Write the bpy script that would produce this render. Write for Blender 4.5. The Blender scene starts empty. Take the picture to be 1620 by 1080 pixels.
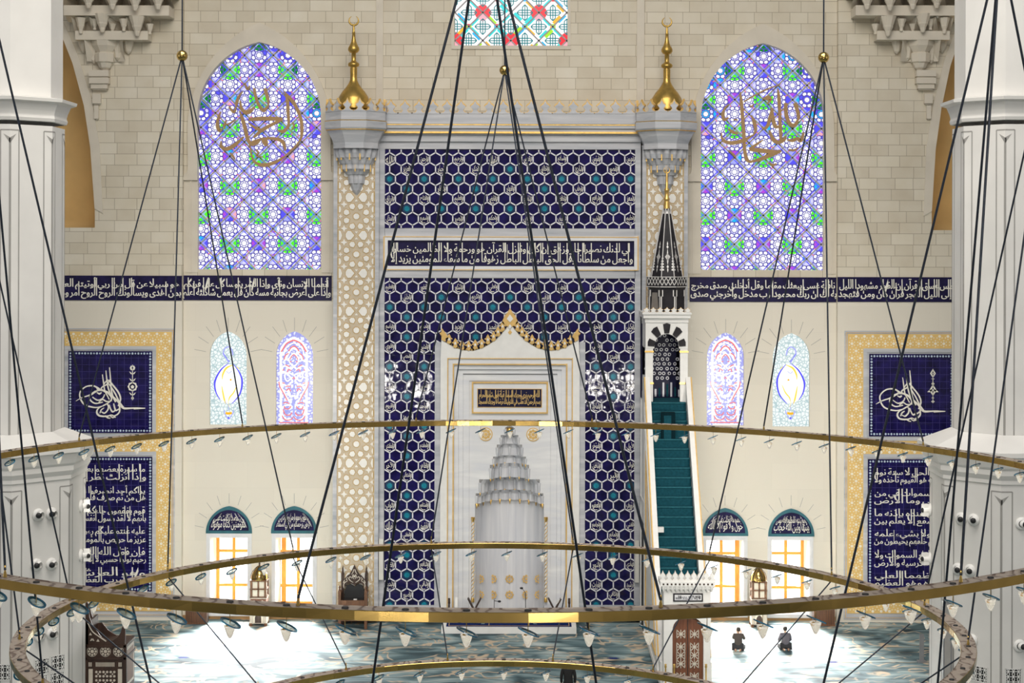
import bpy, bmesh, math, random, unicodedata
from mathutils import Vector, Matrix
from mathutils.geometry import tessellate_polygon
random.seed(7)
R = math.radians
PI = math.pi
scene = bpy.context.scene
COL = scene.collection

# ------------------------------------------------------------------ camera
F, PX0, YH, ROLL = 2717.2, 834.2, 390.0, 0.0027      # focal length, optical axis and tilt, for a 1620x1080 frame
CAMX, CAMY, CAMZ = 0.75, -75.4, 16.37
cam = bpy.data.cameras.new('camera')
cam.sensor_width = 36.0
cam.lens = F / 1620 * 36
cam.shift_x = -(PX0 - 810) / 1620
cam.shift_y = -(540 - YH) / 1620
cam.clip_end = 400
camo = bpy.data.objects.new('camera', cam)
COL.objects.link(camo)
camo.matrix_world = Matrix.Translation((CAMX, CAMY, CAMZ)) @ Matrix.Rotation(R(90), 4, 'X') @ Matrix.Rotation(ROLL, 4, 'Z')
scene.camera = camo

# ------------------------------------------------------------------ light
scene.view_settings.view_transform = 'Standard'
scene.view_settings.look = 'None'
scene.view_settings.gamma = 1.0
scene.view_settings.use_curve_mapping = False
scene.view_settings.exposure = 0.0
world = bpy.data.worlds.new('hall_light')
scene.world = world
world.use_nodes = True
wn = world.node_tree
wn.nodes.clear()
wo = wn.nodes.new('ShaderNodeOutputWorld')
wb = wn.nodes.new('ShaderNodeBackground')
wt = wn.nodes.new('ShaderNodeTexCoord')
ws = wn.nodes.new('ShaderNodeSeparateXYZ')
wr = wn.nodes.new('ShaderNodeValToRGB')
wr.color_ramp.elements[0].position = 0.0
wr.color_ramp.elements[0].color = (0.30, 0.26, 0.20, 1)
wr.color_ramp.elements[1].position = 1.0
wr.color_ramp.elements[1].color = (0.50, 0.52, 0.58, 1)
e = wr.color_ramp.elements.new(0.5)
e.color = (0.62, 0.60, 0.56, 1)
wm = wn.nodes.new('ShaderNodeMath'); wm.operation = 'MULTIPLY_ADD'
wm.inputs[1].default_value = 0.5; wm.inputs[2].default_value = 0.5
wn.links.new(wt.outputs['Generated'], ws.inputs[0])
wn.links.new(ws.outputs['Z'], wm.inputs[0])
wn.links.new(wm.outputs[0], wr.inputs[0])
wn.links.new(wr.outputs[0], wb.inputs['Color'])
wb.inputs['Strength'].default_value = 0.42
wn.links.new(wb.outputs[0], wo.inputs['Surface'])

def area(name, loc, target, sx, sy, power, color, spread=180):
    l = bpy.data.lights.new(name, 'AREA'); l.shape = 'RECTANGLE'; l.size = sx; l.size_y = sy
    l.energy = power; l.color = color; l.spread = R(spread)
    o = bpy.data.objects.new(name, l); COL.objects.link(o)
    o.location = loc
    o.rotation_euler = (Vector(target) - Vector(loc)).to_track_quat('-Z', 'Y').to_euler()
    return o
area('dome_window_light', (0, -36, 42), (0, -8, 0), 30, 18, 6600, (1.0, 0.95, 0.88), 130)
area('upper_front_fill', (0, -84, 42), (0, 0, 3), 30, 10, 1500, (1.0, 0.96, 0.90), 62)  # added front fill, high enough to stay out of the tile reflections
for i, (x, w) in enumerate(((-16.0, 1.1), (-13.4, 0.9), (-10.2, 1.2), (7.4, 0.9), (9.4, 0.8), (11.4, 1.1))):      # windows of the entrance side, behind the camera
    area('entrance_window_light', (x, -100, 2.1 + 0.3 * (i % 2)), (x * 0.6, 0, 7), w, 2.3, 330, (1.0, 0.96, 0.92))
area('side_window_light_left', (-44, -46, 18), (-4, -52, 8), 14, 20, 1100, (0.86, 0.9, 1.0))
area('side_window_light_right', (44, -46, 18), (4, -52, 8), 14, 20, 1100, (0.86, 0.9, 1.0))
def spot_light(name, loc, target, power, cone, color):
    l = bpy.data.lights.new(name, 'SPOT'); l.energy = power; l.spot_size = R(cone); l.spot_blend = 1.0; l.shadow_soft_size = 0.4; l.color = color
    o = bpy.data.objects.new(name, l); COL.objects.link(o); o.location = loc
    o.rotation_euler = (Vector(target) - Vector(loc)).to_track_quat('-Z', 'Y').to_euler()
for s in (-1, 1):                                        # added spots without fittings, brightening the lower walls
    spot_light('wall_wash_fill', (s * 10.6, -25, 8.6), (s * 10.8, 0, 3.0), 4000, 62, (1.0, 0.95, 0.87))
    spot_light('wall_wash_fill', (s * 10.6, -25, 8.4), (s * 14.0, 0, 8.5), 3000, 50, (1.0, 0.93, 0.82))

# ------------------------------------------------------------------ helpers
def at(px, py, y=0.0):
    """world (x, z) of an image point on the vertical plane y"""
    u = px + ROLL * (py - YH); v = py - ROLL * (px - PX0); d = y - CAMY
    return (CAMX + (u - PX0) * d / F, CAMZ - (v - YH) * d / F)
def pts(lst, y=0.0): return [at(a, b, y) for a, b in lst]
def ppm(y): return F / (y - CAMY)                    # pixels per metre on plane y

class MB:
    def __init__(s): s.v = []; s.f = []; s.m = []; s.s = []
    def face(s, p, mi=0, sm=False):
        b = len(s.v); s.v += [tuple(q) for q in p]; s.f.append(tuple(range(b, b + len(p)))); s.m.append(mi); s.s.append(sm)
    def mesh(s, v, f, mi=0, sm=False):
        b = len(s.v); s.v += [tuple(q) for q in v]
        for q in f: s.f.append(tuple(i + b for i in q)); s.m.append(mi); s.s.append(sm)
    def box(s, x0, x1, y0, y1, z0, z1, mi=0):
        v = [(x, y, z) for x in (x0, x1) for y in (y0, y1) for z in (z0, z1)]
        s.mesh(v, [(0, 1, 3, 2), (4, 6, 7, 5), (0, 4, 5, 1), (2, 3, 7, 6), (0, 2, 6, 4), (1, 5, 7, 3)], mi)
    def prism(s, poly, y0, y1, mi=0, back=False, front=True):
        """poly in (x, z); front at y0, back at y1"""
        a = sum(poly[i][0] * poly[(i + 1) % len(poly)][1] - poly[(i + 1) % len(poly)][0] * poly[i][1] for i in range(len(poly)))
        if a < 0: poly = poly[::-1]
        n = len(poly); v = [(x, y0, z) for x, z in poly] + [(x, y1, z) for x, z in poly]
        f = [(i, i + n, (i + 1) % n + n, (i + 1) % n) for i in range(n)]
        if front: f.append(tuple(range(n)))
        if back: f.append(tuple(range(2 * n - 1, n - 1, -1)))
        s.mesh(v, f, mi)
    def holed(s, outer, holes, y, mi=0, depth=0.0, jm=None, outer_jamb=False):
        """a flat face with holes on plane y; each hole gets a reveal of `depth`"""
        loops = [[Vector((a, b, 0)) for a, b in outer]] + [[Vector((a, b, 0)) for a, b in h] for h in holes]
        tr = tessellate_polygon(loops)
        flat = [p for l in loops for p in l]
        v = [(p.x, y, p.y) for p in flat]; f = []
        for t in tr:
            a, b, c = (flat[i] for i in t)
            f.append(tuple(t) if (b - a).cross(c - a).z > 0 else tuple(t[::-1]))
        s.mesh(v, f, mi)
        if depth:
            for h in (list(holes) + ([outer] if outer_jamb else [])):
                n = len(h)
                for i in range(n):
                    a, b = h[i], h[(i + 1) % n]
                    s.face([(a[0], y, a[1]), (b[0], y, b[1]), (b[0], y + depth, b[1]), (a[0], y + depth, a[1])], mi if jm is None else jm)
    def tube(s, path, r, n=8, mi=0, cap=True):
        path = [Vector(p) for p in path]; rr = r if isinstance(r, (list, tuple)) else [r] * len(path)
        base = len(s.v); rings = []
        for i, p in enumerate(path):
            t = (path[min(i + 1, len(path) - 1)] - path[max(i - 1, 0)]).normalized()
            u = t.orthogonal().normalized() if i == 0 else (pu - t * pu.dot(t)).normalized()
            pu = u; w = t.cross(u)
            rings.append([p + (u * math.cos(2 * PI * k / n) + w * math.sin(2 * PI * k / n)) * rr[i] for k in range(n)])
        v = [q for g in rings for q in g]; f = []
        for i in range(len(path) - 1):
            for k in range(n):
                f.append((i * n + k, i * n + (k + 1) % n, (i + 1) * n + (k + 1) % n, (i + 1) * n + k))
        s.mesh(v, f, mi, True)
        if cap: s.face(rings[0][::-1], mi); s.face(rings[-1], mi)
    def lathe(s, prof, c, n=16, mi=0, a0=0.0, a1=2 * PI, sm=True, rot=0.0, sc=(1, 1)):
        full = abs(a1 - a0 - 2 * PI) < 1e-6; m = n if full else n + 1
        v = []; f = []
        for r, z in prof:
            for k in range(m):
                a = a0 + (a1 - a0) * k / n + rot
                v.append((c[0] + sc[0] * r * math.cos(a), c[1] + sc[1] * r * math.sin(a), c[2] + z))
        for i in range(len(prof) - 1):
            for k in range(n):
                k2 = (k + 1) % m
                f.append((i * m + k, i * m + k2, (i + 1) * m + k2, (i + 1) * m + k))
        s.mesh(v, f, mi, sm)
    def ball(s, c, r, n=12, mi=0, sc=(1, 1, 1)):
        k = max(6, n // 2)
        s.lathe([(r * math.sin(PI * i / k) * sc[0], -r * math.cos(PI * i / k) * sc[2]) for i in range(k + 1)], c, n, mi, sc=(1, sc[1] / sc[0]))
    def bar(s, a, b, w, y0, y1, mi=0, clip=None):
        """flat bar from a to b in (x, z), width w"""
        d = Vector(b) - Vector(a)
        if d.length < 1e-6: return
        d.normalize(); nx, nz = -d.y * w / 2, d.x * w / 2
        e = d * (w * 0.3)
        p = [(a[0] + nx - e.x, a[1] + nz - e.y), (a[0] - nx - e.x, a[1] - nz - e.y), (b[0] - nx + e.x, b[1] - nz + e.y), (b[0] + nx + e.x, b[1] + nz + e.y)]
        if clip: p = clip_poly(p, clip)
        if len(p) > 2: s.prism(p, y0, y1, mi)
    def ribbon(s, P, W, y0, y1, mi=0, sub=5, clip=None):
        """a smooth brush stroke through points P of width W (number or list)"""
        W = W if isinstance(W, (list, tuple)) else [W] * len(P)
        Q = []
        n = len(P)
        for i in range(n - 1):
            p0, p1, p2, p3 = (Vector(P[max(i - 1, 0)]), Vector(P[i]), Vector(P[i + 1]), Vector(P[min(i + 2, n - 1)]))
            for k in range(sub):
                t = k / sub
                Q.append((0.5 * ((2 * p1) + (p2 - p0) * t + (2 * p0 - 5 * p1 + 4 * p2 - p3) * t * t + (3 * p1 - p0 - 3 * p2 + p3) * t ** 3), W[i] * (1 - t) + W[i + 1] * t))
        Q.append((Vector(P[-1]), W[-1]))
        L = []; Rr = []
        for i, (q, w) in enumerate(Q):
            d = Q[min(i + 1, len(Q) - 1)][0] - Q[max(i - 1, 0)][0]
            if d.length < 1e-9: d = Vector((1, 0))
            d.normalize()
            L.append((q.x - d.y * w / 2, q.y + d.x * w / 2)); Rr.append((q.x + d.y * w / 2, q.y - d.x * w / 2))
        for i in range(len(Q) - 1):
            p = [L[i], Rr[i], Rr[i + 1], L[i + 1]]
            if clip: p = clip_poly(p, clip)
            if len(p) > 2: s.prism(p, y0, y1, mi)
    def transformed(s, M):
        o = MB(); o.v = [tuple(M @ Vector(q)) for q in s.v]; o.f = list(s.f); o.m = list(s.m); o.s = list(s.s); return o
    def add(s, o):
        b = len(s.v); s.v += o.v; s.f += [tuple(i + b for i in q) for q in o.f]; s.m += o.m; s.s += o.s
    def data(s, name, mats, origin=(0, 0, 0)):
        me = bpy.data.meshes.new(name)
        ox, oy, oz = origin
        me.from_pydata([(a - ox, b - oy, c - oz) for a, b, c in s.v], [], s.f)
        for m in (mats if isinstance(mats, (list, tuple)) else [mats]): me.materials.append(m)
        me.polygons.foreach_set('material_index', s.m)
        me.polygons.foreach_set('use_smooth', s.s)
        me.update()
        return me
    def build(s, name, mats, parent=None, label=None):
        """links the mesh as ONE object; coordinates are world coordinates"""
        if parent is not None: org = world_loc(parent)
        else:
            xs, ys, zs = zip(*s.v); org = ((min(xs) + max(xs)) / 2, (min(ys) + max(ys)) / 2, min(zs))
        child_org = org
        if parent is not None:
            xs, ys, zs = zip(*s.v); child_org = ((min(xs) + max(xs)) / 2, (min(ys) + max(ys)) / 2, min(zs))
        o = bpy.data.objects.new(name, s.data(name, mats, child_org)); COL.objects.link(o)
        if parent is not None:
            o.parent = parent; o.location = Vector(child_org) - Vector(org)
        else: o.location = org
        if label: o['label'] = label
        return o

def world_loc(o):
    p = Vector(o.location)
    while o.parent is not None:
        o = o.parent; p = p + Vector(o.location)
    return p
def tag(o, label=None, cat=None, group=None, kind=None):
    if label: o['label'] = label
    if cat: o['category'] = cat
    if group: o['group'] = group
    if kind: o['kind'] = kind
    return o
def empty(name, loc, label=None, cat=None, group=None, kind=None):
    o = bpy.data.objects.new(name, None); COL.objects.link(o); o.location = loc; o.empty_display_size = 0.2
    return tag(o, label, cat, group, kind)
def copy_tree(o, parent=None):
    c = o.copy(); COL.objects.link(c)
    if parent is not None: c.parent = parent
    for ch in list(o.children): copy_tree(ch, c)
    return c

def clip_poly(sub, clip):
    """Sutherland-Hodgman against a convex outline"""
    a = sum(clip[i][0] * clip[(i + 1) % len(clip)][1] - clip[(i + 1) % len(clip)][0] * clip[i][1] for i in range(len(clip)))
    c = clip if a > 0 else clip[::-1]
    out = list(sub)
    for i in range(len(c)):
        A, B = c[i], c[(i + 1) % len(c)]
        ins = lambda p: (B[0] - A[0]) * (p[1] - A[1]) - (B[1] - A[1]) * (p[0] - A[0])
        src = out; out = []
        if not src: return []
        for k in range(len(src)):
            P, Q = src[k - 1], src[k]; dp, dq = ins(P), ins(Q)
            if (dp >= 0) != (dq >= 0):
                t = dp / (dp - dq); out.append((P[0] + (Q[0] - P[0]) * t, P[1] + (Q[1] - P[1]) * t))
            if dq >= 0: out.append(Q)
    return out
def arch(xc, a, z0, zs, zt, n=10):
    """outline of a pointed arch: half width a, foot z0, spring zs, apex zt (counter-clockwise from the left foot)"""
    h = zt - zs; c = (h * h - a * a) / (2 * a); r = a + c
    e = math.atan2(h, c)
    right = [(xc - c + r * math.cos(e * k / n), zs + r * math.sin(e * k / n)) for k in range(n + 1)]
    left = [(2 * xc - x, z) for x, z in right[:-1]][::-1]
    return [(xc - a, z0), (xc + a, z0)] + right + left
def rect(x0, x1, z0, z1): return [(x0, z0), (x1, z0), (x1, z1), (x0, z1)]
def ngon(cx, cz, r, n, rot=0.0, sx=1.0, sz=1.0): return [(cx + sx * r * math.cos(2 * PI * k / n + rot), cz + sz * r * math.sin(2 * PI * k / n + rot)) for k in range(n)]
def star(cx, cz, r, q, n, rot=0.0): return [(cx + (r if k % 2 == 0 else q) * math.cos(PI * k / n + rot), cz + (r if k % 2 == 0 else q) * math.sin(PI * k / n + rot)) for k in range(2 * n)]

# ------------------------------------------------------------------ Arabic lettering
FORMS = {}
for cp in range(0xFE80, 0xFEFD):
    d = unicodedata.decomposition(chr(cp)).split()
    if d and d[0].startswith('<'):
        FORMS.setdefault(''.join(chr(int(q, 16)) for q in d[1:]), {})[d[0][1:-1]] = chr(cp)
def shape(t):
    """joined letter forms, in left-to-right drawing order"""
    words = []
    for w in t.split(' '):
        g = []; i = 0
        while i < len(w):
            if w[i:i + 2] in FORMS: g.append(w[i:i + 2]); i += 2
            else: g.append(w[i]); i += 1
        o = []
        for k, ch in enumerate(g):
            f = FORMS.get(ch)
            if not f: o.append(ch); continue
            pj = k > 0 and g[k - 1] in FORMS and 'initial' in FORMS[g[k - 1]] and 'final' in f
            nj = k < len(g) - 1 and 'initial' in f and 'final' in FORMS.get(g[k + 1], {})
            key = 'medial' if pj and nj else 'final' if pj else 'initial' if nj else 'isolated'
            o.append(f.get(key, f.get('isolated', ch)))
        words.append(''.join(o[::-1]))
    return ' '.join(words[::-1])
def text_geo(t, bold=0.012, ext=0.02, res=2):
    c = bpy.data.curves.new('writing', 'FONT'); c.body = shape(t); c.offset = bold; c.extrude = ext; c.resolution_u = res
    c.fill_mode = 'FRONT'; c.space_word = 0.55
    o = bpy.data.objects.new('writing', c); me = o.to_mesh()
    v = [tuple(q.co) for q in me.vertices]; f = [tuple(p.vertices) for p in me.polygons]
    o.to_mesh_clear(); bpy.data.objects.remove(o); bpy.data.curves.remove(c)
    return v, f
def write(mb, t, x0, x1, z0, z1, y, mi=0, bold=0.012, depth=0.02, shear=0.0, fn=None, tall=1.0):
    """sets the line t into the box x0..x1, z0..z1 on plane y, facing the camera"""
    v, f = text_geo(t, bold)
    if tall != 1.0:
        # long uprights: stems are drawn out, loops keep their size, dots and marks are only moved
        par = list(range(len(v)))
        def root(i):
            while par[i] != i: par[i] = par[par[i]]; i = par[i]
            return i
        for q in f:
            for w in q[1:]: par[root(w)] = root(q[0])
        lowest = {}
        for i, q in enumerate(v): k = root(i); lowest[k] = min(lowest.get(k, 9), q[1])
        o = []
        for i, (a, b, c) in enumerate(v):
            m = lowest[root(i)]
            if m > 0.40: b = 0.50 + (m - 0.40) * 1.6 + (b - m)
            elif b > 0.47: b = 0.47 + (b - 0.47) * tall
            elif b < -0.1: b = -0.1 + (b + 0.1) * 0.9
            o.append((a, b, c))
        v = o
    xa, xb = min(q[0] for q in v), max(q[0] for q in v); za, zb = min(q[1] for q in v), max(q[1] for q in v)
    o = []
    for a, b, c in v:
        tx = (a - xa) / (xb - xa); tz = (b - za) / (zb - za)
        x = x0 + tx * (x1 - x0) + shear * (tz - 0.5); z = z0 + tz * (z1 - z0)
        if fn: x, z = fn(x, z)
        o.append((x, y - (depth if c > 0 else 0.0), z))
    mb.mesh(o, f, mi)
def tiers(mb, t, x0, x1, z0, z1, y, mi=0, grp=2, bold=0.0, depth=0.02):
    """one verse in two interlaced storeys, as in monumental thuluth bands"""
    w = t.split(' '); g = [' '.join(w[i:i + grp]) for i in range(0, len(w), grp)]
    lo = ' '.join(g[0::2]); hi = ' '.join(g[1::2]); h = z1 - z0
    write(mb, lo, x0, x1, z0, z1 - h * .02, y, mi, bold + .022, depth, 0, None, 6.0)
    if hi: write(mb, hi, x0 + (x1 - x0) * 0.005, x1 - (x1 - x0) * 0.012, z0 + h * 0.42, z1, y - 0.002, mi, bold + .022, depth, 0, None, 2.4)
# ------------------------------------------------------------------ materials
def new_mat(name):
    m = bpy.data.materials.new(name); m.use_nodes = True
    nt = m.node_tree; b = nt.nodes['Principled BSDF']
    return m, nt, b
def noise_col(nt, b, c0, c1, scale, sc=(1, 1, 1), detail=4.0, lo=0.35, hi=0.65, dist=0.0, sock='Base Color'):
    tc = nt.nodes.new('ShaderNodeNewGeometry'); mp = nt.nodes.new('ShaderNodeMapping'); mp.inputs['Scale'].default_value = sc
    nz = nt.nodes.new('ShaderNodeTexNoise'); nz.inputs['Scale'].default_value = scale; nz.inputs['Detail'].default_value = detail
    nz.inputs['Distortion'].default_value = dist
    cr = nt.nodes.new('ShaderNodeValToRGB'); cr.color_ramp.elements[0].position = lo; cr.color_ramp.elements[1].position = hi
    cr.color_ramp.elements[0].color = (*c0, 1); cr.color_ramp.elements[1].color = (*c1, 1)
    nt.links.new(tc.outputs['Position'], mp.inputs[0]); nt.links.new(mp.outputs[0], nz.inputs['Vector'])
    nt.links.new(nz.outputs[0], cr.inputs[0])
    if sock: nt.links.new(cr.outputs[0], b.inputs[sock])
    return cr, nz, mp
def mat(name, c, rough=0.5, metal=0.0, var=0.08, scale=3.0, sc=(1, 1, 1), spec=0.5, bump=0.0):
    m, nt, b = new_mat(name)
    b.inputs['Roughness'].default_value = rough; b.inputs['Metallic'].default_value = metal
    b.inputs['Specular IOR Level'].default_value = spec
    cr, nz, mp = noise_col(nt, b, tuple(max(0, q * (1 - var)) for q in c), tuple(min(1, q * (1 + var)) for q in c), scale, sc)
    if bump:
        bp = nt.nodes.new('ShaderNodeBump'); bp.inputs['Strength'].default_value = bump; bp.inputs['Distance'].default_value = 0.05
        nt.links.new(nz.outputs[0], bp.inputs['Height']); nt.links.new(bp.outputs[0], b.inputs['Normal'])
    return m
def glow(name, c, s):
    m, nt, b = new_mat(name)
    b.inputs['Base Color'].default_value = (*[q * 0.05 for q in c], 1); b.inputs['Roughness'].default_value = 0.15; b.inputs['Specular IOR Level'].default_value = 0.2
    b.inputs['Emission Color'].default_value = (*c, 1); b.inputs['Emission Strength'].default_value = s
    return m
def stone_blocks(name, c_lo, c_hi, mortar, bw, bh, split=None, smooth=None):
    m, nt, b = new_mat(name)
    g = nt.nodes.new('ShaderNodeNewGeometry'); sp = nt.nodes.new('ShaderNodeSeparateXYZ'); cb = nt.nodes.new('ShaderNodeCombineXYZ')
    ad = nt.nodes.new('ShaderNodeMath'); ad.operation = 'ADD'
    nt.links.new(g.outputs['Position'], sp.inputs[0]); nt.links.new(sp.outputs['X'], ad.inputs[0]); nt.links.new(sp.outputs['Y'], ad.inputs[1])
    nt.links.new(ad.outputs[0], cb.inputs['X']); nt.links.new(sp.outputs['Z'], cb.inputs['Y'])
    br = nt.nodes.new('ShaderNodeTexBrick'); br.offset = 0.37; br.squash = 0.8; br.squash_frequency = 3
    br.inputs['Scale'].default_value = 1.0; br.inputs['Brick Width'].default_value = bw; br.inputs['Row Height'].default_value = bh
    br.inputs['Mortar Size'].default_value = 0.012; br.inputs['Mortar Smooth'].default_value = 0.3; br.inputs['Bias'].default_value = 0.1
    br.inputs['Color1'].default_value = (*c_lo, 1); br.inputs['Color2'].default_value = (*c_hi, 1); br.inputs['Mortar'].default_value = (*mortar, 1)
    nt.links.new(cb.outputs[0], br.inputs['Vector'])
    nz = nt.nodes.new('ShaderNodeTexNoise'); nz.inputs['Scale'].default_value = 0.9; nz.inputs['Detail'].default_value = 6
    nt.links.new(g.outputs['Position'], nz.inputs['Vector'])
    mx = nt.nodes.new('ShaderNodeMix'); mx.data_type = 'RGBA'; mx.blend_type = 'OVERLAY'; mx.inputs[0].default_value = 0.22
    nt.links.new(br.outputs['Color'], mx.inputs[6]); nt.links.new(nz.outputs[0], mx.inputs[7])
    if split is None: nt.links.new(mx.outputs[2], b.inputs['Base Color'])
    else:
        lt = nt.nodes.new('ShaderNodeMath'); lt.operation = 'LESS_THAN'; lt.inputs[1].default_value = split; nt.links.new(sp.outputs['Z'], lt.inputs[0])
        b2 = nt.nodes.new('ShaderNodeTexBrick'); b2.offset = 0.5; b2.inputs['Scale'].default_value = 1.0; b2.inputs['Brick Width'].default_value = 2.3; b2.inputs['Row Height'].default_value = 1.15
        b2.inputs['Mortar Size'].default_value = 0.006; b2.inputs['Mortar Smooth'].default_value = 0.5
        b2.inputs['Color1'].default_value = (*smooth, 1); b2.inputs['Color2'].default_value = (*[q * 0.95 for q in smooth], 1); b2.inputs['Mortar'].default_value = (*[q * 0.9 for q in smooth], 1)
        nt.links.new(cb.outputs[0], b2.inputs['Vector'])
        m3 = nt.nodes.new('ShaderNodeMix'); m3.data_type = 'RGBA'; nt.links.new(lt.outputs[0], m3.inputs[0]); nt.links.new(mx.outputs[2], m3.inputs[6]); nt.links.new(b2.outputs['Color'], m3.inputs[7])
        nt.links.new(m3.outputs[2], b.inputs['Base Color'])
    b.inputs['Roughness'].default_value = 0.75
    bp = nt.nodes.new('ShaderNodeBump'); bp.inputs['Strength'].default_value = 0.0 if split else 0.5; bp.inputs['Distance'].default_value = 0.02; bp.invert = True
    nt.links.new(br.outputs['Fac'], bp.inputs['Height']); nt.links.new(bp.outputs[0], b.inputs['Normal'])
    return m
def marble(name, c0, c1, vein, sc, rough=0.25):
    m, nt, b = new_mat(name)
    cr, nz, mp = noise_col(nt, b, c0, c1, 1.0, sc, detail=8, lo=0.25, hi=0.72, dist=0.4)
    el = cr.color_ramp.elements.new(0.42); el.color = (*vein, 1)
    el = cr.color_ramp.elements.new(0.50); el.color = (*[(p + q) / 2 for p, q in zip(c0, c1)], 1)
    b.inputs['Roughness'].default_value = rough
    return m

M = {}
M['stone'] = stone_blocks('cream_stone_blocks', (0.60, 0.535, 0.42), (0.70, 0.64, 0.52), (0.36, 0.31, 0.23), 0.98, 0.485, 14.0, (0.745, 0.695, 0.595))
M['stone_plain'] = mat('smooth_cream_stone', (0.70, 0.635, 0.52), 0.7, var=0.06, scale=0.7, sc=(1, 1, 2))
M['stone_trim'] = mat('pale_stone_trim', (0.66, 0.60, 0.50), 0.7, var=0.05, scale=1.0)
M['stone_white'] = mat('pale_pier_stone', (0.76, 0.745, 0.71), 0.55, var=0.05, scale=0.5)
M['groove'] = mat('grey_stone_groove', (0.34, 0.33, 0.31), 0.8, var=0.05)
M['niche_stone'] = mat('lamplit_niche_stone', (0.62, 0.46, 0.22), 0.8, var=0.08, scale=0.6)  # yellow lamplight of the recess put into the stone colour
M['grey_marble'] = marble('grey_veined_marble', (0.33, 0.345, 0.38), (0.64, 0.64, 0.66), (0.47, 0.485, 0.515), (0.3, 1, 4.0), 0.3)
M['white_marble'] = marble('white_veined_marble', (0.66, 0.67, 0.70), (0.86, 0.86, 0.86), (0.74, 0.75, 0.78), (0.5, 1, 2.5), 0.25)
M['niche_marble'] = marble('upright_veined_marble', (0.56, 0.57, 0.61), (0.80, 0.80, 0.82), (0.66, 0.67, 0.71), (5.0, 1, 0.25), 0.25)
M['white'] = mat('white_stone', (0.84, 0.83, 0.80), 0.4, var=0.03)
M['gold'] = mat('gilding', (0.80, 0.52, 0.16), 0.32, 0.85, var=0.12, scale=6)
M['gold_paint'] = mat('matt_gold_paint', (0.72, 0.47, 0.16), 0.5, 0.15, var=0.08, scale=5)
M['brass'] = mat('polished_brass', (0.58, 0.39, 0.12), 0.13, 1.0, var=0.1, scale=1.5)
M['finial_gold'] = mat('aged_gold', (0.52, 0.34, 0.09), 0.36, 0.9, var=0.15, scale=4)
M['lattice_base'] = mat('beige_lattice_stone', (0.60, 0.50, 0.36), 0.6, var=0.05)
M['lattice_rim'] = mat('tan_lattice_rim', (0.52, 0.36, 0.15), 0.5, var=0.05)
M['lattice_white'] = mat('ivory_tile', (0.86, 0.84, 0.79), 0.35, var=0.03)
M['star_gold'] = mat('ochre_star_ground', (0.74, 0.50, 0.17), 0.5, var=0.06)
M['star_white'] = mat('ivory_star_inlay', (0.86, 0.80, 0.66), 0.4, var=0.03)
M['ink'] = mat('ivory_lettering', (0.86, 0.83, 0.74), 0.4, var=0.02)
M['ink_gold'] = mat('gold_lettering', (0.80, 0.55, 0.20), 0.4, 0.2, var=0.05)
M['window_gold'] = mat('bronze_lettering', (0.42, 0.25, 0.10), 0.5, 0.0, var=0.05)
M['teal_border'] = mat('teal_tile', (0.025, 0.125, 0.155), 0.3, var=0.15)
M['teal_star'] = mat('turquoise_tile', (0.004, 0.21, 0.30), 0.2, var=0.2, scale=8)
M['teal_carpet'] = mat('teal_carpet', (0.010, 0.068, 0.092), 0.95, var=0.15, scale=10, spec=0.1)
M['teal_nosing'] = mat('highlit_teal_nosing', (0.026, 0.125, 0.155), 0.9, var=0.15, scale=10, spec=0.1)  # highlight on the step edges put into a paler teal
M['teal_dark'] = mat('dark_teal_slot', (0.003, 0.018, 0.024), 0.95, var=0.1, spec=0.1)
M['hex_line'] = mat('white_hexagon_line', (0.80, 0.79, 0.84), 0.35, var=0.02)
M['teal_halo'] = mat('deep_teal_tile', (0.008, 0.05, 0.11), 0.2, var=0.1)
def cobalt(name, c, wave):
    m, nt, b = new_mat(name)
    g = nt.nodes.new('ShaderNodeNewGeometry')
    noise_col(nt, b, tuple(q * 0.55 for q in c), tuple(min(1, q * 1.7) for q in c), 2.2, (1, 1, 1), 2.0, 0.3, 0.75)
    b.inputs['Roughness'].default_value = 0.03; b.inputs['Specular IOR Level'].default_value = 0.4
    n2 = nt.nodes.new('ShaderNodeTexNoise'); n2.inputs['Scale'].default_value = 2.2; n2.inputs['Detail'].default_value = 1
    nt.links.new(g.outputs['Position'], n2.inputs['Vector'])
    bp = nt.nodes.new('ShaderNodeBump'); bp.inputs['Strength'].default_value = wave; bp.inputs['Distance'].default_value = 0.08
    nt.links.new(n2.outputs[0], bp.inputs['Height']); nt.links.new(bp.outputs[0], b.inputs['Normal'])
    return m
M['cobalt'] = cobalt('cobalt_glazed_tile', (0.0095, 0.0065, 0.062), 0.05)
M['cobalt_flat'] = mat('cobalt_tile', (0.011, 0.008, 0.050), 0.25, var=0.3, scale=3, spec=0.3)
M['navy_line'] = mat('lighter_cobalt_joint', (0.045, 0.035, 0.20), 0.3, var=0.1)
M['navy'] = mat('dark_navy_tile', (0.010, 0.010, 0.042), 0.4, var=0.2, spec=0.2)
M['border_tile'] = mat('pale_blue_tile', (0.50, 0.60, 0.72), 0.3, var=0.1)
M['wood'] = mat('dark_walnut_wood', (0.042, 0.020, 0.013), 0.5, var=0.3, scale=6, sc=(1, 1, 0.2))
M['wood_mid'] = mat('brown_wood', (0.15, 0.066, 0.030), 0.5, var=0.25, scale=6, sc=(4, 4, 0.3))
M['wood_red'] = mat('red_brown_wood', (0.17, 0.062, 0.03), 0.45, var=0.2, scale=5, sc=(3, 3, 0.3))
M['wood_skirt'] = mat('golden_oak_skirting', (0.40, 0.23, 0.09), 0.5, var=0.15, scale=2)
M['inlay'] = mat('bone_inlay', (0.62, 0.56, 0.47), 0.45, var=0.08)
M['black'] = mat('black_leather', (0.012, 0.012, 0.014), 0.5, var=0.1)
M['spire'] = mat('charcoal_slate', (0.022, 0.020, 0.024), 0.4, var=0.25, scale=3, spec=0.2)
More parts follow.
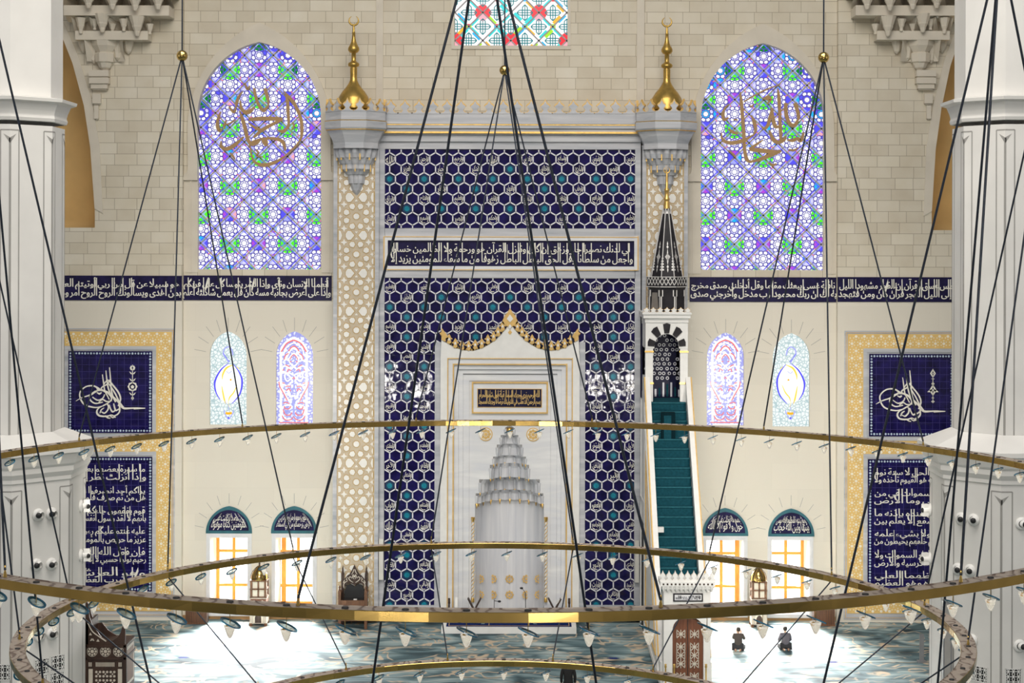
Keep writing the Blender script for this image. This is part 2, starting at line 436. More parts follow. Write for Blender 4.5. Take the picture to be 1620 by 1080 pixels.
M['spire_grey'] = mat('grey_slate', (0.20, 0.18, 0.16), 0.5, var=0.1)
M['silver'] = mat('pale_tracery', (0.72, 0.70, 0.68), 0.4, 0.2, var=0.05)
M['cable'] = mat('dark_steel_cable', (0.022, 0.03, 0.045), 0.38, 0.4, var=0.2, scale=20)
M['frame_orange'] = mat('varnished_pine', (0.70, 0.30, 0.04), 0.4, var=0.1)
M['jamb'] = mat('white_window_marble', (0.74, 0.74, 0.75), 0.4, var=0.04)
M['lead'] = mat('grey_window_came', (0.40, 0.38, 0.40), 0.6, var=0.05)
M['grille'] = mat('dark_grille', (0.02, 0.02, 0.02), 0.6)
M['off_white'] = mat('off_white_plastic', (0.72, 0.70, 0.64), 0.5, var=0.03)
M['steel'] = mat('dull_steel', (0.36, 0.36, 0.37), 0.4, 0.7, var=0.05)
M['blue_carpet'] = mat('royal_blue_carpet', (0.006, 0.018, 0.10), 0.95, var=0.3, scale=6, spec=0.1)
M['blue_motif'] = mat('blue_carpet_motif', (0.02, 0.035, 0.16), 0.95, spec=0.1)
M['skin'] = mat('skin', (0.50, 0.30, 0.20), 0.6)
M['hair'] = mat('dark_hair', (0.03, 0.025, 0.02), 0.7)
M['jacket_brown'] = mat('dark_brown_cloth', (0.060, 0.048, 0.042), 0.9)
M['jacket_grey'] = mat('grey_cloth', (0.115, 0.105, 0.125), 0.9)
M['cloth_black'] = mat('black_cloth', (0.012, 0.012, 0.013), 0.9)
M['trousers'] = mat('charcoal_cloth', (0.03, 0.03, 0.035), 0.9)
def tray_mat():
    m, nt, b = new_mat('embossed_bronze_tray')
    g = nt.nodes.new('ShaderNodeNewGeometry')
    w = nt.nodes.new('ShaderNodeTexWave'); w.inputs['Scale'].default_value = 1.1; w.inputs['Distortion'].default_value = 14; w.inputs['Detail'].default_value = 2; w.inputs['Detail Scale'].default_value = 1.4
    nt.links.new(g.outputs['Position'], w.inputs['Vector'])
    cr = nt.nodes.new('ShaderNodeValToRGB'); cr.color_ramp.elements[0].position = 0.08; cr.color_ramp.elements[1].position = 0.25
    cr.color_ramp.elements[0].color = (0.15, 0.10, 0.075, 1); cr.color_ramp.elements[1].color = (0.40, 0.33, 0.27, 1)
    nt.links.new(w.outputs[0], cr.inputs[0]); nt.links.new(cr.outputs[0], b.inputs['Base Color'])
    b.inputs['Roughness'].default_value = 0.42; b.inputs['Metallic'].default_value = 0.25
    bp = nt.nodes.new('ShaderNodeBump'); bp.inputs['Strength'].default_value = 0.6; bp.inputs['Distance'].default_value = 0.03
    nt.links.new(w.outputs[0], bp.inputs['Height']); nt.links.new(bp.outputs[0], b.inputs['Normal'])
    return m
M['tray'] = tray_mat()
def carpet_mat():
    m, nt, b = new_mat('swirled_carpet')
    g = nt.nodes.new('ShaderNodeNewGeometry')
    mp = nt.nodes.new('ShaderNodeMapping'); mp.inputs['Scale'].default_value = (0.62, 0.62, 0.62)
    nt.links.new(g.outputs['Position'], mp.inputs[0])
    def nz(scale, sc, detail, dist):
        k = nt.nodes.new('ShaderNodeMapping'); k.inputs['Scale'].default_value = sc
        n = nt.nodes.new('ShaderNodeTexNoise'); n.inputs['Scale'].default_value = scale; n.inputs['Detail'].default_value = detail; n.inputs['Distortion'].default_value = dist
        nt.links.new(g.outputs['Position'], k.inputs[0]); nt.links.new(k.outputs[0], n.inputs['Vector']); return n
    a = nz(0.9, (0.45, 0.75, 1), 2, 1.2)
    cr = nt.nodes.new('ShaderNodeValToRGB'); el = cr.color_ramp.elements
    el[0].position = 0.30; el[0].color = (0.030, 0.046, 0.055, 1); el[1].position = 0.72; el[1].color = (0.52, 0.58, 0.56, 1)
    k = el.new(0.45); k.color = (0.11, 0.175, 0.195, 1); k = el.new(0.58); k.color = (0.26, 0.35, 0.36, 1)
    nt.links.new(a.outputs[0], cr.inputs[0])
    c = nz(0.55, (0.9, 0.9, 1), 1.5, 2.2)
    r2 = nt.nodes.new('ShaderNodeValToRGB'); e2 = r2.color_ramp.elements
    e2[0].position = 0.455; e2[0].color = (0, 0, 0, 1); e2[1].position = 0.545; e2[1].color = (0, 0, 0, 1)
    k = e2.new(0.485); k.color = (1, 1, 1, 1); k = e2.new(0.515); k.color = (1, 1, 1, 1)
    nt.links.new(c.outputs[0], r2.inputs[0])
    d3 = nz(0.8, (0.5, 0.9, 1), 1.0, 0.5)
    r3 = nt.nodes.new('ShaderNodeValToRGB'); r3.color_ramp.elements[0].position = 0.40; r3.color_ramp.elements[1].position = 0.52
    nt.links.new(d3.outputs[0], r3.inputs[0])
    mk = nt.nodes.new('ShaderNodeMath'); mk.operation = 'MULTIPLY'; nt.links.new(r2.outputs[0], mk.inputs[0]); nt.links.new(r3.outputs[0], mk.inputs[1])
    mx = nt.nodes.new('ShaderNodeMix'); mx.data_type = 'RGBA'
    nt.links.new(mk.outputs[0], mx.inputs[0]); nt.links.new(cr.outputs[0], mx.inputs[6]); mx.inputs[7].default_value = (0.58, 0.47, 0.34, 1)
    sp = nt.nodes.new('ShaderNodeSeparateXYZ'); nt.links.new(g.outputs['Position'], sp.inputs[0])
    dv = nt.nodes.new('ShaderNodeMath'); dv.operation = 'DIVIDE'; dv.inputs[1].default_value = 1.28
    fr = nt.nodes.new('ShaderNodeMath'); fr.operation = 'FRACT'; lt = nt.nodes.new('ShaderNodeMath'); lt.operation = 'LESS_THAN'; lt.inputs[1].default_value = 0.10
    nt.links.new(sp.outputs['Y'], dv.inputs[0]); nt.links.new(dv.outputs[0], fr.inputs[0]); nt.links.new(fr.outputs[0], lt.inputs[0])
    ml = nt.nodes.new('ShaderNodeMath'); ml.operation = 'MULTIPLY'; ml.inputs[1].default_value = 0.6; nt.links.new(lt.outputs[0], ml.inputs[0])
    m2 = nt.nodes.new('ShaderNodeMix'); m2.data_type = 'RGBA'; m2.inputs[7].default_value = (0.05, 0.08, 0.09, 1)
    nt.links.new(ml.outputs[0], m2.inputs[0]); nt.links.new(mx.outputs[2], m2.inputs[6])
    nt.links.new(m2.outputs[2], b.inputs['Base Color']); b.inputs['Roughness'].default_value = 0.95; b.inputs['Specular IOR Level'].default_value = 0.15
    return m
M['carpet'] = carpet_mat()
def mosaic_glass(name, c_cell, c_line, scale, w, s):
    m, nt, b = new_mat(name)
    g = nt.nodes.new('ShaderNodeNewGeometry')
    vo = nt.nodes.new('ShaderNodeTexVoronoi'); vo.feature = 'DISTANCE_TO_EDGE'; vo.inputs['Scale'].default_value = scale
    nt.links.new(g.outputs['Position'], vo.inputs['Vector'])
    cr = nt.nodes.new('ShaderNodeValToRGB'); cr.color_ramp.elements[0].position = w * 0.5; cr.color_ramp.elements[1].position = w
    cr.color_ramp.elements[0].color = (*c_line, 1); cr.color_ramp.elements[1].color = (*c_cell, 1)
    nt.links.new(vo.outputs['Distance'], cr.inputs[0]); nt.links.new(cr.outputs[0], b.inputs['Emission Color'])
    b.inputs['Emission Strength'].default_value = s; b.inputs['Base Color'].default_value = (0.03, 0.03, 0.03, 1); b.inputs['Roughness'].default_value = 0.2; b.inputs['Specular IOR Level'].default_value = 0.2
    return m
M['glass_green_mosaic'] = mosaic_glass('pale_green_mosaic_glass', (0.90, 0.96, 0.95), (0.46, 0.62, 0.64), 7.0, 0.12, 1.0)
M['glass_blue_mosaic'] = mosaic_glass('pale_blue_mosaic_glass', (0.84, 0.86, 1.0), (0.33, 0.35, 0.84), 6.0, 0.19, 1.0)
M['daylight'] = glow('bright_window_glass', (1.0, 0.98, 0.94), 3.5)
GL = {k: glow(k + '_glass', c, s) for k, (c, s) in {
    'white': ((1.0, 1.0, 1.0), 1.12), 'lavender': ((0.68, 0.67, 1.0), 1.05), 'blue': ((0.11, 0.10, 0.95), 1.0), 'violet': ((0.50, 0.08, 0.75), 1.0),
    'green': ((0.10, 0.95, 0.02), 1.1), 'dark_green': ((0.01, 0.30, 0.03), 0.8), 'red': ((0.95, 0.03, 0.05), 1.0), 'pink': ((1.0, 0.42, 0.50), 1.05), 'cyan': ((0.02, 0.52, 0.95), 1.0),
    'yellow': ((1.0, 0.78, 0.10), 1.0), 'line': ((0.12, 0.10, 0.52), 0.8), 'navy': ((0.02, 0.05, 0.40), 0.8), 'teal': ((0.02, 0.75, 0.75), 1.0), 'teal_line': ((0.02, 0.27, 0.30), 0.8),  # thin came outlines: backlight bloom put into glowing blue strips
    'orange': ((1.0, 0.50, 0.02), 1.0), 'lime': ((0.42, 0.85, 0.02), 1.0), 'soft_red': ((0.90, 0.20, 0.20), 1.0), 'soft_blue': ((0.40, 0.43, 0.92), 1.0), 'magenta': ((0.80, 0.0, 0.30), 1.0)}.items()}
GN = list(GL); GI = {k: i for i, k in enumerate(GN)}; GM = [GL[k] for k in GN]
def lamp_glass():
    m, nt, b = new_mat('clear_lamp_glass')
    b.inputs['Base Color'].default_value = (0.95, 0.93, 0.88, 1); b.inputs['Roughness'].default_value = 0.06
    b.inputs['Transmission Weight'].default_value = 0.8; b.inputs['IOR'].default_value = 1.4
    b.inputs['Emission Color'].default_value = (1.0, 0.92, 0.78, 1); b.inputs['Emission Strength'].default_value = 0.12
    return m
M['lamp_glass'] = lamp_glass()
M['lamp_dish'] = mat('pale_blue_lamp_glass', (0.62, 0.80, 0.88), 0.08, 0.0, var=0.35, scale=9)
_n = M['lamp_dish'].node_tree.nodes['Principled BSDF']; _n.inputs['Transmission Weight'].default_value = 0.8; _n.inputs['IOR'].default_value = 1.15
M['lamp_rim'] = mat('blue_glass_rim', (0.02, 0.17, 0.30), 0.12, 0.0, var=0.6, scale=4)
M['lamp_bulb'] = mat('amber_bulb', (0.80, 0.42, 0.05), 0.25, 0.2, var=0.1)
# ------------------------------------------------------------------ setting: floor, walls, windows
YL = -0.35                                            # the outer bays stand a little in front of the middle bay
mb = MB()
mb.face([(-45, -90, 0), (45, -90, 0), (45, 3, 0), (-45, 3, 0)], 0)
for px, py in ((290, 1040), (970, 1041), (1317, 1047)):   # small blue diamonds woven into the carpet
    d = CAMZ * F / (py - ROLL * (px - PX0) - YH); y = CAMY + d; x = at(px, py, y)[0]
    mb.face([(x - 0.24, y, .006), (x - 0.12, y - 0.13, .006), (x + 0.12, y - 0.13, .006), (x + 0.24, y, .006), (x + 0.12, y + 0.13, .006), (x - 0.12, y + 0.13, .006)], 1)
    for s in (-1, 1): mb.face([(x + s * 0.26, y - 0.03, .006), (x + s * 0.38, y - 0.03, .006), (x + s * 0.38, y + 0.03, .006), (x + s * 0.26, y + 0.03, .006)][::s], 2)
tag(mb.build('floor', [M['carpet'], M['blue_motif'], M['inlay']]), 'teal, grey and cream swirled prayer carpet covering the hall floor', 'floor', kind='structure')

def px_arch(xc, a, yb, ys, yt, y, n=10):
    k = 1 / ppm(y); x, zt = at(xc, yt, y); zs = at(xc, ys, y)[1]; zb = at(xc, yb, y)[1]
    return arch(x, a * k, zb, zs, zt, n)
BIG = [px_arch(411, 97.5, 426, 185, 67, 0, 14), px_arch(1206.5, 97.5, 427, 187, 69, 0, 14)]
TOPW = rect(at(719, 72)[0], at(898, 72)[0], at(808, 72)[1], at(808, -200)[1])
MID = [px_arch(361, 29.3, 672, 562, 524, 0), px_arch(466, 29.3, 672, 562, 524, 0), px_arch(1148, 29.3, 673, 564, 526, 0), px_arch(1252, 29.3, 675, 565, 527, 0)]
def px_rect(x0, x1, yt, yb, y=0.0):
    a, zt = at(x0, yt, y); b, _ = at(x1, yt, y); zb = at((x0 + x1) / 2, yb, y)[1]; return rect(a, b, zb, zt)
LOW = [px_rect(333.6, 391.5, 850, 966), px_rect(437, 494.5, 850, 966), px_rect(1118, 1175.5, 854, 968), px_rect(1221, 1279.5, 854, 969)]
PORTAL = px_rect(640, 980, 300, 960); PORTAL = [(x, 0.03 if z < 2 else z) for x, z in PORTAL]
wx0, wx1 = at(287, 500)[0], at(1326, 500)[0]; ztop = at(810, -230)[1]

def jamb(mb, h, y0, y1, mi=0):
    for i in range(len(h)):
        a, b = h[i], h[(i + 1) % len(h)]
        mb.face([(a[0], y0, a[1]), (b[0], y0, b[1]), (b[0], y1, b[1]), (a[0], y1, a[1])], mi)
mb = MB()
mb.holed(rect(wx0, wx1, 0, ztop), BIG + [TOPW] + MID + LOW + [PORTAL], 0.0, 0)
for h in BIG + [TOPW]: jamb(mb, h, 0, 0.40, 1)
for h in MID: jamb(mb, h, 0, 0.25, 1)
for h in LOW: jamb(mb, h, 0, 1.55, 1)
jamb(mb, PORTAL, 0, 0.3, 0)
for x in (wx0, wx1): mb.box(x - 0.02, x + 0.02, -0.01, 0.4, 0, ztop, 0)
tag(mb.build('wall_back', [M['stone'], M['stone_plain']]), 'cream stone prayer-direction wall between the two outer bays, pierced by windows', 'wall', kind='structure')

# outer bays with their tall arched recess high up behind the piers
def outer_bay(name, mirror, label):
    sx = -1 if mirror else 1
    def P(px, py): return at(px, py, YL)
    if not mirror:
        xin = at(288, 500, YL)[0]
        cur = [(150, 360), (150, 330), (143, 233), (133, 167), (115, 100), (94, 47), (62, 0), (10, -40), (-42, 0), (-74, 47), (-95, 100), (-113, 167), (-123, 233), (-130, 330), (-130, 360)]
        xout = -42
    else:
        xin = at(1325, 500, YL)[0]
        cur = [(1474, 364), (1474, 334), (1480, 236), (1489, 172), (1503, 105), (1521, 52), (1553, 5), (1605, -36), (1657, 5), (1690, 52), (1711, 105), (1729, 172), (1739, 236), (1746, 334), (1746, 364)]
        xout = 42
    hole = [P(a, b) for a, b in cur]
    mb = MB()
    mb.holed(rect(min(xin, xout), max(xin, xout), 0, ztop), [hole], YL, 0)
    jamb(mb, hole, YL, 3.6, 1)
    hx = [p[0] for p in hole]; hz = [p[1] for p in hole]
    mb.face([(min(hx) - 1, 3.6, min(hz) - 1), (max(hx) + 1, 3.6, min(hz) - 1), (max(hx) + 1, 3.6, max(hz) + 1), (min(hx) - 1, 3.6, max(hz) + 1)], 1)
    # moulded sill inside the recess and the dressed arch band round it
    zs = min(hz)
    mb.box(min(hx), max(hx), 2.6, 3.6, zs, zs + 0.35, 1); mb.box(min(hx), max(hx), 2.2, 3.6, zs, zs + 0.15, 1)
    inner = hole[1:8] ; 
    cx = sum(hx) / len(hx)
    for i in range(1, len(hole) - 2):
        a, b = Vector(hole[i]), Vector(hole[i + 1])
        na = (a - Vector((cx, zs + 3))).normalized() * 0.42; nb = (b - Vector((cx, zs + 3))).normalized() * 0.42
        mb.prism([tuple(a), tuple(b), tuple(b + nb), tuple(a + na)], YL - 0.04, YL, 2)
    mb.box(min(xin, xin - sx * 0.001), max(xin, xin + 0.001), YL, 0.05, 0, ztop, 0)
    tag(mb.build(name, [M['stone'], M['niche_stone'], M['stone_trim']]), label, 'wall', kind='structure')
    l = bpy.data.lights.new(name + '_recess_lamp', 'POINT'); l.energy = 120; l.color = (1.0, 0.78, 0.45); l.shadow_soft_size = 0.3
    o = bpy.data.objects.new(name + '_recess_lamp', l); COL.objects.link(o)
    o.location = (cx - sx * 2.2, 1.6, zs + 2.0)
outer_bay('wall_left', False, 'outer bay of cream stone blocks left of the windows, with a tall lamplit arched recess')
outer_bay('wall_right', True, 'outer bay of cream stone blocks right of the windows, with a tall lamplit arched recess')

mb = MB(); a = at(600, 975)[0]; b = at(1016, 975)[0]
mb.box(wx0, a, -0.06, -0.002, 0, 0.17); tag(mb.build('baseboard_left', M['wood_skirt']), kind='structure')
mb = MB(); mb.box(b + 2.2, wx1, -0.06, -0.002, 0, 0.17); tag(mb.build('baseboard_right', M['wood_skirt']), kind='structure')

# plain stone surrounds of the two big windows, with ogee shoulders
for i, (h, xc, yt, dy) in enumerate(((BIG[0], 411, 36, 0), (BIG[1], 1206.5, 38, 2))):
    o = px_arch(xc, 113, 265 + dy, 205 + dy, yt, 0, 14)
    # shoulders
    L = pts([(xc - 113, 265 + dy), (xc - 114, 272 + dy), (xc - 119, 276 + dy), (xc - 121, 285 + dy), (xc - 97.5, 285 + dy)])
    Rr = pts([(xc + 97.5, 285 + dy), (xc + 121, 285 + dy), (xc + 119, 276 + dy), (xc + 114, 272 + dy), (xc + 113, 265 + dy)])
    outer = L[::-1] and (L[:4] + [L[4]])
    arch_out = o[2:]                                   # right foot up over the apex to the left side
    ring_in = [p for p in h[2:]]
    zs = L[4][1]
    loop = [Rr[0]] + Rr[1:] + arch_out + L[:5]
    inner = [(h[0][0], zs)] + ring_in[::-1] + [(h[1][0], zs)]
    poly = loop + [(h[0][0], zs + 0.001)] + ring_in[::-1] + [(h[1][0], zs + 0.001)]
    mb = MB()
    mb.holed(poly, [], -0.14, 0, 0.14, None, True)
    # flat strips framing the window below the shoulders
    for s in (-1, 1):
        xa = at(xc + s * 121, 400)[0]; xb = at(xc + s * 98, 400)[0]; z0 = at(xc, 431 + dy)[1]
        mb.box(min(xa, xb), max(xa, xb), -0.03, 0, z0, zs, 0)
        xm = (xa + xb) / 2
        mb.box(xm - 0.04, xm + 0.04, -0.06, -0.03, z0, zs, 0)
    tag(mb.build('trim_%d' % (i + 1), M['stone_trim']), kind='structure')
mb = MB()
for (x0, x1, y0, y1) in ((714, 719, -60, 72), (898, 903, -60, 72), (714, 903, 72, 78)):
    r = px_rect(x0, x1, y0, y1); mb.prism(r, -0.06, 0)
tag(mb.build('trim_3', M['stone_trim']), kind='structure')
# flat pilaster strips in the wall over the portal
mb = MB()
for x0, x1 in ((596, 607), (1008, 1020)):
    r = px_rect(x0, x1, -200, 170); mb.prism(r, -0.07, 0)
tag(mb.build('trim_4', M['stone_trim']), kind='structure')

# ---- the two big stained glass windows: a 45 degree grid, each square holding an eight-petalled rosette
def star_window(idx, outline, org, cell, y, kind, label):
    win = empty('window_%d' % idx, (sum(p[0] for p in outline) / len(outline), y, min(p[1] for p in outline)), label, 'window', kind='structure')
    k = 1 / ppm(y); h = cell / 2 * k; ox, oz = at(*org, y)
    g = MB(); ld = MB()
    x0, x1 = min(p[0] for p in outline), max(p[0] for p in outline); z0, z1 = min(p[1] for p in outline), max(p[1] for p in outline)
    rnd = random.Random(idx * 5 + 1)
    xc = (x0 + x1) / 2; e = h * math.sqrt(2)
    def lay(poly, mi, lv):
        q = clip_poly(poly, outline)
        if len(q) > 2: g.face([(a, y - 0.004 * lv, b) for a, b in (q if sum(q[i][0] * q[(i + 1) % len(q)][1] - q[(i + 1) % len(q)][0] * q[i][1] for i in range(len(q))) > 0 else q[::-1])], mi)
    def ln(a, b, w, mi, lv):
        d = Vector(b) - Vector(a)
        if d.length < 1e-5: return
        d.normalize(); n = (-d.y * w / 2, d.x * w / 2)
        lay([(a[0] + n[0], a[1] + n[1]), (a[0] - n[0], a[1] - n[1]), (b[0] - n[0], b[1] - n[1]), (b[0] + n[0], b[1] + n[1])], mi, lv)
    lo = lambda v, o: int(math.floor((v - o) / h)) - 2
    for m in range(lo(x0, ox), lo(x1, ox) + 5):
        for n in range(lo(z0, oz), lo(z1, oz) + 5):
            if (m + n) % 2 == 0: continue
            cx, cz = ox + m * h, oz + n * h
            if cx < x0 - h or cx > x1 + h or cz < z0 - h or cz > z1 + h: continue
            V = [(cx + h, cz), (cx, cz + h), (cx - h, cz), (cx, cz - h)]
            T = []
            for (i, j) in ((m + 1, n), (m, n + 1), (m - 1, n), (m, n - 1)):
                T.append('R' if i % 2 else ('G' if (i + j) % 4 == 0 else 'V'))
            inside = all(len(clip_poly(ngon(v[0], v[1], 0.001, 4), outline)) > 2 for v in V)
            edge = (not inside) and cz > z1 - (z1 - z0) * 0.45
            if kind == 'blue':
                base = rnd.choice(['white', 'lavender'])
                if edge: base = rnd.choice(['blue', 'lavender', 'cyan'])
                lay(V, GI[base], 0)
                # coloured corners
                for q, t in enumerate(T):
                    v, a, b = Vector(V[q]), Vector(V[(q + 1) % 4]), Vector(V[(q - 1) % 4]); c = Vector((cx, cz))
                    if t == 'G': f, col = 0.56, 'green'
                    elif t == 'V': f, col = 0.42, rnd.choice(['blue', 'violet', 'blue', 'lavender', 'soft_blue', 'violet', 'cyan', 'pink'])
                    else: f, col = 0.22, rnd.choice(['red', 'soft_blue', 'blue', 'pink', 'cyan', 'lavender', 'yellow', 'soft_blue'])
                    if t == 'G' and edge: col = 'dark_green'
                    if t == 'G' and q == 3: f = 0.5; lay([tuple(v), tuple(v + (a - v) * f), tuple(v + (c - v) * f * 1.25), tuple(v + (b - v) * f)], GI['white'], 1); continue
                    lay([tuple(v), tuple(v + (a - v) * f), tuple(v + (c - v) * f * 1.25), tuple(v + (b - v) * f)], GI[col], 4 if t == 'G' else 1)
                    if t == 'R':
                        for w in (a, b): lay(ngon(*(v + (w - v) * 0.30), e * 0.06, 5), GI[rnd.choice(['red', 'blue', 'lavender', 'soft_red', 'yellow', 'blue'])], 2)
                # side lozenges between petals and leads
                for q in range(4):
                    mid = (Vector(V[q]) + Vector(V[(q + 1) % 4])) / 2; d = (mid - Vector((cx, cz))).normalized(); s = Vector((-d.y, d.x))
                    lay([tuple(mid - s * e * .18), tuple(mid - d * e * .10), tuple(mid + s * e * .18)], GI[rnd.choice(['lavender', 'blue', 'soft_blue', 'white', 'lavender'] if not edge else ['blue', 'navy', 'cyan'])], 2)
                # rosette: eight pentagonal petals round an eight-point star
                rp = e * 0.285; pr = e * 0.122
                for a in range(8):
                    t = PI / 4 * a + PI / 8; px_, pz_ = cx + rp * math.cos(t), cz + rp * math.sin(t)
                    pet = [(px_ + pr * s * math.cos(t + o), pz_ + pr * s * math.sin(t + o)) for o, s in ((0, 1.0), (1.05, 1.08), (2.2, .98), (-2.2, .98), (-1.05, 1.08))]
                    pc = 'white'
                    if edge and cz + rp * math.sin(t) > cz: pc = rnd.choice(['white', 'blue', 'lavender'])
                    lay(pet, GI[pc], 3)
                    for i in range(5): ln(pet[i], pet[(i + 1) % 5], 1.5 * k, GI['line'], 5)
                cen = star(cx, cz, e * .17, e * .11, 8, PI / 8)
                lay(cen, GI['white'], 3)
                for i in range(16): ln(cen[i], cen[(i + 1) % 16], 1.0 * k, GI['line'], 5)
                for q in range(4):
                    for f in (0.33, 0.67):
                        w = Vector(V[q]).lerp(Vector(V[(q + 1) % 4]), f); d = (Vector((cx, cz)) - w); ln(tuple(w), tuple(w + d * 0.30), 1.5 * k, GI[rnd.choice(['line', 'line', 'line', 'soft_red'])], 5)
            else:
                lay(V, GI['white'], 0)
                for q, t in enumerate(T):
                    v, a, b = Vector(V[q]), Vector(V[(q + 1) % 4]), Vector(V[(q - 1) % 4]); c = Vector((cx, cz))
                    if t == 'G':
                        col = ['red', 'pink', 'red', 'red'][q]
                        lay([tuple(v), tuple(v + (a - v) * .42), tuple(v + (c - v) * .64), tuple(v + (b - v) * .42)], GI[col], 1)
                    elif t == 'R': lay([tuple(v), tuple(v + (a - v) * .2), tuple(v + (c - v) * .2), tuple(v + (b - v) * .2)], GI[rnd.choice(['orange', 'lime', 'teal', 'cyan', 'red', 'teal'])], 1)
                for q in range(4):
                    a, b = Vector(V[q]), Vector(V[(q + 1) % 4]); c = Vector((cx, cz)); i = (c - (a + b) / 2).normalized()
                    u, w = a.lerp(b, .36), a.lerp(b, .86)
                    if T[q] != 'G': u, w = a.lerp(b, .14), a.lerp(b, .64)
                    wd = e * rnd.choice([.11, .14, .19])
                    lay([tuple(u), tuple(w), tuple(w + i * wd), tuple(u + i * wd)], GI[rnd.choice(['teal', 'cyan', 'lime', 'teal', 'orange', 'white', 'teal', 'white'])], 1)
                for (ax, az) in ((1, 0), (0, 1)):
                    L_, W_ = e * .40, e * .125
                    hx = [(L_, 0), (L_ - W_, W_), (-L_ + W_, W_), (-L_, 0), (-L_ + W_, -W_), (L_ - W_, -W_)]
                    P = [(cx + (p if ax else q_), cz + (q_ if ax else p)) for p, q_ in hx]
                    for i in range(6): ln(P[i], P[(i + 1) % 6], 1.6 * k, GI['teal_line'], 3)
                    ln((cx - L_ * ax, cz - L_ * az), (cx + L_ * ax, cz + L_ * az), 1.4 * k, GI['teal_line'], 3)
    # leads on the 45 degree grid
    span = (x1 - x0) + (z1 - z0)
    for i in range(-60, 61):
        if i % 2: continue
        for s in (-1, 1):
            # lines through nodes: x-ox = s*(z-oz) + i*h
            a = (ox + i * h - s * span, oz - span); b = (ox + i * h + s * span, oz + span)
            d = Vector(b) - Vector(a); d.normalize(); w = 2.2 * k / 2
            q = clip_poly([(a[0] - d.y * w, a[1] + d.x * w), (a[0] + d.y * w, a[1] - d.x * w), (b[0] + d.y * w, b[1] - d.x * w), (b[0] - d.y * w, b[1] + d.x * w)], outline)
            if len(q) > 2: ld.prism(q, y - 0.06, y - 0.02)
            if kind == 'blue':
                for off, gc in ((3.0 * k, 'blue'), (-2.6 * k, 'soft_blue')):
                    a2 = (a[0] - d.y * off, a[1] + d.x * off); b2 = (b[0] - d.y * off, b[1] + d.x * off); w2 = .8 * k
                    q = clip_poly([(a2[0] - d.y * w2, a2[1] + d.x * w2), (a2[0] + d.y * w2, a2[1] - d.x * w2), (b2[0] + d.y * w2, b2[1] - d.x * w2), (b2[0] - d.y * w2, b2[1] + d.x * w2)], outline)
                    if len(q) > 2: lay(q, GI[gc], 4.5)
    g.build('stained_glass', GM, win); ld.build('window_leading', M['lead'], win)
    return win
YB = 0.34
def at_outline(o, y):                                 # the same opening on the glass plane, a touch larger than what shows
    return o
W1 = star_window(1, BIG[0], (364.2, 110.3), 45.7, YB, 'blue', 'big arched stained glass window left of the mihrab, blue and green with bronze script')
W2 = star_window(2, BIG[1], (1162.3, 112.0), 45.7, YB, 'blue', 'big arched stained glass window right of the mihrab, blue and green with bronze script')
W3 = star_window(3, TOPW, (763.9, 20), 44.3, YB, 'red', 'stained glass window above the mihrab at the top edge, turquoise and orange with red stars')

# bronze script across the two big windows (brush strokes in image pixels of the enlarged detail)
def strokes(mb, S, f, y0, y1, k, mi=0):
    for i, (W, P) in enumerate(S): mb.ribbon([f(*p) for p in P], [w * k for w in W] if isinstance(W, (list, tuple)) else W * k, y0 - 0.004 * i, y1, mi)
S1 = [([2, 22, 20, 16, 22], [(770, 485), (795, 560), (800, 650), (805, 750), (790, 790)]), ([22, 24, 5], [(790, 790), (755, 812), (712, 800)]),
      ([6, 24, 20, 22, 14, 10], [(765, 485), (840, 570), (895, 680), (912, 780), (895, 890), (780, 1010)]),
      ([10, 20, 26, 14, 8], [(780, 1010), (700, 1060), (600, 1085), (520, 1050), (492, 940)]), ([8, 10, 14, 20, 24, 10], [(492, 940), (500, 900), (600, 870), (700, 872), (760, 900), (778, 970)]),
      ([16, 40, 20], [(590, 868), (610, 890), (625, 930)]), ([20, 26, 26, 22], [(480, 715), (580, 708), (680, 708), (755, 712)]), ([22, 18, 24, 12], [(755, 712), (680, 750), (590, 800), (520, 860)]),
      ([6, 22, 20, 8], [(480, 745), (540, 785), (580, 802), (600, 812)]), ([4, 22, 24, 20, 26, 22, 6], [(405, 640), (430, 710), (455, 800), (470, 870), (500, 912), (545, 905), (580, 870)]),
      ([16, 18, 20, 24, 6], [(525, 460), (540, 540), (570, 610), (605, 640), (640, 600)]), ([22, 22, 14, 6], [(612, 462), (630, 520), (640, 570), (638, 620)]),
      ([6, 20, 26, 24, 8], [(412, 560), (420, 620), (450, 655), (490, 650), (530, 610)]), ([4, 16, 20, 10], [(432, 485), (400, 530), (385, 570), (378, 610)]),
      ([8, 18, 10], [(378, 610), (360, 655), (320, 610)]), ([6, 16, 22, 22, 6], [(255, 650), (232, 710), (228, 770), (245, 805), (268, 790)]),
      ([6, 18, 26, 24, 8], [(258, 890), (258, 930), (300, 955), (370, 920), (440, 855)]), ([10, 14, 8], [(450, 420), (470, 470), (490, 440)]), ([8, 16, 6], [(330, 985), (350, 1010), (370, 1040)]),
      ([8, 10, 6], [(270, 760), (320, 750), (375, 715)]), ([6, 12, 8], [(300, 720), (285, 760), (282, 790)]), ([8, 12, 10, 6], [(540, 960), (560, 985), (545, 1010), (600, 1020)]), ([10, 12, 6], [(840, 740), (850, 770), (830, 800)])]
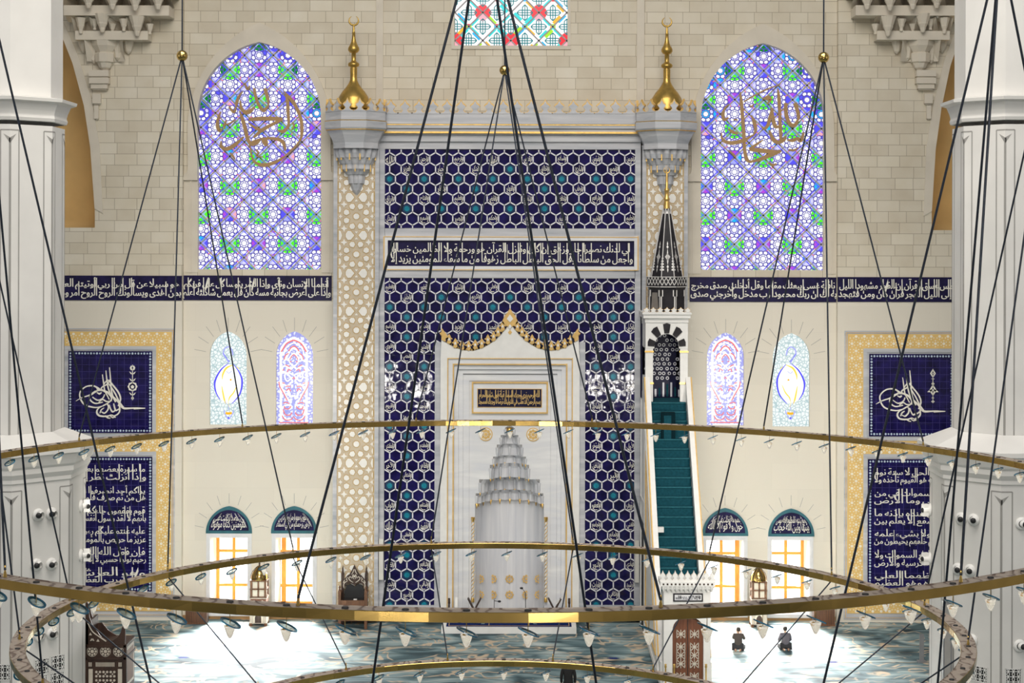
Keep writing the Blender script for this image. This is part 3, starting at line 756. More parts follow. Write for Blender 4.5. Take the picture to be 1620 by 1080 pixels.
S2 = [([8, 22, 22, 22, 20, 24, 6], [(365, 490), (375, 580), (385, 700), (395, 830), (400, 950), (420, 1040), (460, 1065)]), ([8, 24, 28, 24, 8], [(430, 1060), (520, 1040), (620, 1000), (680, 975), (700, 970)]),
      ([6, 26, 30, 20], [(700, 972), (620, 975), (520, 965), (440, 955)]), ([20, 16, 6], [(440, 955), (500, 915), (550, 880)]), ([4, 18, 24, 26, 8], [(210, 820), (225, 880), (290, 905), (390, 885), (470, 840)]),
      ([8, 24, 20, 6], [(455, 680), (480, 740), (490, 800), (470, 850)]), ([6, 22, 20, 20, 22, 8], [(670, 460), (680, 540), (685, 640), (690, 760), (695, 840), (690, 890)]), ([8, 26, 26, 22, 6], [(600, 800), (630, 870), (670, 900), (720, 880), (740, 850)]),
      ([22, 24, 22, 26, 8], [(735, 580), (740, 680), (770, 750), (810, 760), (840, 700)]), ([26, 22, 20, 6], [(810, 580), (830, 640), (840, 700), (835, 720)]), ([6, 18, 22, 20, 8], [(540, 770), (560, 790), (590, 760), (605, 700), (625, 620)]),
      ([16, 22, 24, 10], [(620, 620), (630, 700), (650, 770), (690, 770)]), ([8, 10, 10, 6], [(395, 570), (480, 520), (580, 470), (690, 430)]), ([10, 36, 20, 6], [(550, 545), (590, 540), (610, 555), (580, 590)]),
      ([6, 14, 22, 24, 6], [(270, 590), (235, 630), (225, 690), (240, 715), (270, 700)]), ([6, 22, 22, 24, 12], [(745, 880), (790, 885), (830, 870), (860, 885), (880, 820)]), ([8, 20, 16], [(270, 790), (300, 815), (345, 830)]),
      ([8, 14, 6], [(270, 965), (310, 1000), (330, 1030)]), ([10, 16, 6], [(760, 960), (800, 965), (840, 945)]), ([10, 18, 10], [(600, 1065), (625, 1085), (660, 1075)]), ([6, 12, 6], [(440, 600), (460, 610), (470, 590)]), ([8, 10, 8], [(310, 720), (330, 715), (340, 725)])]
for win, S, (ox, oy) in ((W1, S1, (300, 50)), (W2, S2, (1100, 50))):
    mb = MB(); f = lambda a, b: at(ox + a / 5.14, oy + b / 5.14, 0.15)
    strokes(mb, S, f, 0.14, 0.20, 1.25 / 5.14 / ppm(0.15))
    mb.build('script_lettering', M['window_gold'], win, 'bronze script held in front of the glass')

# ---- the four middle windows
def z0c(px, py, x0, y0, s, y): return at(x0 + px / s, y0 + py / s, y)
def arabesque(idx, h, org, cx, label):
    win = empty('window_%d' % idx, (sum(p[0] for p in h) / len(h), 0.2, min(p[1] for p in h)), label, 'window', kind='structure')
    mb = MB(); mb.face([(a, 0.2, b) for a, b in h], 0); mb.build('stained_glass', M['glass_blue_mosaic'], win)
    k = 1 / 6.0 / ppm(0.2)
    mb = MB(); C = at(org[0] + cx / 6.0, org[1], 0.2)[0]
    def fx(sx): return lambda a, b: (C + sx * a * k, at(org[0], org[1] + b / 6.0, 0.2)[1])
    # a = distance from the axis, b = height in the enlarged detail
    half = [('white', 22, [(0, 140), (60, 175), (105, 225), (122, 290), (122, 600), (120, 900), (118, 945)]), ('white', 12, [(0, 190), (50, 215), (85, 255), (95, 310)]),
            ('soft_red', 13, [(0, 165), (40, 180), (75, 205), (110, 262), (120, 275)]), ('soft_red', 11, [(0, 220), (30, 240), (48, 270)]), ('white', 20, [(0, 235), (35, 262), (55, 300), (88, 360)]),
            ('soft_red', 10, [(50, 290), (80, 310), (92, 350)]), ('white', 13, [(0, 285), (32, 320), (45, 360), (20, 400), (0, 410)]), ('soft_red', 9, [(0, 300), (22, 320), (38, 350)]), ('soft_red', 9, [(38, 368), (20, 370)]),
            ('white', 16, [(0, 410), (30, 440), (70, 410), (105, 420), (110, 460), (80, 470), (30, 520), (10, 560)]), ('soft_red', 9, [(40, 418), (65, 405), (80, 400)]), ('soft_red', 9, [(25, 455), (50, 440), (60, 470)]), ('soft_red', 9, [(95, 440), (105, 455)]),
            ('white', 13, [(0, 500), (35, 480), (75, 480), (85, 520), (60, 555), (30, 530)]), ('soft_red', 9, [(0, 515), (12, 535)]), ('white', 16, [(20, 560), (60, 600), (110, 570), (130, 540)]), ('soft_red', 9, [(85, 575), (110, 570)]),
            ('soft_red', 9, [(30, 605), (60, 600), (75, 610)]), ('white', 20, [(0, 690), (30, 700), (45, 660), (70, 640)]), ('soft_red', 10, [(30, 650), (45, 625), (70, 645)]), ('soft_red', 10, [(60, 740), (90, 680), (130, 610), (140, 560)]), ('white', 18, [(20, 760), (60, 720), (105, 640), (120, 600)]),
            ('soft_red', 9, [(40, 770), (70, 755), (100, 765)]), ('white', 16, [(10, 800), (50, 780), (100, 800), (110, 860), (80, 910), (20, 930)]), ('soft_red', 10, [(25, 790), (45, 815), (80, 815), (90, 790)]), ('soft_red', 10, [(15, 850), (35, 875), (80, 870), (100, 820)]), ('soft_red', 10, [(0, 890), (30, 920), (80, 920), (110, 880)]),
            ('soft_red', 10, [(0, 947), (140, 947)]), ('soft_blue', 6, [(0, 520), (0, 640)]), ('soft_blue', 6, [(5, 760), (5, 930)]), ('white', 14, [(0, 965), (120, 965)])]
    for sx in (-1, 1):
        for c, w, P in half: mb.ribbon([fx(sx)(*p) for p in P], w * k, 0.19 - (0.004 if c != 'white' else 0), 0.2, GI[c], 4, h)
    mb.build('arabesque_glass', GM, win)
def medallion(idx, h, org, cx, flip, label):
    win = empty('window_%d' % idx, (sum(p[0] for p in h) / len(h), 0.2, min(p[1] for p in h)), label, 'window', kind='structure')
    mb = MB(); mb.face([(a, 0.2, b) for a, b in h], 0); mb.build('stained_glass', M['glass_green_mosaic'], win)
    k = 1 / 6.0 / ppm(0.2); mb = MB(); C = at(org[0] + cx / 6.0, org[1], 0.2)[0]; s = -1 if flip else 1
    f = lambda a, b: (C + s * a * k, at(org[0], org[1] + b / 6.0, 0.2)[1])
    mb.prism([f(130 * math.cos(t) * (1 if abs(math.cos(t)) > .2 else .9), 580 + 185 * math.sin(t)) for t in [2 * PI * i / 28 for i in range(28)]], 0.192, 0.2, GI['white'])
    L = [('blue', [4, 14, 18, 12, 6], [(0, 385), (-75, 450), (-130, 560), (-120, 660), (-80, 730)]), ('blue', [4, 12, 18, 14, 4], [(45, 395), (100, 470), (128, 560), (105, 680), (30, 770)]), ('soft_blue', 12, [(0, 380), (-20, 340), (-50, 300), (-40, 250), (0, 230), (30, 260), (40, 310)]),
         ('blue', 6, [(-50, 290), (-10, 350), (10, 370)]), ('yellow', [4, 18, 16, 4], [(45, 400), (-20, 430), (-55, 490), (-60, 540)]), ('yellow', [4, 14, 16, 6], [(-65, 600), (-55, 660), (-40, 730), (-25, 770)]), ('yellow', [4, 12, 12, 4], [(80, 590), (50, 660), (10, 710), (0, 750)]), ('yellow', 6, [(75, 420), (100, 440)]),
         ('soft_blue', 9, [(-40, 830), (-35, 860), (0, 915), (40, 860), (45, 830)]), ('blue', 14, [(0, 895), (0, 915)]), ('orange', 22, [(-28, 858), (0, 862), (32, 856)]), ('orange', 16, [(12, 540), (28, 544)]), ('soft_blue', 6, [(-35, 740), (-20, 770)]), ('soft_blue', 5, [(0, 770), (0, 830)]), ('yellow', 5, [(-5, 750), (5, 800)]), ('soft_blue', 5, [(-20, 460), (0, 480), (30, 460)])]
    for c, w, P in L: mb.ribbon([f(*p) for p in P], [q * k for q in w] if isinstance(w, list) else w * k, 0.186, 0.192, GI[c], 5)
    mb.build('medallion_glass', GM, win)
medallion(4, MID[0], (320, 510), 252, False, 'small arched window left of the red and blue one, pale green glass with a blue oval medallion, on the left wall')
arabesque(5, MID[1], (320, 510), 870, 'small arched window with red and blue arabesques, just left of the left lattice pillar')
arabesque(6, MID[2], (1100, 510), 287, 'small arched window with red and blue arabesques, just right of the minbar')
medallion(7, MID[3], (1100, 510), 905, True, 'small arched window right of the red and blue one, pale green glass with a blue oval medallion, on the right wall')
# radiating voussoir joints round the middle windows and the lunettes
mb = MB()
for xc, yc, r0, r1 in ((361, 563, 36, 54), (466, 563, 36, 54), (1148, 565, 36, 54), (1252, 566, 36, 54), (362.5, 842, 41, 55), (465.5, 842, 41, 55), (1147, 845, 41, 55), (1251.5, 845, 41, 55)):
    for i in range(9):
        t = PI * (i + 0.5) / 9 + 0
        a = at(xc + r0 * math.cos(t), yc - 1.12 * r0 * math.sin(t)); b = at(xc + r1 * math.cos(t), yc - 1.12 * r1 * math.sin(t))
        mb.bar(a, b, 0.018, -0.006, 0, 0)
tag(mb.build('trim_5', M['groove']), kind='structure')

# ---- the four lower windows: white marble frame, deep reveal, pine casement, bright daylight
for i, (h, mull, hor, side) in enumerate(((LOW[0], (343.5, 370), (871, 925), 'left'), (LOW[1], (449, 472), (872, 926), 'left'), (LOW[2], (1141, 1166), (875, 927), 'right'), (LOW[3], (1243, 1270), (875, 929), 'right'))):
    lab = ('lower window %s with white marble frame and pine casement, bright with daylight, under a blue lunette' %
           ('farthest left', 'beside the left lattice pillar', 'beside the minbar', 'farthest right')[i])
    x0, x1 = h[0][0], h[1][0]; z0, z1 = h[0][1], h[2][1]
    win = empty('window_%d' % (8 + i), ((x0 + x1) / 2, 0, z0), lab, 'window', kind='structure')
    mb = MB()
    for o, yf in ((0.19, -0.07), (0.10, -0.11)):
        mb.box(x0 - o, x0 - o + 0.09, yf, 0, z0 - 0.03, z1 + o - .09); mb.box(x1 + o - 0.09, x1 + o, yf, 0, z0 - 0.03, z1 + o - .09); mb.box(x0 - o, x1 + o, yf, 0, z1 + o - 0.09, z1 + o)
    mb.box(x0 - 0.2, x1 + 0.2, -0.14, 0, z0 - 0.2, z0 - 0.03)
    mb.build('window_frame', M['jamb'], win)
    mb = MB(); mb.face([(x0 - 1, 1.53, z0 - .5), (x1 + 1, 1.53, z0 - .5), (x1 + 1, 1.53, z1 + .5), (x0 - 1, 1.53, z1 + .5)]); mb.build('pane', M['daylight'], win)
    mb = MB(); yc = 1.40
    for j, px in enumerate(mull):
        x = at(px, 900, yc)[0]; w = (0.10 if (j == 0) == (side == 'left') else 0.065)
        mb.box(x - w, x + w, yc, yc + 0.1, z0, z1)
    for py in hor:
        z = at(px, py, yc)[1]; mb.box(x0, x1, yc + 0.01, yc + 0.09, z - 0.06, z + 0.06)
    mb.box(x0, x1, yc, yc + 0.1, z0, z0 + 0.12)
    mb.build('casement', M['frame_orange'], win)
    area('window_daylight', ((x0 + x1) / 2, 1.25, (z0 + z1) / 2 + .2), ((x0 + x1) / 2 * 0.97, -4.6, 0), 1.45, 2.9, 1000, (1.0, 0.98, 0.95), 58)
# ------------------------------------------------------------------ the marble portal with the mihrab
YP = -0.6                                              # plane of the tiled fields
def prect(mb, x0, x1, yt, yb, y0, y1, mi=0): mb.prism(px_rect(x0, x1, yt, yb, y0), y0, y1, mi)
def frame(mb, x0, x1, yt, yb, w, y0, y1, mi=0):
    """picture frame, w px wide"""
    prect(mb, x0, x0 + w, yt, yb, y0, y1, mi); prect(mb, x1 - w, x1, yt, yb, y0, y1, mi)
    prect(mb, x0 + w, x1 - w, yt, yt + w, y0, y1, mi); prect(mb, x0 + w, x1 - w, yb - w, yb, y0, y1, mi)
def nframe(mb, x0, x1, yt, yb, w, y0, y1, mi=0):
    prect(mb, x0, x0 + w, yt, yb, y0, y1, mi); prect(mb, x1 - w, x1, yt, yb, y0, y1, mi); prect(mb, x0 + w, x1 - w, yt, yt + w, y0, y1, mi)

# grey marble surround holding the tile fields
mb = MB()
yf = YP - 0.08
prect(mb, 600, 609, 212, 981, yf, 0); prect(mb, 1005, 1014, 212, 981, yf, 0)
prect(mb, 609, 1005, 212, 236, yf, 0); prect(mb, 609, 1005, 361, 374, yf, 0); prect(mb, 609, 1005, 426, 439.5, yf, 0)
prect(mb, 609, 690, 957, 981, yf, 0); prect(mb, 924, 1005, 957, 981, yf, 0)
tag(mb.build('marble_surround', M['grey_marble']), 'grey veined marble surround framing the two hexagon tile fields of the portal', 'surround')

# hexagon tile fields
K = 1 / ppm(YP)
HX = 18.14; HY = 15.68
NAMES = ('الله الرحمن الرحيم الملك القدوس السلام المؤمن المهيمن العزيز الجبار المتكبر الخالق البارئ المصور الغفار القهار الوهاب الرزاق الفتاح العليم القابض الباسط الخافض الرافع المعز المذل السميع البصير الحكم العدل اللطيف الخبير الحليم العظيم الغفور الشكور العلي الكبير الحفيظ المقيت الحسيب الجليل الكريم الرقيب المجيب الواسع الحكيم الودود المجيد الباعث الشهيد الحق الوكيل القوي المتين الولي الحميد المحصي المبدئ المعيد المحيي المميت الحي القيوم الواجد الماجد الواحد الصمد القادر المقتدر المقدم المؤخر الأول الآخر الظاهر الباطن الوالي المتعالي البر التواب المنتقم العفو الرؤوف المالك المقسط الجامع الغني المغني المانع الضار النافع النور الهادي البديع الباقي الوارث الرشيد الصبور الكافي').split(' ')
name_i = [0]
def hex_field(name, label, row0, rows, clips, layout, hidden):
    """row0: image height of row 0; layout(row) -> list of (column, kind)"""
    root = empty(name, (at(807, 0, YP)[0], YP, min(min(p[1] for p in c) for c in clips)), label, 'tile panel', 'hexagon tile fields')
    bk = MB()
    for c in clips: bk.prism(c, YP, 0.0 - 0.05)
    bk.build('glazed_field', M['cobalt'], root)
    gr = MB(); seen = set()
    r_ = HX / math.sqrt(3)
    for row in range(-1, rows + 2):
        for q in range(-1, 23):
            cx = 807 + (q - 10.5) * HX + (HX / 2 if row % 2 else 0); cy = row0 + row * HY
            P = [(cx + r_ * math.sin(PI / 3 * i), cy - r_ * math.cos(PI / 3 * i)) for i in range(6)]
            for i in range(6):
                a, b = P[i], P[(i + 1) % 6]
                key = (round((a[0] + b[0])), round((a[1] + b[1])))
                if key in seen or (key[0] + 1, key[1]) in seen or (key[0], key[1] + 1) in seen or (key[0] - 1, key[1]) in seen or (key[0], key[1] - 1) in seen: continue
                seen.add(key)
                A, B = at(*a, YP), at(*b, YP)
                for c in clips: gr.bar(A, B, 1.9 * K, YP - 0.025, YP, 0, c)
    gr.build('hexagon_grid', M['hex_line'], root)
    for row in range(rows):
        for q, kind in layout(row):
            cx = 807 + (q - 10.5) * HX; cy = row0 + row * HY
            if hidden(cx, cy): continue
            X, Z = at(cx, cy, YP)
            if kind == 'T':
                t = MB()
                r1 = 7.6 * K
                t.prism(ngon(X, Z, r1, 6, PI / 2), YP - 0.008, YP, 1)
                t.prism(ngon(X, Z, 4.4 * K, 8, PI / 8), YP - 0.02, YP, 0)
                t.build('turquoise_tile', [M['teal_star'], M['teal_halo']], root)
            else:
                t = MB(); w = NAMES[name_i[0] % len(NAMES)]; name_i[0] += 1
                R0 = 6.6 * K
                rnd = (lambda X, Z, R0: lambda x, z: (X + (x - X) * math.sqrt(max(.25, 1 - 0.62 * ((z - Z) / R0) ** 2)), Z + (z - Z) * math.sqrt(max(.25, 1 - 0.45 * ((x - X) / R0) ** 2))))(X, Z, R0)
                v, f = text_geo(w, 0.006, 0.02, 1)
                write(t, w, X - R0, X + R0, Z - R0 * .95, Z + R0 * .95, YP, 0, 0.004, 0.012, 0, rnd)
                # the article's tall strokes and the curl below fill the roundel
                t.ribbon([(X + R0 * 1.0, Z + R0 * .55), (X + R0 * 1.04, Z - R0 * .1), (X + R0 * .75, Z - R0 * .75)], 0.75 * K, YP - 0.012, YP, 0, 3)
                t.ribbon([(X + R0 * .3, Z - R0 * .98), (X - R0 * .3, Z - R0 * 1.02), (X - R0 * .85, Z - R0 * .6)], [0.9 * K, 1.0 * K, .4 * K], YP - 0.012, YP, 0, 3)
                t.build('name_roundel', M['ink'], root)
    return root
def lay_up(r):
    A = [0, 3, 6, 9, 12, 15, 18, 21]; B = [1.5, 4.5, 7.5, 10.5, 13.5, 16.5, 19.5]
    return {0: [(q, 'N') for q in A], 1: [(q, 'T' if q == 10.5 else 'N') for q in B], 2: [(q, 'T') for q in A], 3: [(q, 'N' if q in (4.5, 10.5, 16.5) else 'T') for q in B],
            4: [(q, 'N') for q in A], 5: [(q, 'T') for q in B], 6: [(q, 'N') for q in A]}.get(r, [])
def lay_low(r):
    A = [0, 3, 6, 9, 12, 15, 18, 21]; B = [1.5, 4.5, 7.5, 10.5, 13.5, 16.5, 19.5]
    if r == 0: return [(q, 'N') for q in A]
    if r == 1: return [(q, 'N' if q in (1.5, 7.5, 13.5, 19.5) else 'T') for q in B]
    if r == 2: return [(q, 'T') for q in A]
    if r == 3: return [(q, 'T') for q in B if q != 10.5]
    if r == 4: return [(q, 'N') for q in A]
    if r == 5: return [(q, 'T') for q in (1.5, 7.5, 13.5, 19.5)]
    k = r % 6
    if k in (0, 4): return [(q, 'N') for q in (0, 3, 18, 21)]
    if k == 1: return [(q, 'N') for q in (1.5, 19.5)]
    if k == 2: return [(q, 'T') for q in (0, 3, 18, 21)]
    return [(q, 'T') for q in (1.5, 19.5)]
hex_field('hexagon_tile_panel', 'upper field of dark cobalt hexagon tiles with white name roundels, under the portal cornice', 251.7, 7, [px_rect(608.5, 1005.5, 236, 361, YP)], lay_up, lambda x, y: False)
hex_field('hexagon_tile_panel', 'lower field of cobalt hexagon tiles running down both sides of the mihrab', 454.4, 33,
          [px_rect(608.8, 1005, 439.5, 560, YP), px_rect(608.8, 694, 560, 957, YP), px_rect(920, 1005, 560, 957, YP)], lay_low, lambda x, y: y > 930 and False)

# long inscription between the two fields
r = empty('inscription_frieze', (at(807, 400, YP)[0], YP, at(807, 426, YP)[1]), 'long white on cobalt inscription panel with gold border between the two hexagon tile fields', 'inscription')
mb = MB(); frame(mb, 606, 1011, 373, 428, 7.5, YP - 0.14, YP + .1); mb.build('marble_frame', M['white_marble'], r)
mb = MB(); frame(mb, 606.5, 1010.5, 373.5, 427.5, 1.9, YP - 0.16, YP - 0.14); mb.build('gold_border', M['gold_paint'], r)
mb = MB(); prect(mb, 614, 1003, 380, 421, YP - 0.02, YP + .1); mb.build('field', M['cobalt_flat'], r)
V_MID = 'واجعل لي من لدنك سلطانا نصيرا وقل جاء الحق وزهق الباطل إن الباطل كان زهوقا وننزل من القرآن ما هو شفاء ورحمة للمؤمنين ولا يزيد الظالمين إلا خسارا'
a = px_rect(618, 1001, 382.5, 419, YP)
mb = MB(); tiers(mb, V_MID, a[0][0], a[1][0], a[0][1], a[2][1], YP - 0.02, 0, 1, -0.008); mb.build('lettering', M['ink'], r)

# cornice with its row of ogee merlons
YC = -1.0
r = empty('portal_cornice', (at(807, 0, YC)[0], YC, at(807, 212, YC)[1]), 'grey marble cornice over the portal with gold lines and gold-edged ogee merlons', 'cornice')
mb = MB()
for yt, yb, y in ((178, 196, YC), (196, 203, YC - 0.05), (203, 209, YC + 0.05), (209, 214, YC + 0.14), (214, 224, YC + .2)): prect(mb, 600, 1014, yt, yb, y, 0)
mb.build('marble_courses', M['grey_marble'], r)
mb = MB(); prect(mb, 600, 1014, 196, 198, YC - 0.08, YC); prect(mb, 600, 1014, 207.5, 211, YC - 0.02, YC + .1); mb.build('gold_lines', M['gold'], r)
def merlon(xc, yb, h, w, s=1.0):
    P = [(-.5, 0), (-.5, .08), (-.32, .10), (-.17, .26), (-.24, .40), (-.38, .54), (-.27, .66), (-.15, .72), (-.08, .84), (0, 1.0)]
    P = [(a * s if b > 0.05 else a, b * s + (0 if s == 1 else .0)) for a, b in P]
    return [(xc + a * w, yb - b * h) for a, b in P] + [(xc - a * w, yb - b * h) for a, b in P[:-1]][::-1]
for i in range(18):
    xc = 618.5 + i * 22.2
    mb = MB(); mb.prism(pts(merlon(xc, 180, 24, 22.2), YC), YC, YC + 0.12, 1, True); mb.prism(pts(merlon(xc, 180, 24, 22.2, 0.86), YC), YC - 0.02, YC, 0)
    mb.build('merlon', [M['grey_marble'], M['gold_paint']], r)

# lattice pillars with muqarnas capital and crenellated turret
def lattice_pillar(xc, dy, label):
    yl = -0.95; k = 1 / ppm(yl)
    r = empty('lattice_pillar', (at(xc, 980, yl)[0], yl, 0), label, 'pillar')
    mb = MB(); frame(mb, xc - 36, xc + 36, 228 + dy, 981, 6, yl - 0.05, 0); 
    mb.build('marble_frame', M['grey_marble'], r)
    mb = MB(); prect(mb, xc - 30, xc + 30, 234 + dy, 975, yl, 0); mb.build('lattice_ground', M['lattice_base'], r)
    clip = px_rect(xc - 29.2, xc + 29.2, 236 + dy, 973, yl)
    g = MB(); w = MB()
    def cell(P, cx, cy, grow=1.28):
        q = [(cx + a / 9, cy + b / 9) for a, b in P]; mx = sum(a for a, b in q) / len(q); my = sum(b for a, b in q) / len(q)
        big = clip_poly(pts([(mx + (a - mx) * grow, my + (b - my) * grow) for a, b in q], yl), clip)
        if len(big) > 2: g.prism(big, yl - 0.012, yl)
        c2 = (clip[0][0] + .05, clip[1][0] - .05); small = clip_poly(pts(q, yl), rect(c2[0], c2[1], clip[0][1], clip[2][1]))
        if len(small) > 2: w.prism(small, yl - 0.026, yl)
    y = 582.2 + dy - 60 * 6
    while y < 1000:
        cy = y
        cell([(44 * math.cos(PI / 8 + PI / 4 * i), 44 * math.sin(PI / 8 + PI / 4 * i)) for i in range(8)], xc, cy)
        for i in range(8):
            t = PI / 8 + PI / 4 * i; px_, py_ = 148 * math.cos(t), 148 * math.sin(t)
            cell([(px_ + rr * math.cos(t + o), py_ + rr * math.sin(t + o)) for o, rr in ((0, 46), (.9, 46), (1.9, 40), (PI, 42), (-1.9, 40), (-.9, 46))], xc, cy)
        for sx in (-1, 1):
            for sy in (-1, 1):
                cell([(sx * 175 + (54 if i % 2 == 0 else 22) * math.cos(PI / 4 * i), sy * 172 + (54 if i % 2 == 0 else 22) * math.sin(PI / 4 * i)) for i in range(8)], xc, cy, 1.22)
                cell([(sx * 262, sy * 100 + 52), (sx * 225, sy * 100 + 38), (sx * 215, sy * 100), (sx * 225, sy * 100 - 38), (sx * 262, sy * 100 - 52)], xc, cy, 1.2)
            cell([(sx * 225 + (36 if i % 2 == 0 else 15) * math.cos(PI / 4 * i), (36 if i % 2 == 0 else 15) * math.sin(PI / 4 * i)) for i in range(8)], xc, cy, 1.22)
            cell([(sx * 152, 270 - 22), (sx * 122, 270 - 66), (sx * 78, 270 - 62), (sx * 28, 270), (sx * 78, 270 + 62), (sx * 122, 270 + 66), (sx * 152, 270 + 22)], xc, cy, 1.18)
            cell([(sx * 262, 270 - 76), (sx * 222, 270 - 62), (sx * 202, 270), (sx * 222, 270 + 62), (sx * 262, 270 + 76)], xc, cy, 1.18)
            cell([(0, 270 + sx * 24), (26, 270 + sx * 58), (-26, 270 + sx * 58)], xc, cy, 1.25)
        y += 60
    g.build('star_lattice', M['lattice_rim'], r); w.build('ivory_inlay', M['lattice_white'], r)
    # turret
    yc = -1.05; X = at(xc, 300, yc)[0]; kk = 1 / ppm(yc); Z = lambda py: at(xc, py + dy, yc)[1]
    rad = lambda w_: w_ / 2 * kk / math.cos(PI / 8)
    mb = MB()
    mb.lathe([(rad(94), Z(178)), (rad(94), Z(193)), (rad(96), Z(194)), (rad(96), Z(204)), (rad(88), Z(209)), (rad(84), Z(212)), (rad(74), Z(222)), (rad(70), Z(227)), (rad(70), Z(236))], (X, yc, 0), 8, 0, rot=PI / 8, sm=False)
    mb.lathe([(0, Z(181)), (rad(94), Z(181))], (X, yc, 0), 8, 0, rot=PI / 8, sm=False)
    mb.build('turret', M['grey_marble'], r)
    mb = MB()
    for p0, p1, w_ in ((192.5, 194, 96.6), (204, 208, 93)):
        mb.lathe([(rad(w_), Z(p0)), (rad(w_ * .985), Z(p1))], (X, yc, 0), 8, 0, rot=PI / 8, sm=False)
    mb.build('gold_lines', M['gold'], r)
    for i in range(8):
        t = PI / 4 * i - PI / 2; d = Vector((math.cos(t), math.sin(t))); s = Vector((-d.y, d.x)); ap = 47 * kk
        if d.y > 0.5: continue
        for j in (-0.5, 0.5):
            mb = MB(); c = Vector((X, yc)) + d * ap + s * (j * 19.4 * kk)
            for sc_, o, mi in ((1.0, 0.0, 1), (0.84, 0.02, 0)):
                P = merlon(0, 0, 21, 19.4, sc_)
                front = [(c.x + s.x * a * kk + d.x * o, c.y + s.y * a * kk + d.y * o, Z(179) - b * kk) for a, b in P]; back = [(x - d.x * .1, y_ - d.y * .1, z) for x, y_, z in front]
                mb.face(front[::-1], mi); mb.face(back, mi)
                for q in range(len(front)):
                    w2 = (q + 1) % len(front); mb.face([front[q], front[w2], back[w2], back[q]], mi)
            mb.build('merlon', [M['grey_marble'], M['gold_paint']], r)
    # muqarnas capital: scalloped tiers dwindling to a point
    mb = MB(); gd = MB()
    def scal(w_, z0_, z1_, n, w1_=None):
        w1_ = w1_ or w_
        m = n * 6
        v = []
        for z, ww in ((z0_, w_), (z1_, w1_)):
            for q in range(m + 1):
                t = PI + PI * q / m
                rr = ww / 2 * kk * (0.86 + 0.14 * abs(math.cos(n * (t - PI) )))
                v.append((X + rr * math.cos(t), yc + 0.1 + rr * math.sin(t), z))
        mb.mesh(v, [(q, q + 1, m + 1 + q + 1, m + 1 + q) for q in range(m)], 0)
        mb.face([v[q] for q in range(m + 1)][::-1], 0); mb.face([v[m + 1 + q] for q in range(m + 1)], 0)
    scal(70, Z(236), Z(243), 8); scal(66, Z(250), Z(243), 8, 70); scal(52, Z(260), Z(250), 6, 62); scal(50, Z(268), Z(260), 6); scal(34, Z(276), Z(268), 4, 46); scal(26, Z(290), Z(276), 4, 28); scal(14, Z(301), Z(290), 3, 22); scal(3, Z(308), Z(301), 2, 14)
    mb.build('muqarnas_capital', M['grey_marble'], r)
    for w_, za, zb, n in ((66, 244, 254, 6), (50, 261, 272, 5)):
        for q in range(n):
            gd = MB()
            t = PI + PI * (q + .5) / n; rr = w_ / 2 * kk * .95
            gd.box(X + rr * math.cos(t) - 0.025, X + rr * math.cos(t) + 0.025, yc + 0.1 + rr * math.sin(t) - .03, yc + .1 + rr * math.sin(t) + .03, Z(zb), Z(za))
            gd.build('gilded_pendant', M['gold'], r)
lattice_pillar(563.8, 0, 'ivory and tan star-lattice pillar of the portal, behind the dark carved chair')
lattice_pillar(1052.5, 1.5, 'ivory and tan star-lattice pillar of the portal, behind the minbar spire')

# gilded crescent finials on the turrets
def finial(xc, dy, label):
    y = -1.05; k = 1 / ppm(y); X = at(xc, 100, y)[0]; Z = lambda py: at(xc, py + dy, y)[1]
    zb = Z(172)
    r = empty('crescent_finial', (X, y, zb), label, 'finial')
    mb = MB(); mb.lathe([(a * k, Z(p)) for a, p in ((25, 172), (24.5, 158), (23, 153), (18, 145), (12, 138), (8, 132), (5.8, 127), (5.4, 122), (5.6, 108))], (X, y, 0), 20); mb.build('dome', M['finial_gold'], r)
    mb = MB(); mb.lathe([(a * k, Z(p)) for a, p in ((5.4, 108), (4.6, 106.5), (8.2, 105), (9.2, 102), (8, 99.5), (5, 98), (3.7, 96), (3.6, 84), (6.5, 83), (9, 79.5), (8.6, 75.5), (6, 71), (4, 66), (2.8, 60), (2.4, 53), (2.8, 52.5), (2, 50), (1.8, 44), (1.2, 40.5))], (X, y, 0), 16); mb.build('stem', M['finial_gold'], r)
    mb = MB(); cz = Z(32.5)
    path = []; rad = []
    for i in range(25):
        t = R(118) + R(304) * i / 24
        path.append((X + 7.4 * k * math.cos(t), y, cz + 7.4 * k * math.sin(t))); rad.append((0.35 + 1.35 * math.sin(PI * i / 24)) * k)
    mb.tube(path, rad, 8); mb.build('crescent', M['finial_gold'], r)
finial(559.5, 0, 'gilded crescent finial on the turret above the pillar with the carved chair')
finial(1055, 2, 'gilded crescent finial on the turret above the minbar spire')

# ---- mihrab
r = empty('mihrab', (at(807, 980, -0.9)[0], -0.9, 0), 'white marble mihrab niche with scalloped gold crest, gold-lined frames and stepped muqarnas hood', 'mihrab')
mb = MB()
prect(mb, 688, 697.5, 541, 981, YP - 0.1, YP + .05); prect(mb, 917, 926, 541, 981, YP - 0.1, YP + .05); mb.build('side_slabs', M['grey_marble'], r)
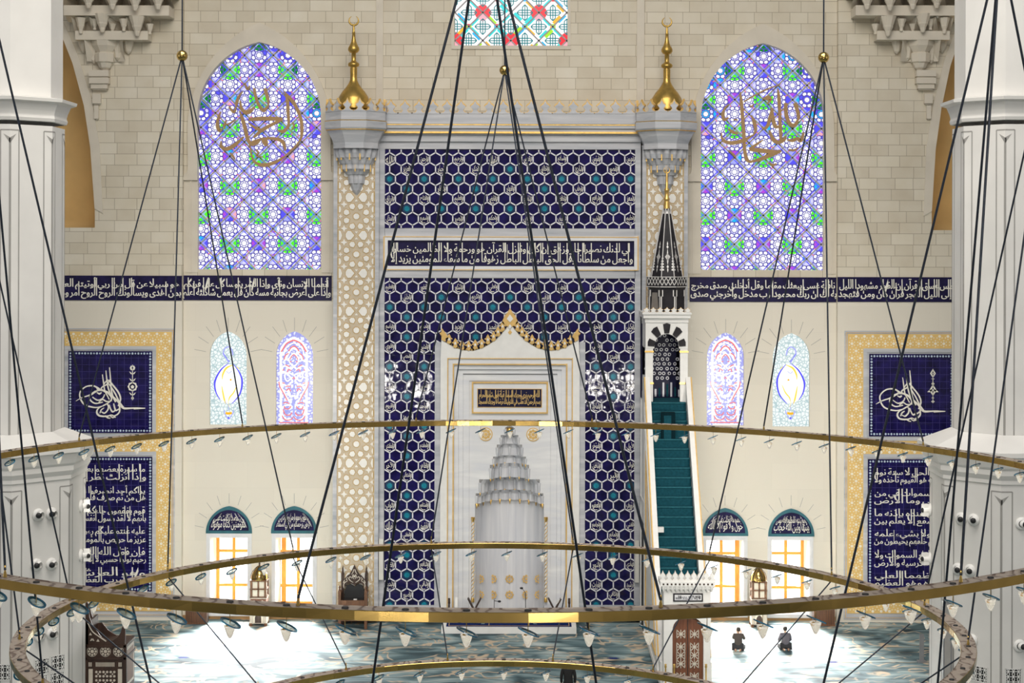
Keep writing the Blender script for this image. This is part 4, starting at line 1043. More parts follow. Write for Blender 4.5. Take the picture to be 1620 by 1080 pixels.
# crest: ogee curve from the two corners up to the middle
def crest_pt(t):                                       # t 0..1 from the left corner to the apex, enlarged-detail coordinates
    P = [(100, 245), (130, 300), (180, 330), (235, 358), (300, 375), (370, 378), (440, 358), (500, 325), (555, 285), (605, 235), (645, 185), (672, 120), (685, 60)]
    s = t * (len(P) - 1); i = min(int(s), len(P) - 2); f = s - i
    return (P[i][0] + (P[i + 1][0] - P[i][0]) * f, P[i][1] + (P[i + 1][1] - P[i][1]) * f)
CR = [crest_pt(i / 36) for i in range(37)]; CR = CR + [(1370 - a, b) for a, b in CR[:-1]][::-1]
ym = YP - 0.28
C2 = lambda a, b, y: at(680 + a / 5.4, 480 + b / 5.4, y)
top = [C2(a, b + 18, ym) for a, b in CR]
mb = MB()
o = [at(697, 568, ym)] + [at(917, 568, ym)] + top[::-1]
mb.prism(o, ym, YP + 0.1)
prect(mb, 697, 708.5, 568, 981, ym, YP + .1); prect(mb, 905.5, 917, 568, 981, ym, YP + .1)
mb.build('crested_slab', M['white'], r)
gm = MB()
for i in range(len(CR) - 1): gm.bar(C2(CR[i][0], CR[i][1] + 8, ym), C2(CR[i + 1][0], CR[i + 1][1] + 8, ym), 30 / 5.4 * K, ym - 0.03, ym)
spots = [(165, 300), (218, 335), (275, 352), (332, 357), (388, 347), (444, 335), (496, 303), (545, 276), (583, 236), (622, 190)]
spots = spots + [(1370 - a, b) for a, b in spots]
wd = MB()
for a, b in spots:
    leaf = [(-26, 18), (-30, -2), (-16, -10), (-12, -24), (0, -42), (12, -24), (16, -10), (30, -2), (26, 18), (14, 38), (0, 46), (-14, 38)]
    gm.prism([C2(a + p, b + q, ym) for p, q in leaf], ym - 0.05, ym)
    wd.prism([C2(a + p * .32, b + q * .32 + 2, ym) for p, q in leaf], ym - 0.065, ym)
    for s in (-1, 1): wd.prism([C2(a + s * 22 + p, b + 14 + q, ym) for p, q in ((-7, -12), (7, -8), (9, 8), (-4, 13))], ym - 0.06, ym, 1)
for s in (-1, 1):
    gm.prism([C2(685 + s * (585 - p), q, ym) for p, q in ((0, 205), (45, 265), (60, 300), (30, 325), (0, 310))], ym - 0.05, ym)
gm.prism([C2(685 + p, q, ym) for p, q in ((0, 36), (16, 70), (42, 98), (62, 140), (70, 160), (50, 180), (0, 205), (-50, 180), (-70, 160), (-62, 140), (-42, 98), (-16, 70))], ym - 0.05, ym)
gm.prism([C2(685 + p, q, ym) for p, q in ((0, 225), (18, 246), (0, 266), (-18, 246))], ym - 0.03, ym)
wd.prism([C2(685 + p, q, ym) for p, q in ((0, 92), (28, 130), (0, 160), (-28, 130))], ym - 0.07, ym); wd.prism([C2(685 + p, q, ym) for p, q in ((0, 175), (14, 195), (0, 218), (-14, 195))], ym - 0.07, ym)
gm.build('gold_crest', M['gold_paint'], r); wd.build('crest_inlay', [M['white'], M['navy']], r)
# nested frames
fr = MB(); gl = MB()
nframe(fr, 708.5, 905.5, 567, 981, 9, ym + .05, 0.1); nframe(fr, 717.5, 896.5, 576, 981, 8, ym + .13, 0.1); nframe(fr, 725.5, 888.5, 584, 981, 7, ym + .22, 0.1); nframe(fr, 732.5, 881.5, 592, 981, 10, ym + .30, 0.1)
fr.build('stepped_frame', M['white_marble'], r)
nframe(gl, 707.6, 906.4, 566, 981, 1.7, ym - .012, ym); nframe(gl, 716.2, 897.8, 575, 981, 2.2, ym + .03, ym + .06)
gl.build('gold_lines', M['gold_paint'], r)
yn = ym + .36                                          # plane of the inner field, where the hood opens
TI = [(676, 688, 7), (688, 703, 14), (703, 722, 20), (722, 735, 26), (735, 758, 31), (758, 780, 48), (780, 797, 53.5)]
prof = [(754 - 0.5, 981), (753, 797)]
left = []
for yt, yb, hw in reversed(TI): left += [(806 - hw, yb), (806 - hw, yt)]
hole_px = [(806 - 54.5, 981), (806 - 54.5, 797)] + left + [(806, 672)] + [(1612 - a, b) for a, b in left[::-1]] + [(806 + 54.5, 797), (806 + 54.5, 981)]
# drop repeated points
H = []
for p in hole_px:
    if not H or abs(p[0] - H[-1][0]) + abs(p[1] - H[-1][1]) > .01: H.append(p)
fld = [(742, 981)] + H + [(871, 981), (871, 600), (742, 600)]
mb = MB(); mb.holed(pts(fld, yn), [], yn, 0); mb.build('inner_field', M['white_marble'], r)
kk = 1 / ppm(yn)
Xn = at(806, 800, yn)[0]
Zp = lambda py: at(806, py, yn)[1]
nb = MB(); rn = 54.5 * kk
nb.lathe([(rn, 0), (rn, Zp(800))], (Xn, yn, 0), 28, 0, 0, PI)
nb.build('niche_wall', M['niche_marble'], r)
mq = MB(); gp = MB()
prev = 54.5
for yt, yb, hw in reversed(TI):
    n = max(3, int(hw / 5)); m = n * 6; z0_, z1_ = Zp(yb), Zp(yt)
    def ringp(h_, z, dr=1.0):
        o = []
        for q in range(m + 1):
            t = PI * q / m; rr = h_ * kk * dr * (1 - 0.16 * abs(math.sin(n * t)))
            o.append((Xn + rr * math.cos(t), yn + rr * math.sin(t), z))
        return o
    A, B_, C_ = ringp(hw, z0_), ringp(hw, z0_ + (z1_ - z0_) * .62), ringp(hw * .86, z1_)
    for P, Q in ((A, B_), (B_, C_)):
        for q in range(m): mq.face([P[q], P[q + 1], Q[q + 1], Q[q]], 0)
    O = [(Xn + prev * kk * math.cos(PI * q / m), yn + prev * kk * math.sin(PI * q / m), z0_) for q in range(m + 1)]
    for q in range(m): mq.face([O[q], O[q + 1], A[q + 1], A[q]], 0)
    # pendants and little fins hanging from the tier
    for q in range(n + 1):
        t = PI * q / n; rr = hw * kk * .97; c = (Xn + rr * math.cos(t), yn + rr * math.sin(t) - .02, z0_)
        mq.lathe([(0.02, -.02), (.055, .10), (.07, (z1_ - z0_) * .75)], c, 6, 0)
    prev = hw * .86
    for q in range(n + 1):
        if not (hw > 30 or hw == 26): continue
        t = PI * q / n; rr = hw * kk * .97; g1 = MB()
        g1.lathe([(0.012, -.20 if hw > 53 else -.12), (.055 if hw > 53 else .035, 0.02), (0, .03)], (Xn + rr * math.cos(t), yn + rr * math.sin(t) - .02, z0_), 6, 0)
        g1.build('gilded_pendant', M['gold'], r)
mq.face([(Xn + 6 * kk * math.cos(PI * q / 12), yn + 6 * kk * math.sin(PI * q / 12), Zp(676)) for q in range(13)], 0)
mq.build('muqarnas_hood', M['niche_marble'], r)
gp.ball((Xn, yn + .08, Zp(681)), 5.5 * kk, 10, 0); gp.build('gilded_apex', M['gold'], r)
# twisted gold columns
for i, px in enumerate((748, 863.5)):
    mb = MB(); x = at(px, 900, yn - .1)[0]; z0_, z1_ = at(px, 952, yn - .1)[1], at(px, 818, yn - .1)[1]
    mb.lathe([(.075, z0_), (.075, z0_ + .12), (.05, z0_ + .2)], (x, yn - .1, 0), 10, 1); mb.lathe([(.05, z1_ - .2), (.08, z1_ - .1), (.085, z1_)], (x, yn - .1, 0), 10, 1)
    mb.lathe([(.045, z0_ + .1), (.045, z1_ - .1)], (x, yn - .1, 0), 10, 0)
    for ph in (0, PI):
        path = [(x + .05 * math.cos(ph + q * .55), yn - .1 + .05 * math.sin(ph + q * .55), z0_ + .2 + (z1_ - z0_ - .4) * q / 110) for q in range(111)]
        mb.tube(path, .018, 5, 1)
    mb.build('twisted_colonnette', [M['white'], M['gold']], r)
# rosettes
def rosette(px, py, rp, y, par, solid):
    k = 1 / ppm(y); x, z = at(px, py, y); mb = MB()
    if solid:
        mb.prism(ngon(x, z, rp * k, 24), y - .03, y, 0); mb.prism(ngon(x, z, rp * .86 * k, 24), y - .035, y, 1)
        for q in range(8): mb.prism(ngon(x + rp * .55 * k * math.cos(PI / 4 * q), z + rp * .55 * k * math.sin(PI / 4 * q), rp * .24 * k, 6), y - .045, y, 0)
        mb.prism(star(x, z, rp * .4 * k, rp * .2 * k, 8), y - .045, y, 0)
    else:
        for q in range(8):
            t = PI / 4 * q; c = (x + rp * .72 * k * math.cos(t), z + rp * .72 * k * math.sin(t))
            mb.prism(ngon(c[0], c[1], rp * .27 * k, 6, t), y - .02, y, 0)
        mb.prism(ngon(x, z, rp * .3 * k, 8), y - .02, y, 0)
    mb.build('gilded_rosette', [M['gold_paint'], M['lattice_white']], par)
rosette(768.5, 686.5, 10.8, yn, r, True); rosette(843.5, 687, 10.8, yn, r, True)
for py in (915.5, 940.5):
    for px in (759.5, 779.5, 806, 832.5, 852):
        dx = (px - 806) / 54.5; yy = yn + rn * math.sqrt(1 - dx * dx) - .03
        rosette(806 + (px - 806) , py, 7.0, yy, r, False)
# gold-lettered plaque
mb = MB(); frame(mb, 746.5, 867, 604, 654, 2.4, yn - .10, yn); mb.build('gold_border', M['gold_paint'], r)
mb = MB(); prect(mb, 749, 864.6, 606.4, 651.6, yn - .05, yn); mb.build('plaque_frame', M['white_marble'], r)
mb = MB(); prect(mb, 755.5, 857, 615, 644, yn - .06, yn); frame(mb, 755, 857.5, 614.5, 644.5, 1, yn - .075, yn, 1); pl = mb.build('plaque', [M['navy'], M['gold_paint']], r)
a = px_rect(757.5, 855, 616.5, 642.5, yn - .06); mb = MB()
tiers(mb, 'بسم الله الرحمن الرحيم قد نرى تقلب وجهك في السماء فلنولينك قبلة ترضاها فول وجهك شطر المسجد الحرام', a[0][0], a[1][0], a[0][1], a[2][1], yn - .06, 0, 1, 0.0)
mb.build('lettering', M['ink_gold'], pl)
# ------------------------------------------------------------------ long inscription bands on the walls
def band(x0, x1, yt, yb, xs, ydep, text, label, xl, split):
    y = 0.0
    a = px_rect(x0, x1, yt, yb, -0.02)
    r = empty('inscription_band', ((a[0][0] + a[1][0]) / 2, 0, a[0][1]), label, 'inscription band')
    parts = []
    mb = MB()
    # the band steps forward with the outer bay
    for (p0, p1, yy) in ((x0, split, YL if x0 < 200 else 0), (split, x1, 0 if x0 < 200 else YL)):
        q = px_rect(p0, p1, yt, yb, yy); mb.prism(q, yy - 0.04, yy, 0)
    mb.build('cobalt_field', M['cobalt_flat'], r)
    mb = MB()
    w = text.split(' '); frac = (split - x0) / (x1 - x0)
    # right part carries the first words
    n = round(len(w) * (1 - frac))
    for (p0, p1, yy, ws) in ((x0, split, YL if x0 < 200 else 0, w[n:]), (split, x1, 0 if x0 < 200 else YL, w[:n])):
        q = px_rect(p0 + 1.5, p1 - 1.5, yt + 2.5, yb - 2.5, yy - .04); mb = MB(); tiers(mb, ' '.join(ws), q[0][0], q[1][0], q[0][1], q[2][1], yy - 0.04, 0, 1, -0.004); mb.build('lettering', M['ink'], r)
band(60, 525, 435.5, 475, 0, 0, 'وإذا أنعمنا على الإنسان أعرض ونأى بجانبه وإذا مسه الشر كان يئوسا قل كل يعمل على شاكلته فربكم أعلم بمن هو أهدى سبيلا ويسألونك عن الروح قل الروح من أمر ربي وما أوتيتم من العلم إلا قليلا', 'long white on cobalt inscription band ending at the pillar behind the carved chair', 0, 288)
band(1091, 1560, 438, 477.5, 0, 0, 'أقم الصلاة لدلوك الشمس إلى غسق الليل وقرآن الفجر إن قرآن الفجر كان مشهودا ومن الليل فتهجد به نافلة لك عسى أن يبعثك ربك مقاما محمودا وقل رب أدخلني مدخل صدق وأخرجني مخرج صدق', 'long white on cobalt inscription band starting beside the minbar spire', 0, 1325)

# lunettes over the lower windows
LUN = [(362.5, 800, 843, 'إن الصلاة كانت على المؤمنين كتابا موقوتا', 'blue inscription lunette with teal edge over the outer lower window near the wooden pulpit'),
       (465.5, 800, 843, 'الراحمون يرحمهم الرحمن ارحموا من في الأرض يرحمكم من في السماء', 'blue inscription lunette with teal edge over the inner lower window near the carved chair'),
       (1147, 803, 847, 'بسم الله توكلت على الله ولا حول ولا قوة إلا بالله', 'blue inscription lunette with teal edge over the lower window beside the minbar'),
       (1251.5, 804, 848, 'واتق دعوة المظلوم فإنه ليس بينها وبين الله حجاب', 'blue inscription lunette with teal edge over the outer lower window behind the grey-jacketed person')]
for xc, yt, yb, t, lab in LUN:
    k = 1 / ppm(0); x, z0 = at(xc, yb); zt = at(xc, yt)[1]
    r = empty('inscription_lunette', (x, 0, z0), lab, 'lunette')
    o = arch(x, 36.5 * k, z0, z0 + 0.02, zt, 12); i = arch(x, 31.5 * k, z0 + 4.5 * k, z0 + 4.6 * k, zt - 6 * k, 12)
    mb = MB(); mb.prism(o, -0.08, 0); mb.build('teal_border', M['teal_border'], r)
    mb = MB(); mb.prism(i, -0.095, -.08); mb.build('cobalt_field', M['cobalt_flat'], r)
    mb = MB(); w = t.split(' '); n = len(w)
    a_, b_ = ' '.join(w[:(n + 1) // 2]), ' '.join(w[(n + 1) // 2:])
    h = zt - z0
    def squeeze(x_, z_, x=x, z0=z0, h=h, k=k):
        u = (z_ - z0 - 5 * k) / (h - 11 * k)
        wmax = math.sqrt(max(0.03, 1 - u ** 1.7)) if u > 0 else 1
        return x + (x_ - x) * wmax, z_
    write(mb, b_, x - 29 * k, x + 29 * k, z0 + 5.5 * k, z0 + 0.52 * h, -0.095, 0, 0.003, .012, 0, squeeze)
    mb.build('verse_line', M['ink'], r); mb = MB()
    write(mb, a_, x - 29 * k, x + 29 * k, z0 + 0.36 * h, z0 + 0.74 * h, -0.097, 0, 0.003, .012, 0, squeeze)
    write(mb, w[0], x - 16 * k, x + 16 * k, z0 + 0.66 * h, z0 + 0.82 * h, -0.097, 0, 0.003, .012, 0, squeeze) if False else None
    mb.build('verse_line', M['ink'], r)

# ------------------------------------------------------------------ outer bays: gold star frames, tughra tiles and verse tiles
def star_frame(side, label):
    """ochre star-patterned frame with grey marble edges round two tile panels"""
    y = YL - 0.03
    if side == 'left': o = (72, 277, 519, 975); bandw = (77, 272, 524, 966); inner = [(102, 247, 547, 692), (102, 247, 714, 941)]
    else: o = (1336, 1538, 523, 980); bandw = (1341, 1533, 528, 970); inner = [(1366, 1512, 551, 697), (1366, 1512, 718, 945)]
    a = px_rect(*o, y)
    r = empty('star_pattern_frame', ((a[0][0] + a[1][0]) / 2, y, a[0][1]), label, 'panel frame')
    mb = MB(); prect(mb, *o, y, YL); mb.build('marble_edge', M['grey_marble'], r)
    mb = MB(); frame(mb, o[0] + 2.5, o[1] - 2.5, o[2] + 2.5, o[3] - 2.5, 0.8, y - .02, y); mb.build('gold_line', M['gold_paint'], r)
    bw = px_rect(*bandw, y); holes = [px_rect(*q, y) for q in inner]
    mb = MB(); mb.holed(bw, holes, y - .03, 0, 0.03, None, True); mb.build('ochre_ground', M['star_gold'], r)
    mb = MB(); s = 13.2; k = 1 / ppm(y)
    def ok(px, py): return bandw[0] + 2 < px < bandw[1] - 2 and bandw[2] + 2 < py < bandw[3] - 2 and not any(q[0] - 2 < px < q[1] + 2 and q[2] - 2 < py < q[3] + 2 for q in inner)
    row = 0; py = bandw[2] + 4
    while py < bandw[3]:
        px = bandw[0] + (6.6 if row % 2 else 0)
        while px < bandw[1]:
            if ok(px, py): X, Z = at(px, py, y); mb.prism(ngon(X, Z, 2.3 * k, 8, PI / 8), y - .036, y - .03)
            for q in range(6):
                t = PI / 3 * q + PI / 6; ax, ay = px + 4.6 * math.cos(t), py + 4.6 * math.sin(t)
                if ok(ax, ay): X, Z = at(ax, ay, y); mb.prism(ngon(X, Z, 1.05 * k, 5, t), y - .036, y - .03)
            px += s
        py += s * .866; row += 1
    mb.build('star_inlay', M['star_white'], r)
    mb = MB()
    for q in inner: frame(mb, q[0], q[1], q[2], q[3], 6, y - .05, y)
    mb.build('inner_edge', M['grey_marble'], r)
star_frame('left', 'ochre star-patterned wall frame with grey marble edge round the tile panels behind the wooden pulpit')
star_frame('right', 'ochre star-patterned wall frame with grey marble edge round the tile panels on the minbar side')

def tile_field(name, lab, cat, x0, x1, yt, yb):
    y = YL - 0.05
    a = px_rect(x0, x1, yt, yb, y)
    r = empty(name, ((a[0][0] + a[1][0]) / 2, y, a[0][1]), lab, cat)
    mb = MB(); mb.prism(a, y - 0.02, y + .012, 0)
    n = 12; w = (a[1][0] - a[0][0]) / n
    for i in range(1, n): mb.bar((a[0][0] + i * w, a[0][1] + .2), (a[0][0] + i * w, a[2][1] - .2), 0.012, y - .022, y - .02, 1)
    m = max(1, round((a[2][1] - a[0][1]) / w))
    for i in range(1, m): z = a[0][1] + i * (a[2][1] - a[0][1]) / m; mb.bar((a[0][0] + .2, z), (a[1][0] - .2, z), 0.012, y - .022, y - .02, 1)
    mb.build('glazed_field', [M['cobalt'], M['navy_line']], r)
    mb = MB(); k = 1 / ppm(y)
    fx0, fx1, fz0, fz1 = a[0][0] + 3.6 * k, a[1][0] - 3.6 * k, a[0][1] + 3.6 * k, a[2][1] - 3.6 * k
    n = round((fx1 - fx0) / (4.6 * k)); m = round((fz1 - fz0) / (4.6 * k))
    for z in (fz0, fz1):
        mb = MB()
        for i in range(n + 1): mb.prism(ngon(fx0 + (fx1 - fx0) * i / n, z, (1.9 if i % 2 else 1.5) * k, 6, 0, .9, 1), y - .035, y - .02)
        mb.build('tile_border', M['border_tile'], r)
    for x in (fx0, fx1):
        mb = MB()
        for j in range(1, m): mb.prism(ngon(x, fz0 + (fz1 - fz0) * j / m, (1.9 if j % 2 else 1.5) * k, 6), y - .035, y - .02)
        mb.build('tile_border', M['border_tile'], r)
    return r, y - 0.02
# tughra-shaped basmala
TUG = [([4, 10, 13, 12, 12, 14, 16, 12], [(715, 415), (760, 380), (830, 390), (880, 430), (920, 470), (940, 500), (965, 518), (1010, 518)]), ([12, 10, 8, 6, 2], [(1010, 518), (1060, 516), (1100, 517), (1130, 518)]), ([10, 8, 3], [(1040, 522), (1085, 520), (1120, 520)]),
       ([3, 8, 11, 13, 14, 11, 10, 9, 11, 12, 10, 6], [(590, 462), (640, 435), (700, 415), (760, 380), (780, 376), (730, 345), (670, 350), (625, 390), (625, 440), (660, 490), (740, 512), (800, 500)]),
       ([10, 10, 10, 12, 10, 6], [(800, 500), (850, 470), (868, 440), (840, 400), (790, 375), (740, 385)]), ([8, 11, 11, 10, 8], [(740, 385), (705, 415), (700, 450), (740, 480), (800, 470)]),
       ([5, 9, 9, 8, 7], [(797, 255), (806, 320), (815, 380), (835, 420), (850, 450)]), ([5, 9, 10, 9, 8], [(824, 225), (832, 300), (845, 370), (870, 420), (900, 460)]), ([5, 9, 10, 9, 9], [(852, 200), (860, 290), (866, 370), (880, 430), (900, 470)]),
       ([6, 10, 11, 11, 10, 8], [(810, 330), (840, 300), (880, 340), (925, 400), (938, 450), (920, 500)]), ([6, 9, 10, 10, 8], [(840, 320), (870, 360), (900, 410), (930, 470), (960, 510)]), ([6, 10, 10, 9, 6], [(860, 290), (835, 330), (800, 350), (790, 370), (830, 400)]),
       ([5, 14, 8], [(755, 395), (775, 405), (790, 395)]), ([6, 9, 9, 6], [(720, 430), (760, 455), (800, 440), (815, 410)]), ([6, 9, 9, 6], [(770, 470), (800, 450), (830, 465), (870, 460)]),
       ([5, 9, 12, 13, 11, 8, 6], [(800, 500), (765, 520), (755, 550), (775, 575), (830, 580), (870, 570), (900, 590)]), ([6, 10, 10, 9, 6], [(790, 545), (815, 555), (840, 530), (845, 500), (830, 480)]), ([6, 9, 10, 9], [(850, 490), (865, 530), (880, 545), (900, 530)]),
       ([6, 9, 10, 9], [(885, 480), (895, 520), (905, 535), (930, 520)]), ([8, 10, 10, 6], [(930, 490), (932, 540), (915, 565), (890, 575)]), ([6, 8, 6], [(860, 575), (880, 590), (900, 580)]), ([6, 9, 6], [(780, 555), (790, 530), (810, 515)]), ([8, 9, 5], [(820, 575), (840, 590), (860, 595)]), ([4, 9, 4], [(750, 350), (760, 365), (762, 378)])]
def tughra(x0, x1, yt, yb, org, dx, flip_rose, lab):
    r, y = tile_field('tughra_tile_panel', lab, 'tile panel', x0, x1, yt, yb)
    k = 1 / ppm(y) / 4.91; mb = MB(); f = lambda a, b: at(org[0] + (a + dx[0]) / 4.91, org[1] + (b + dx[1]) / 4.91, y)
    strokes(mb, TUG, f, y - .025, y, k); mb.build('tughra_lettering', M['ink'], r)
    mb = MB(); ax = (1030 if not flip_rose else 765 - dx[0]); az = 0 if not flip_rose else 28 - dx[1]
    if not flip_rose:
        for b, rr in ((205, 20), (350, 36), (440, 10)): mb.prism([f(ax + rr * math.cos(t) * (1 + .08 * math.cos(8 * t)), b + az + rr * math.sin(t) * (1 + .08 * math.cos(8 * t))) for t in [2 * PI * i / 32 for i in range(32)]], y - .02, y, 0)
        mb.prism([f(ax + 24 * math.cos(t), 350 + 24 * math.sin(t)) for t in [2 * PI * i / 20 for i in range(20)]], y - .022, y, 1); mb.prism([f(ax + 15 * math.cos(t), 352 + 15 * math.sin(t)) for t in [2 * PI * i / 5 - PI / 2 for i in range(5)]], y - .025, y, 0)
        mb.prism([f(ax + 7 * math.cos(t), 205 + 7 * math.sin(t)) for t in [2 * PI * i / 10 for i in range(10)]], y - .022, y, 1)
        for b in (242, 295, 405): 
            for s in (-1, 1): mb.prism([f(ax, b + 12), f(ax + s * 12, b - 2), f(ax + s * 26, b - 10), f(ax + s * 14, b + 10)], y - .02, y, 0)
        mb.ribbon([f(ax, 180), f(ax, 300), f(ax, 455)], 5 * k, y - .02, y, 0)
    else:
        D = lambda b, w, h, mi, lv: mb.prism([f(ax, b + az - h), f(ax + w, b + az), f(ax, b + az + h), f(ax - w, b + az)], y - lv, y, mi)
        D(220, 22, 36, 0, .02); D(220, 11, 18, 1, .023); D(220, 5, 9, 0, .026); D(300, 12, 16, 0, .02); D(262, 14, 5, 0, .02); D(350, 28, 46, 0, .02); D(350, 13, 24, 1, .023); D(350, 7, 12, 0, .026); D(410, 9, 14, 0, .02); D(438, 14, 12, 0, .02)
        for s in (-1, 1): mb.prism([f(ax, 340 + az), f(ax + s * 26, 348 + az), f(ax + s * 44, 364 + az), f(ax + s * 20, 366 + az)], y - .02, y, 0)
        mb.ribbon([f(ax, 190 + az), f(ax, 300 + az), f(ax, 445 + az)], 4.5 * k, y - .02, y, 0)
    mb.build('flower_ornament', [M['ink'], M['cobalt_flat']], r)
tughra(108, 241.5, 555, 684.5, (0, 540), (0, 0), False, 'square cobalt tile panel with ivory tughra script and round flower ornament')
tughra(1375, 1509, 559.5, 690, (1320, 540), (-268, 24), True, 'square cobalt tile panel with ivory tughra script and pointed diamond ornament')
def verses(x0, x1, yt, yb, lines, lab, lx0, lx1, ly):
    r, y = tile_field('verse_tile_panel', lab, 'tile panel', x0, x1, yt, yb)
    for t, (a, b) in zip(lines, ly):
        mb = MB(); q = px_rect(lx0, lx1, a, b, y); tiers(mb, t, q[0][0], q[1][0], q[0][1], q[2][1], y, 0, 1, -0.012); mb.build('verse_line', M['ink'], r)
verses(108, 241.5, 722, 935, ['وإذا ما أنزلت سورة نظر بعضهم إلى بعض', 'هل يراكم من أحد ثم انصرفوا صرف الله قلوبهم', 'بأنهم قوم لا يفقهون لقد جاءكم رسول من أنفسكم', 'عزيز عليه ما عنتم حريص عليكم بالمؤمنين رءوف', 'رحيم فإن تولوا فقل حسبي الله لا إله إلا هو عليه', 'توكلت وهو رب العرش العظيم'],
       'tall cobalt tile panel with six lines of white verse, below the tughra with round flower', 119, 231, [(733, 762), (767, 795), (799, 828), (831, 860), (864, 893), (896, 925)])
verses(1373, 1508, 726, 940, ['الله لا إله إلا هو الحي القيوم لا تأخذه سنة ولا نوم', 'له ما في السموات وما في الأرض من', 'ذا الذي يشفع عنده إلا بإذنه يعلم ما بين', 'أيديهم وما خلفهم ولا يحيطون بشيء من علمه', 'إلا بما شاء وسع كرسيه السموات والأرض ولا', 'يؤوده حفظهما وهو العلي العظيم'],
       'tall cobalt tile panel with six lines of white verse, below the tughra with pointed ornament', 1383, 1497, [(739, 767), (772, 800), (804, 832), (836, 864), (869, 898), (902, 930)])

# ------------------------------------------------------------------ muqarnas corbels high in the outer corners
def corbel(mirror, lab):
    y0 = YL
    def P(px): return px if not mirror else 1620 - px + 2
    def B(mb, x0, x1, yt, yb, d, d2=None):
        """block standing d m out from the wall at its top and d2 at its foot"""
        d2 = d if d2 is None else d2
        a, b = sorted((P(x0), P(x1))); q = px_rect(a, b, yt, yb, y0)
        (xa, za), (xb, _), (_, zt), _ = q
        v = [(xa, y0 + .05, za), (xb, y0 + .05, za), (xb, y0 - d2, za), (xa, y0 - d2, za), (xa, y0 + .05, zt), (xb, y0 + .05, zt), (xb, y0 - d, zt), (xa, y0 - d, zt)]
        mb.mesh(v, [(0, 1, 2, 3), (4, 7, 6, 5), (3, 2, 6, 7), (0, 3, 7, 4), (1, 5, 6, 2)])
    def pend(mb, xc, yt, yb, w, d):
        k = 1 / ppm(y0 - d); x, zt = at(P(xc), yt, y0 - d); zb = at(P(xc), yb, y0 - d)[1]; h = zt - zb
        mb.lathe([(.02, zb), (.08, zb + .04 * h), (w * .2 * k, zb + .22 * h), (w * .2 * k, zb + .27 * h), (w * .34 * k, zb + .48 * h), (w * .34 * k, zb + .54 * h), (w * .46 * k, zb + .8 * h), (w * .55 * k, zt), (0, zt)], (x, y0 - d, 0), 8, 0, rot=PI / 8, sm=False)
    def fins(mb, x0, x1, yt, yb, n, d):
        w = (x1 - x0) / n
        for i in range(n):
            xa, xb = x0 + i * w, x0 + (i + 1) * w; xm = (xa + xb) / 2
            for (s0, s1) in ((xa, xm), (xm, xb)):
                p = [P(s0), P(s1)]
                A0 = at(p[0], yt, y0); A1 = at(p[1], yt, y0); B0 = at(p[0], yb, y0); B1 = at(p[1], yb, y0)
                da, db = (d, .12) if s0 == xa else (.12, d)
                f = [(A0[0], y0 - da, A0[1]), (A1[0], y0 - db, A1[1]), (B1[0], y0 - db * .35, B1[1]), (B0[0], y0 - da * .35, B0[1])]
                mb.face(f if not mirror else f[::-1])
    xr, zr = at(P(200), 60, y0)
    r = empty('muqarnas_corbel', (xr, y0, at(P(200), 195, y0)[1]), lab, 'corbel')
    mb = MB()
    B(mb, 98, 290, -120, -20, 1.9); B(mb, 104, 284, -20, 0, 1.7); B(mb, 112, 276, 14, 30, 1.15); B(mb, 126, 240, 52, 66, .75); B(mb, 112, 240, 30, 36, .9, .5)
    mb.build('shelves', M['stone_trim'], r)
    mb = MB(); fins(mb, 108, 280, -2, 16, 5, 1.5); fins(mb, 122, 236, 32, 54, 4, 1.0); fins(mb, 140, 200, 66, 98, 2, .75)
    mb.build('faceted_cells', M['stone_trim'], r)
    for xc, yt, yb, w, d in ((140, -18, 14, 26, 1.5), (178, -18, 16, 26, 1.55), (214, -18, 18, 26, 1.55), (250, -18, 16, 26, 1.5), (196, 30, 50, 14, .8), (150, 30, 48, 12, .7), (162, 22, 52, 24, .95), (217, 26, 58, 24, .95), (128, 28, 54, 16, .8), (178, 38, 52, 12, .6), (237, 38, 55, 12, .6)):
        mb = MB(); pend(mb, xc, yt, yb, w, d); mb.build('pendant', M['stone_trim'], r)
    mb = MB(); k = 1 / ppm(y0)
    def fun(prof, xc, d, n=8):
        x = at(P(xc), 80, y0)[0]; mb.lathe([(w_ * k, at(P(xc), py, y0)[1]) for w_, py in prof], (x, y0 - d * .35, 0), n, 0, rot=PI / n, sm=False)
    fun([(3, 113), (9, 108), (12, 101), (15, 99), (16, 86), (13, 84), (20, 74), (22, 66), (0, 66)], 168, .5)
    fun([(1, 101), (5, 96), (6, 86), (9, 74), (10, 66), (0, 66)], 150, .3); fun([(1, 96), (5, 92), (6, 84), (9, 74), (10, 66), (0, 66)], 187, .3); fun([(1, 86), (5, 82), (8, 72), (9, 66), (0, 66)], 204, .3); fun([(1, 84), (4, 80), (8, 71), (9, 66), (0, 66)], 133, .3)
    for x0_, x1_, ya, yb_, d in ((144, 175, 112, 122, .40), (144, 175, 124, 133, .36), (146, 172, 135, 141, .28), (148, 161, 149, 164, .2), (150, 157, 167, 188, .14)):
        B(mb, x0_, x1_, ya, yb_, d); B(mb, x0_ + 2, x1_ - 2, yb_, yb_ + 2, d - .08)
    mb.build('stepped_bracket', M['stone_trim'], r)
corbel(False, 'carved stone muqarnas corbel high beside the pier with the wooden pulpit')
corbel(True, 'carved stone muqarnas corbel high beside the pier on the minbar side')

# ------------------------------------------------------------------ minbar
r = empty('minbar', (6.65, -6.5, 0), 'tall white marble minbar with teal carpeted stairs, wooden door and dark conical spire', 'minbar')
MX0, MX1 = 5.95, 7.42
yk0, yk1 = -3.0, -0.75                                 # kiosk depth
zpl = 9.85; ns = 28; ys0 = -11.4
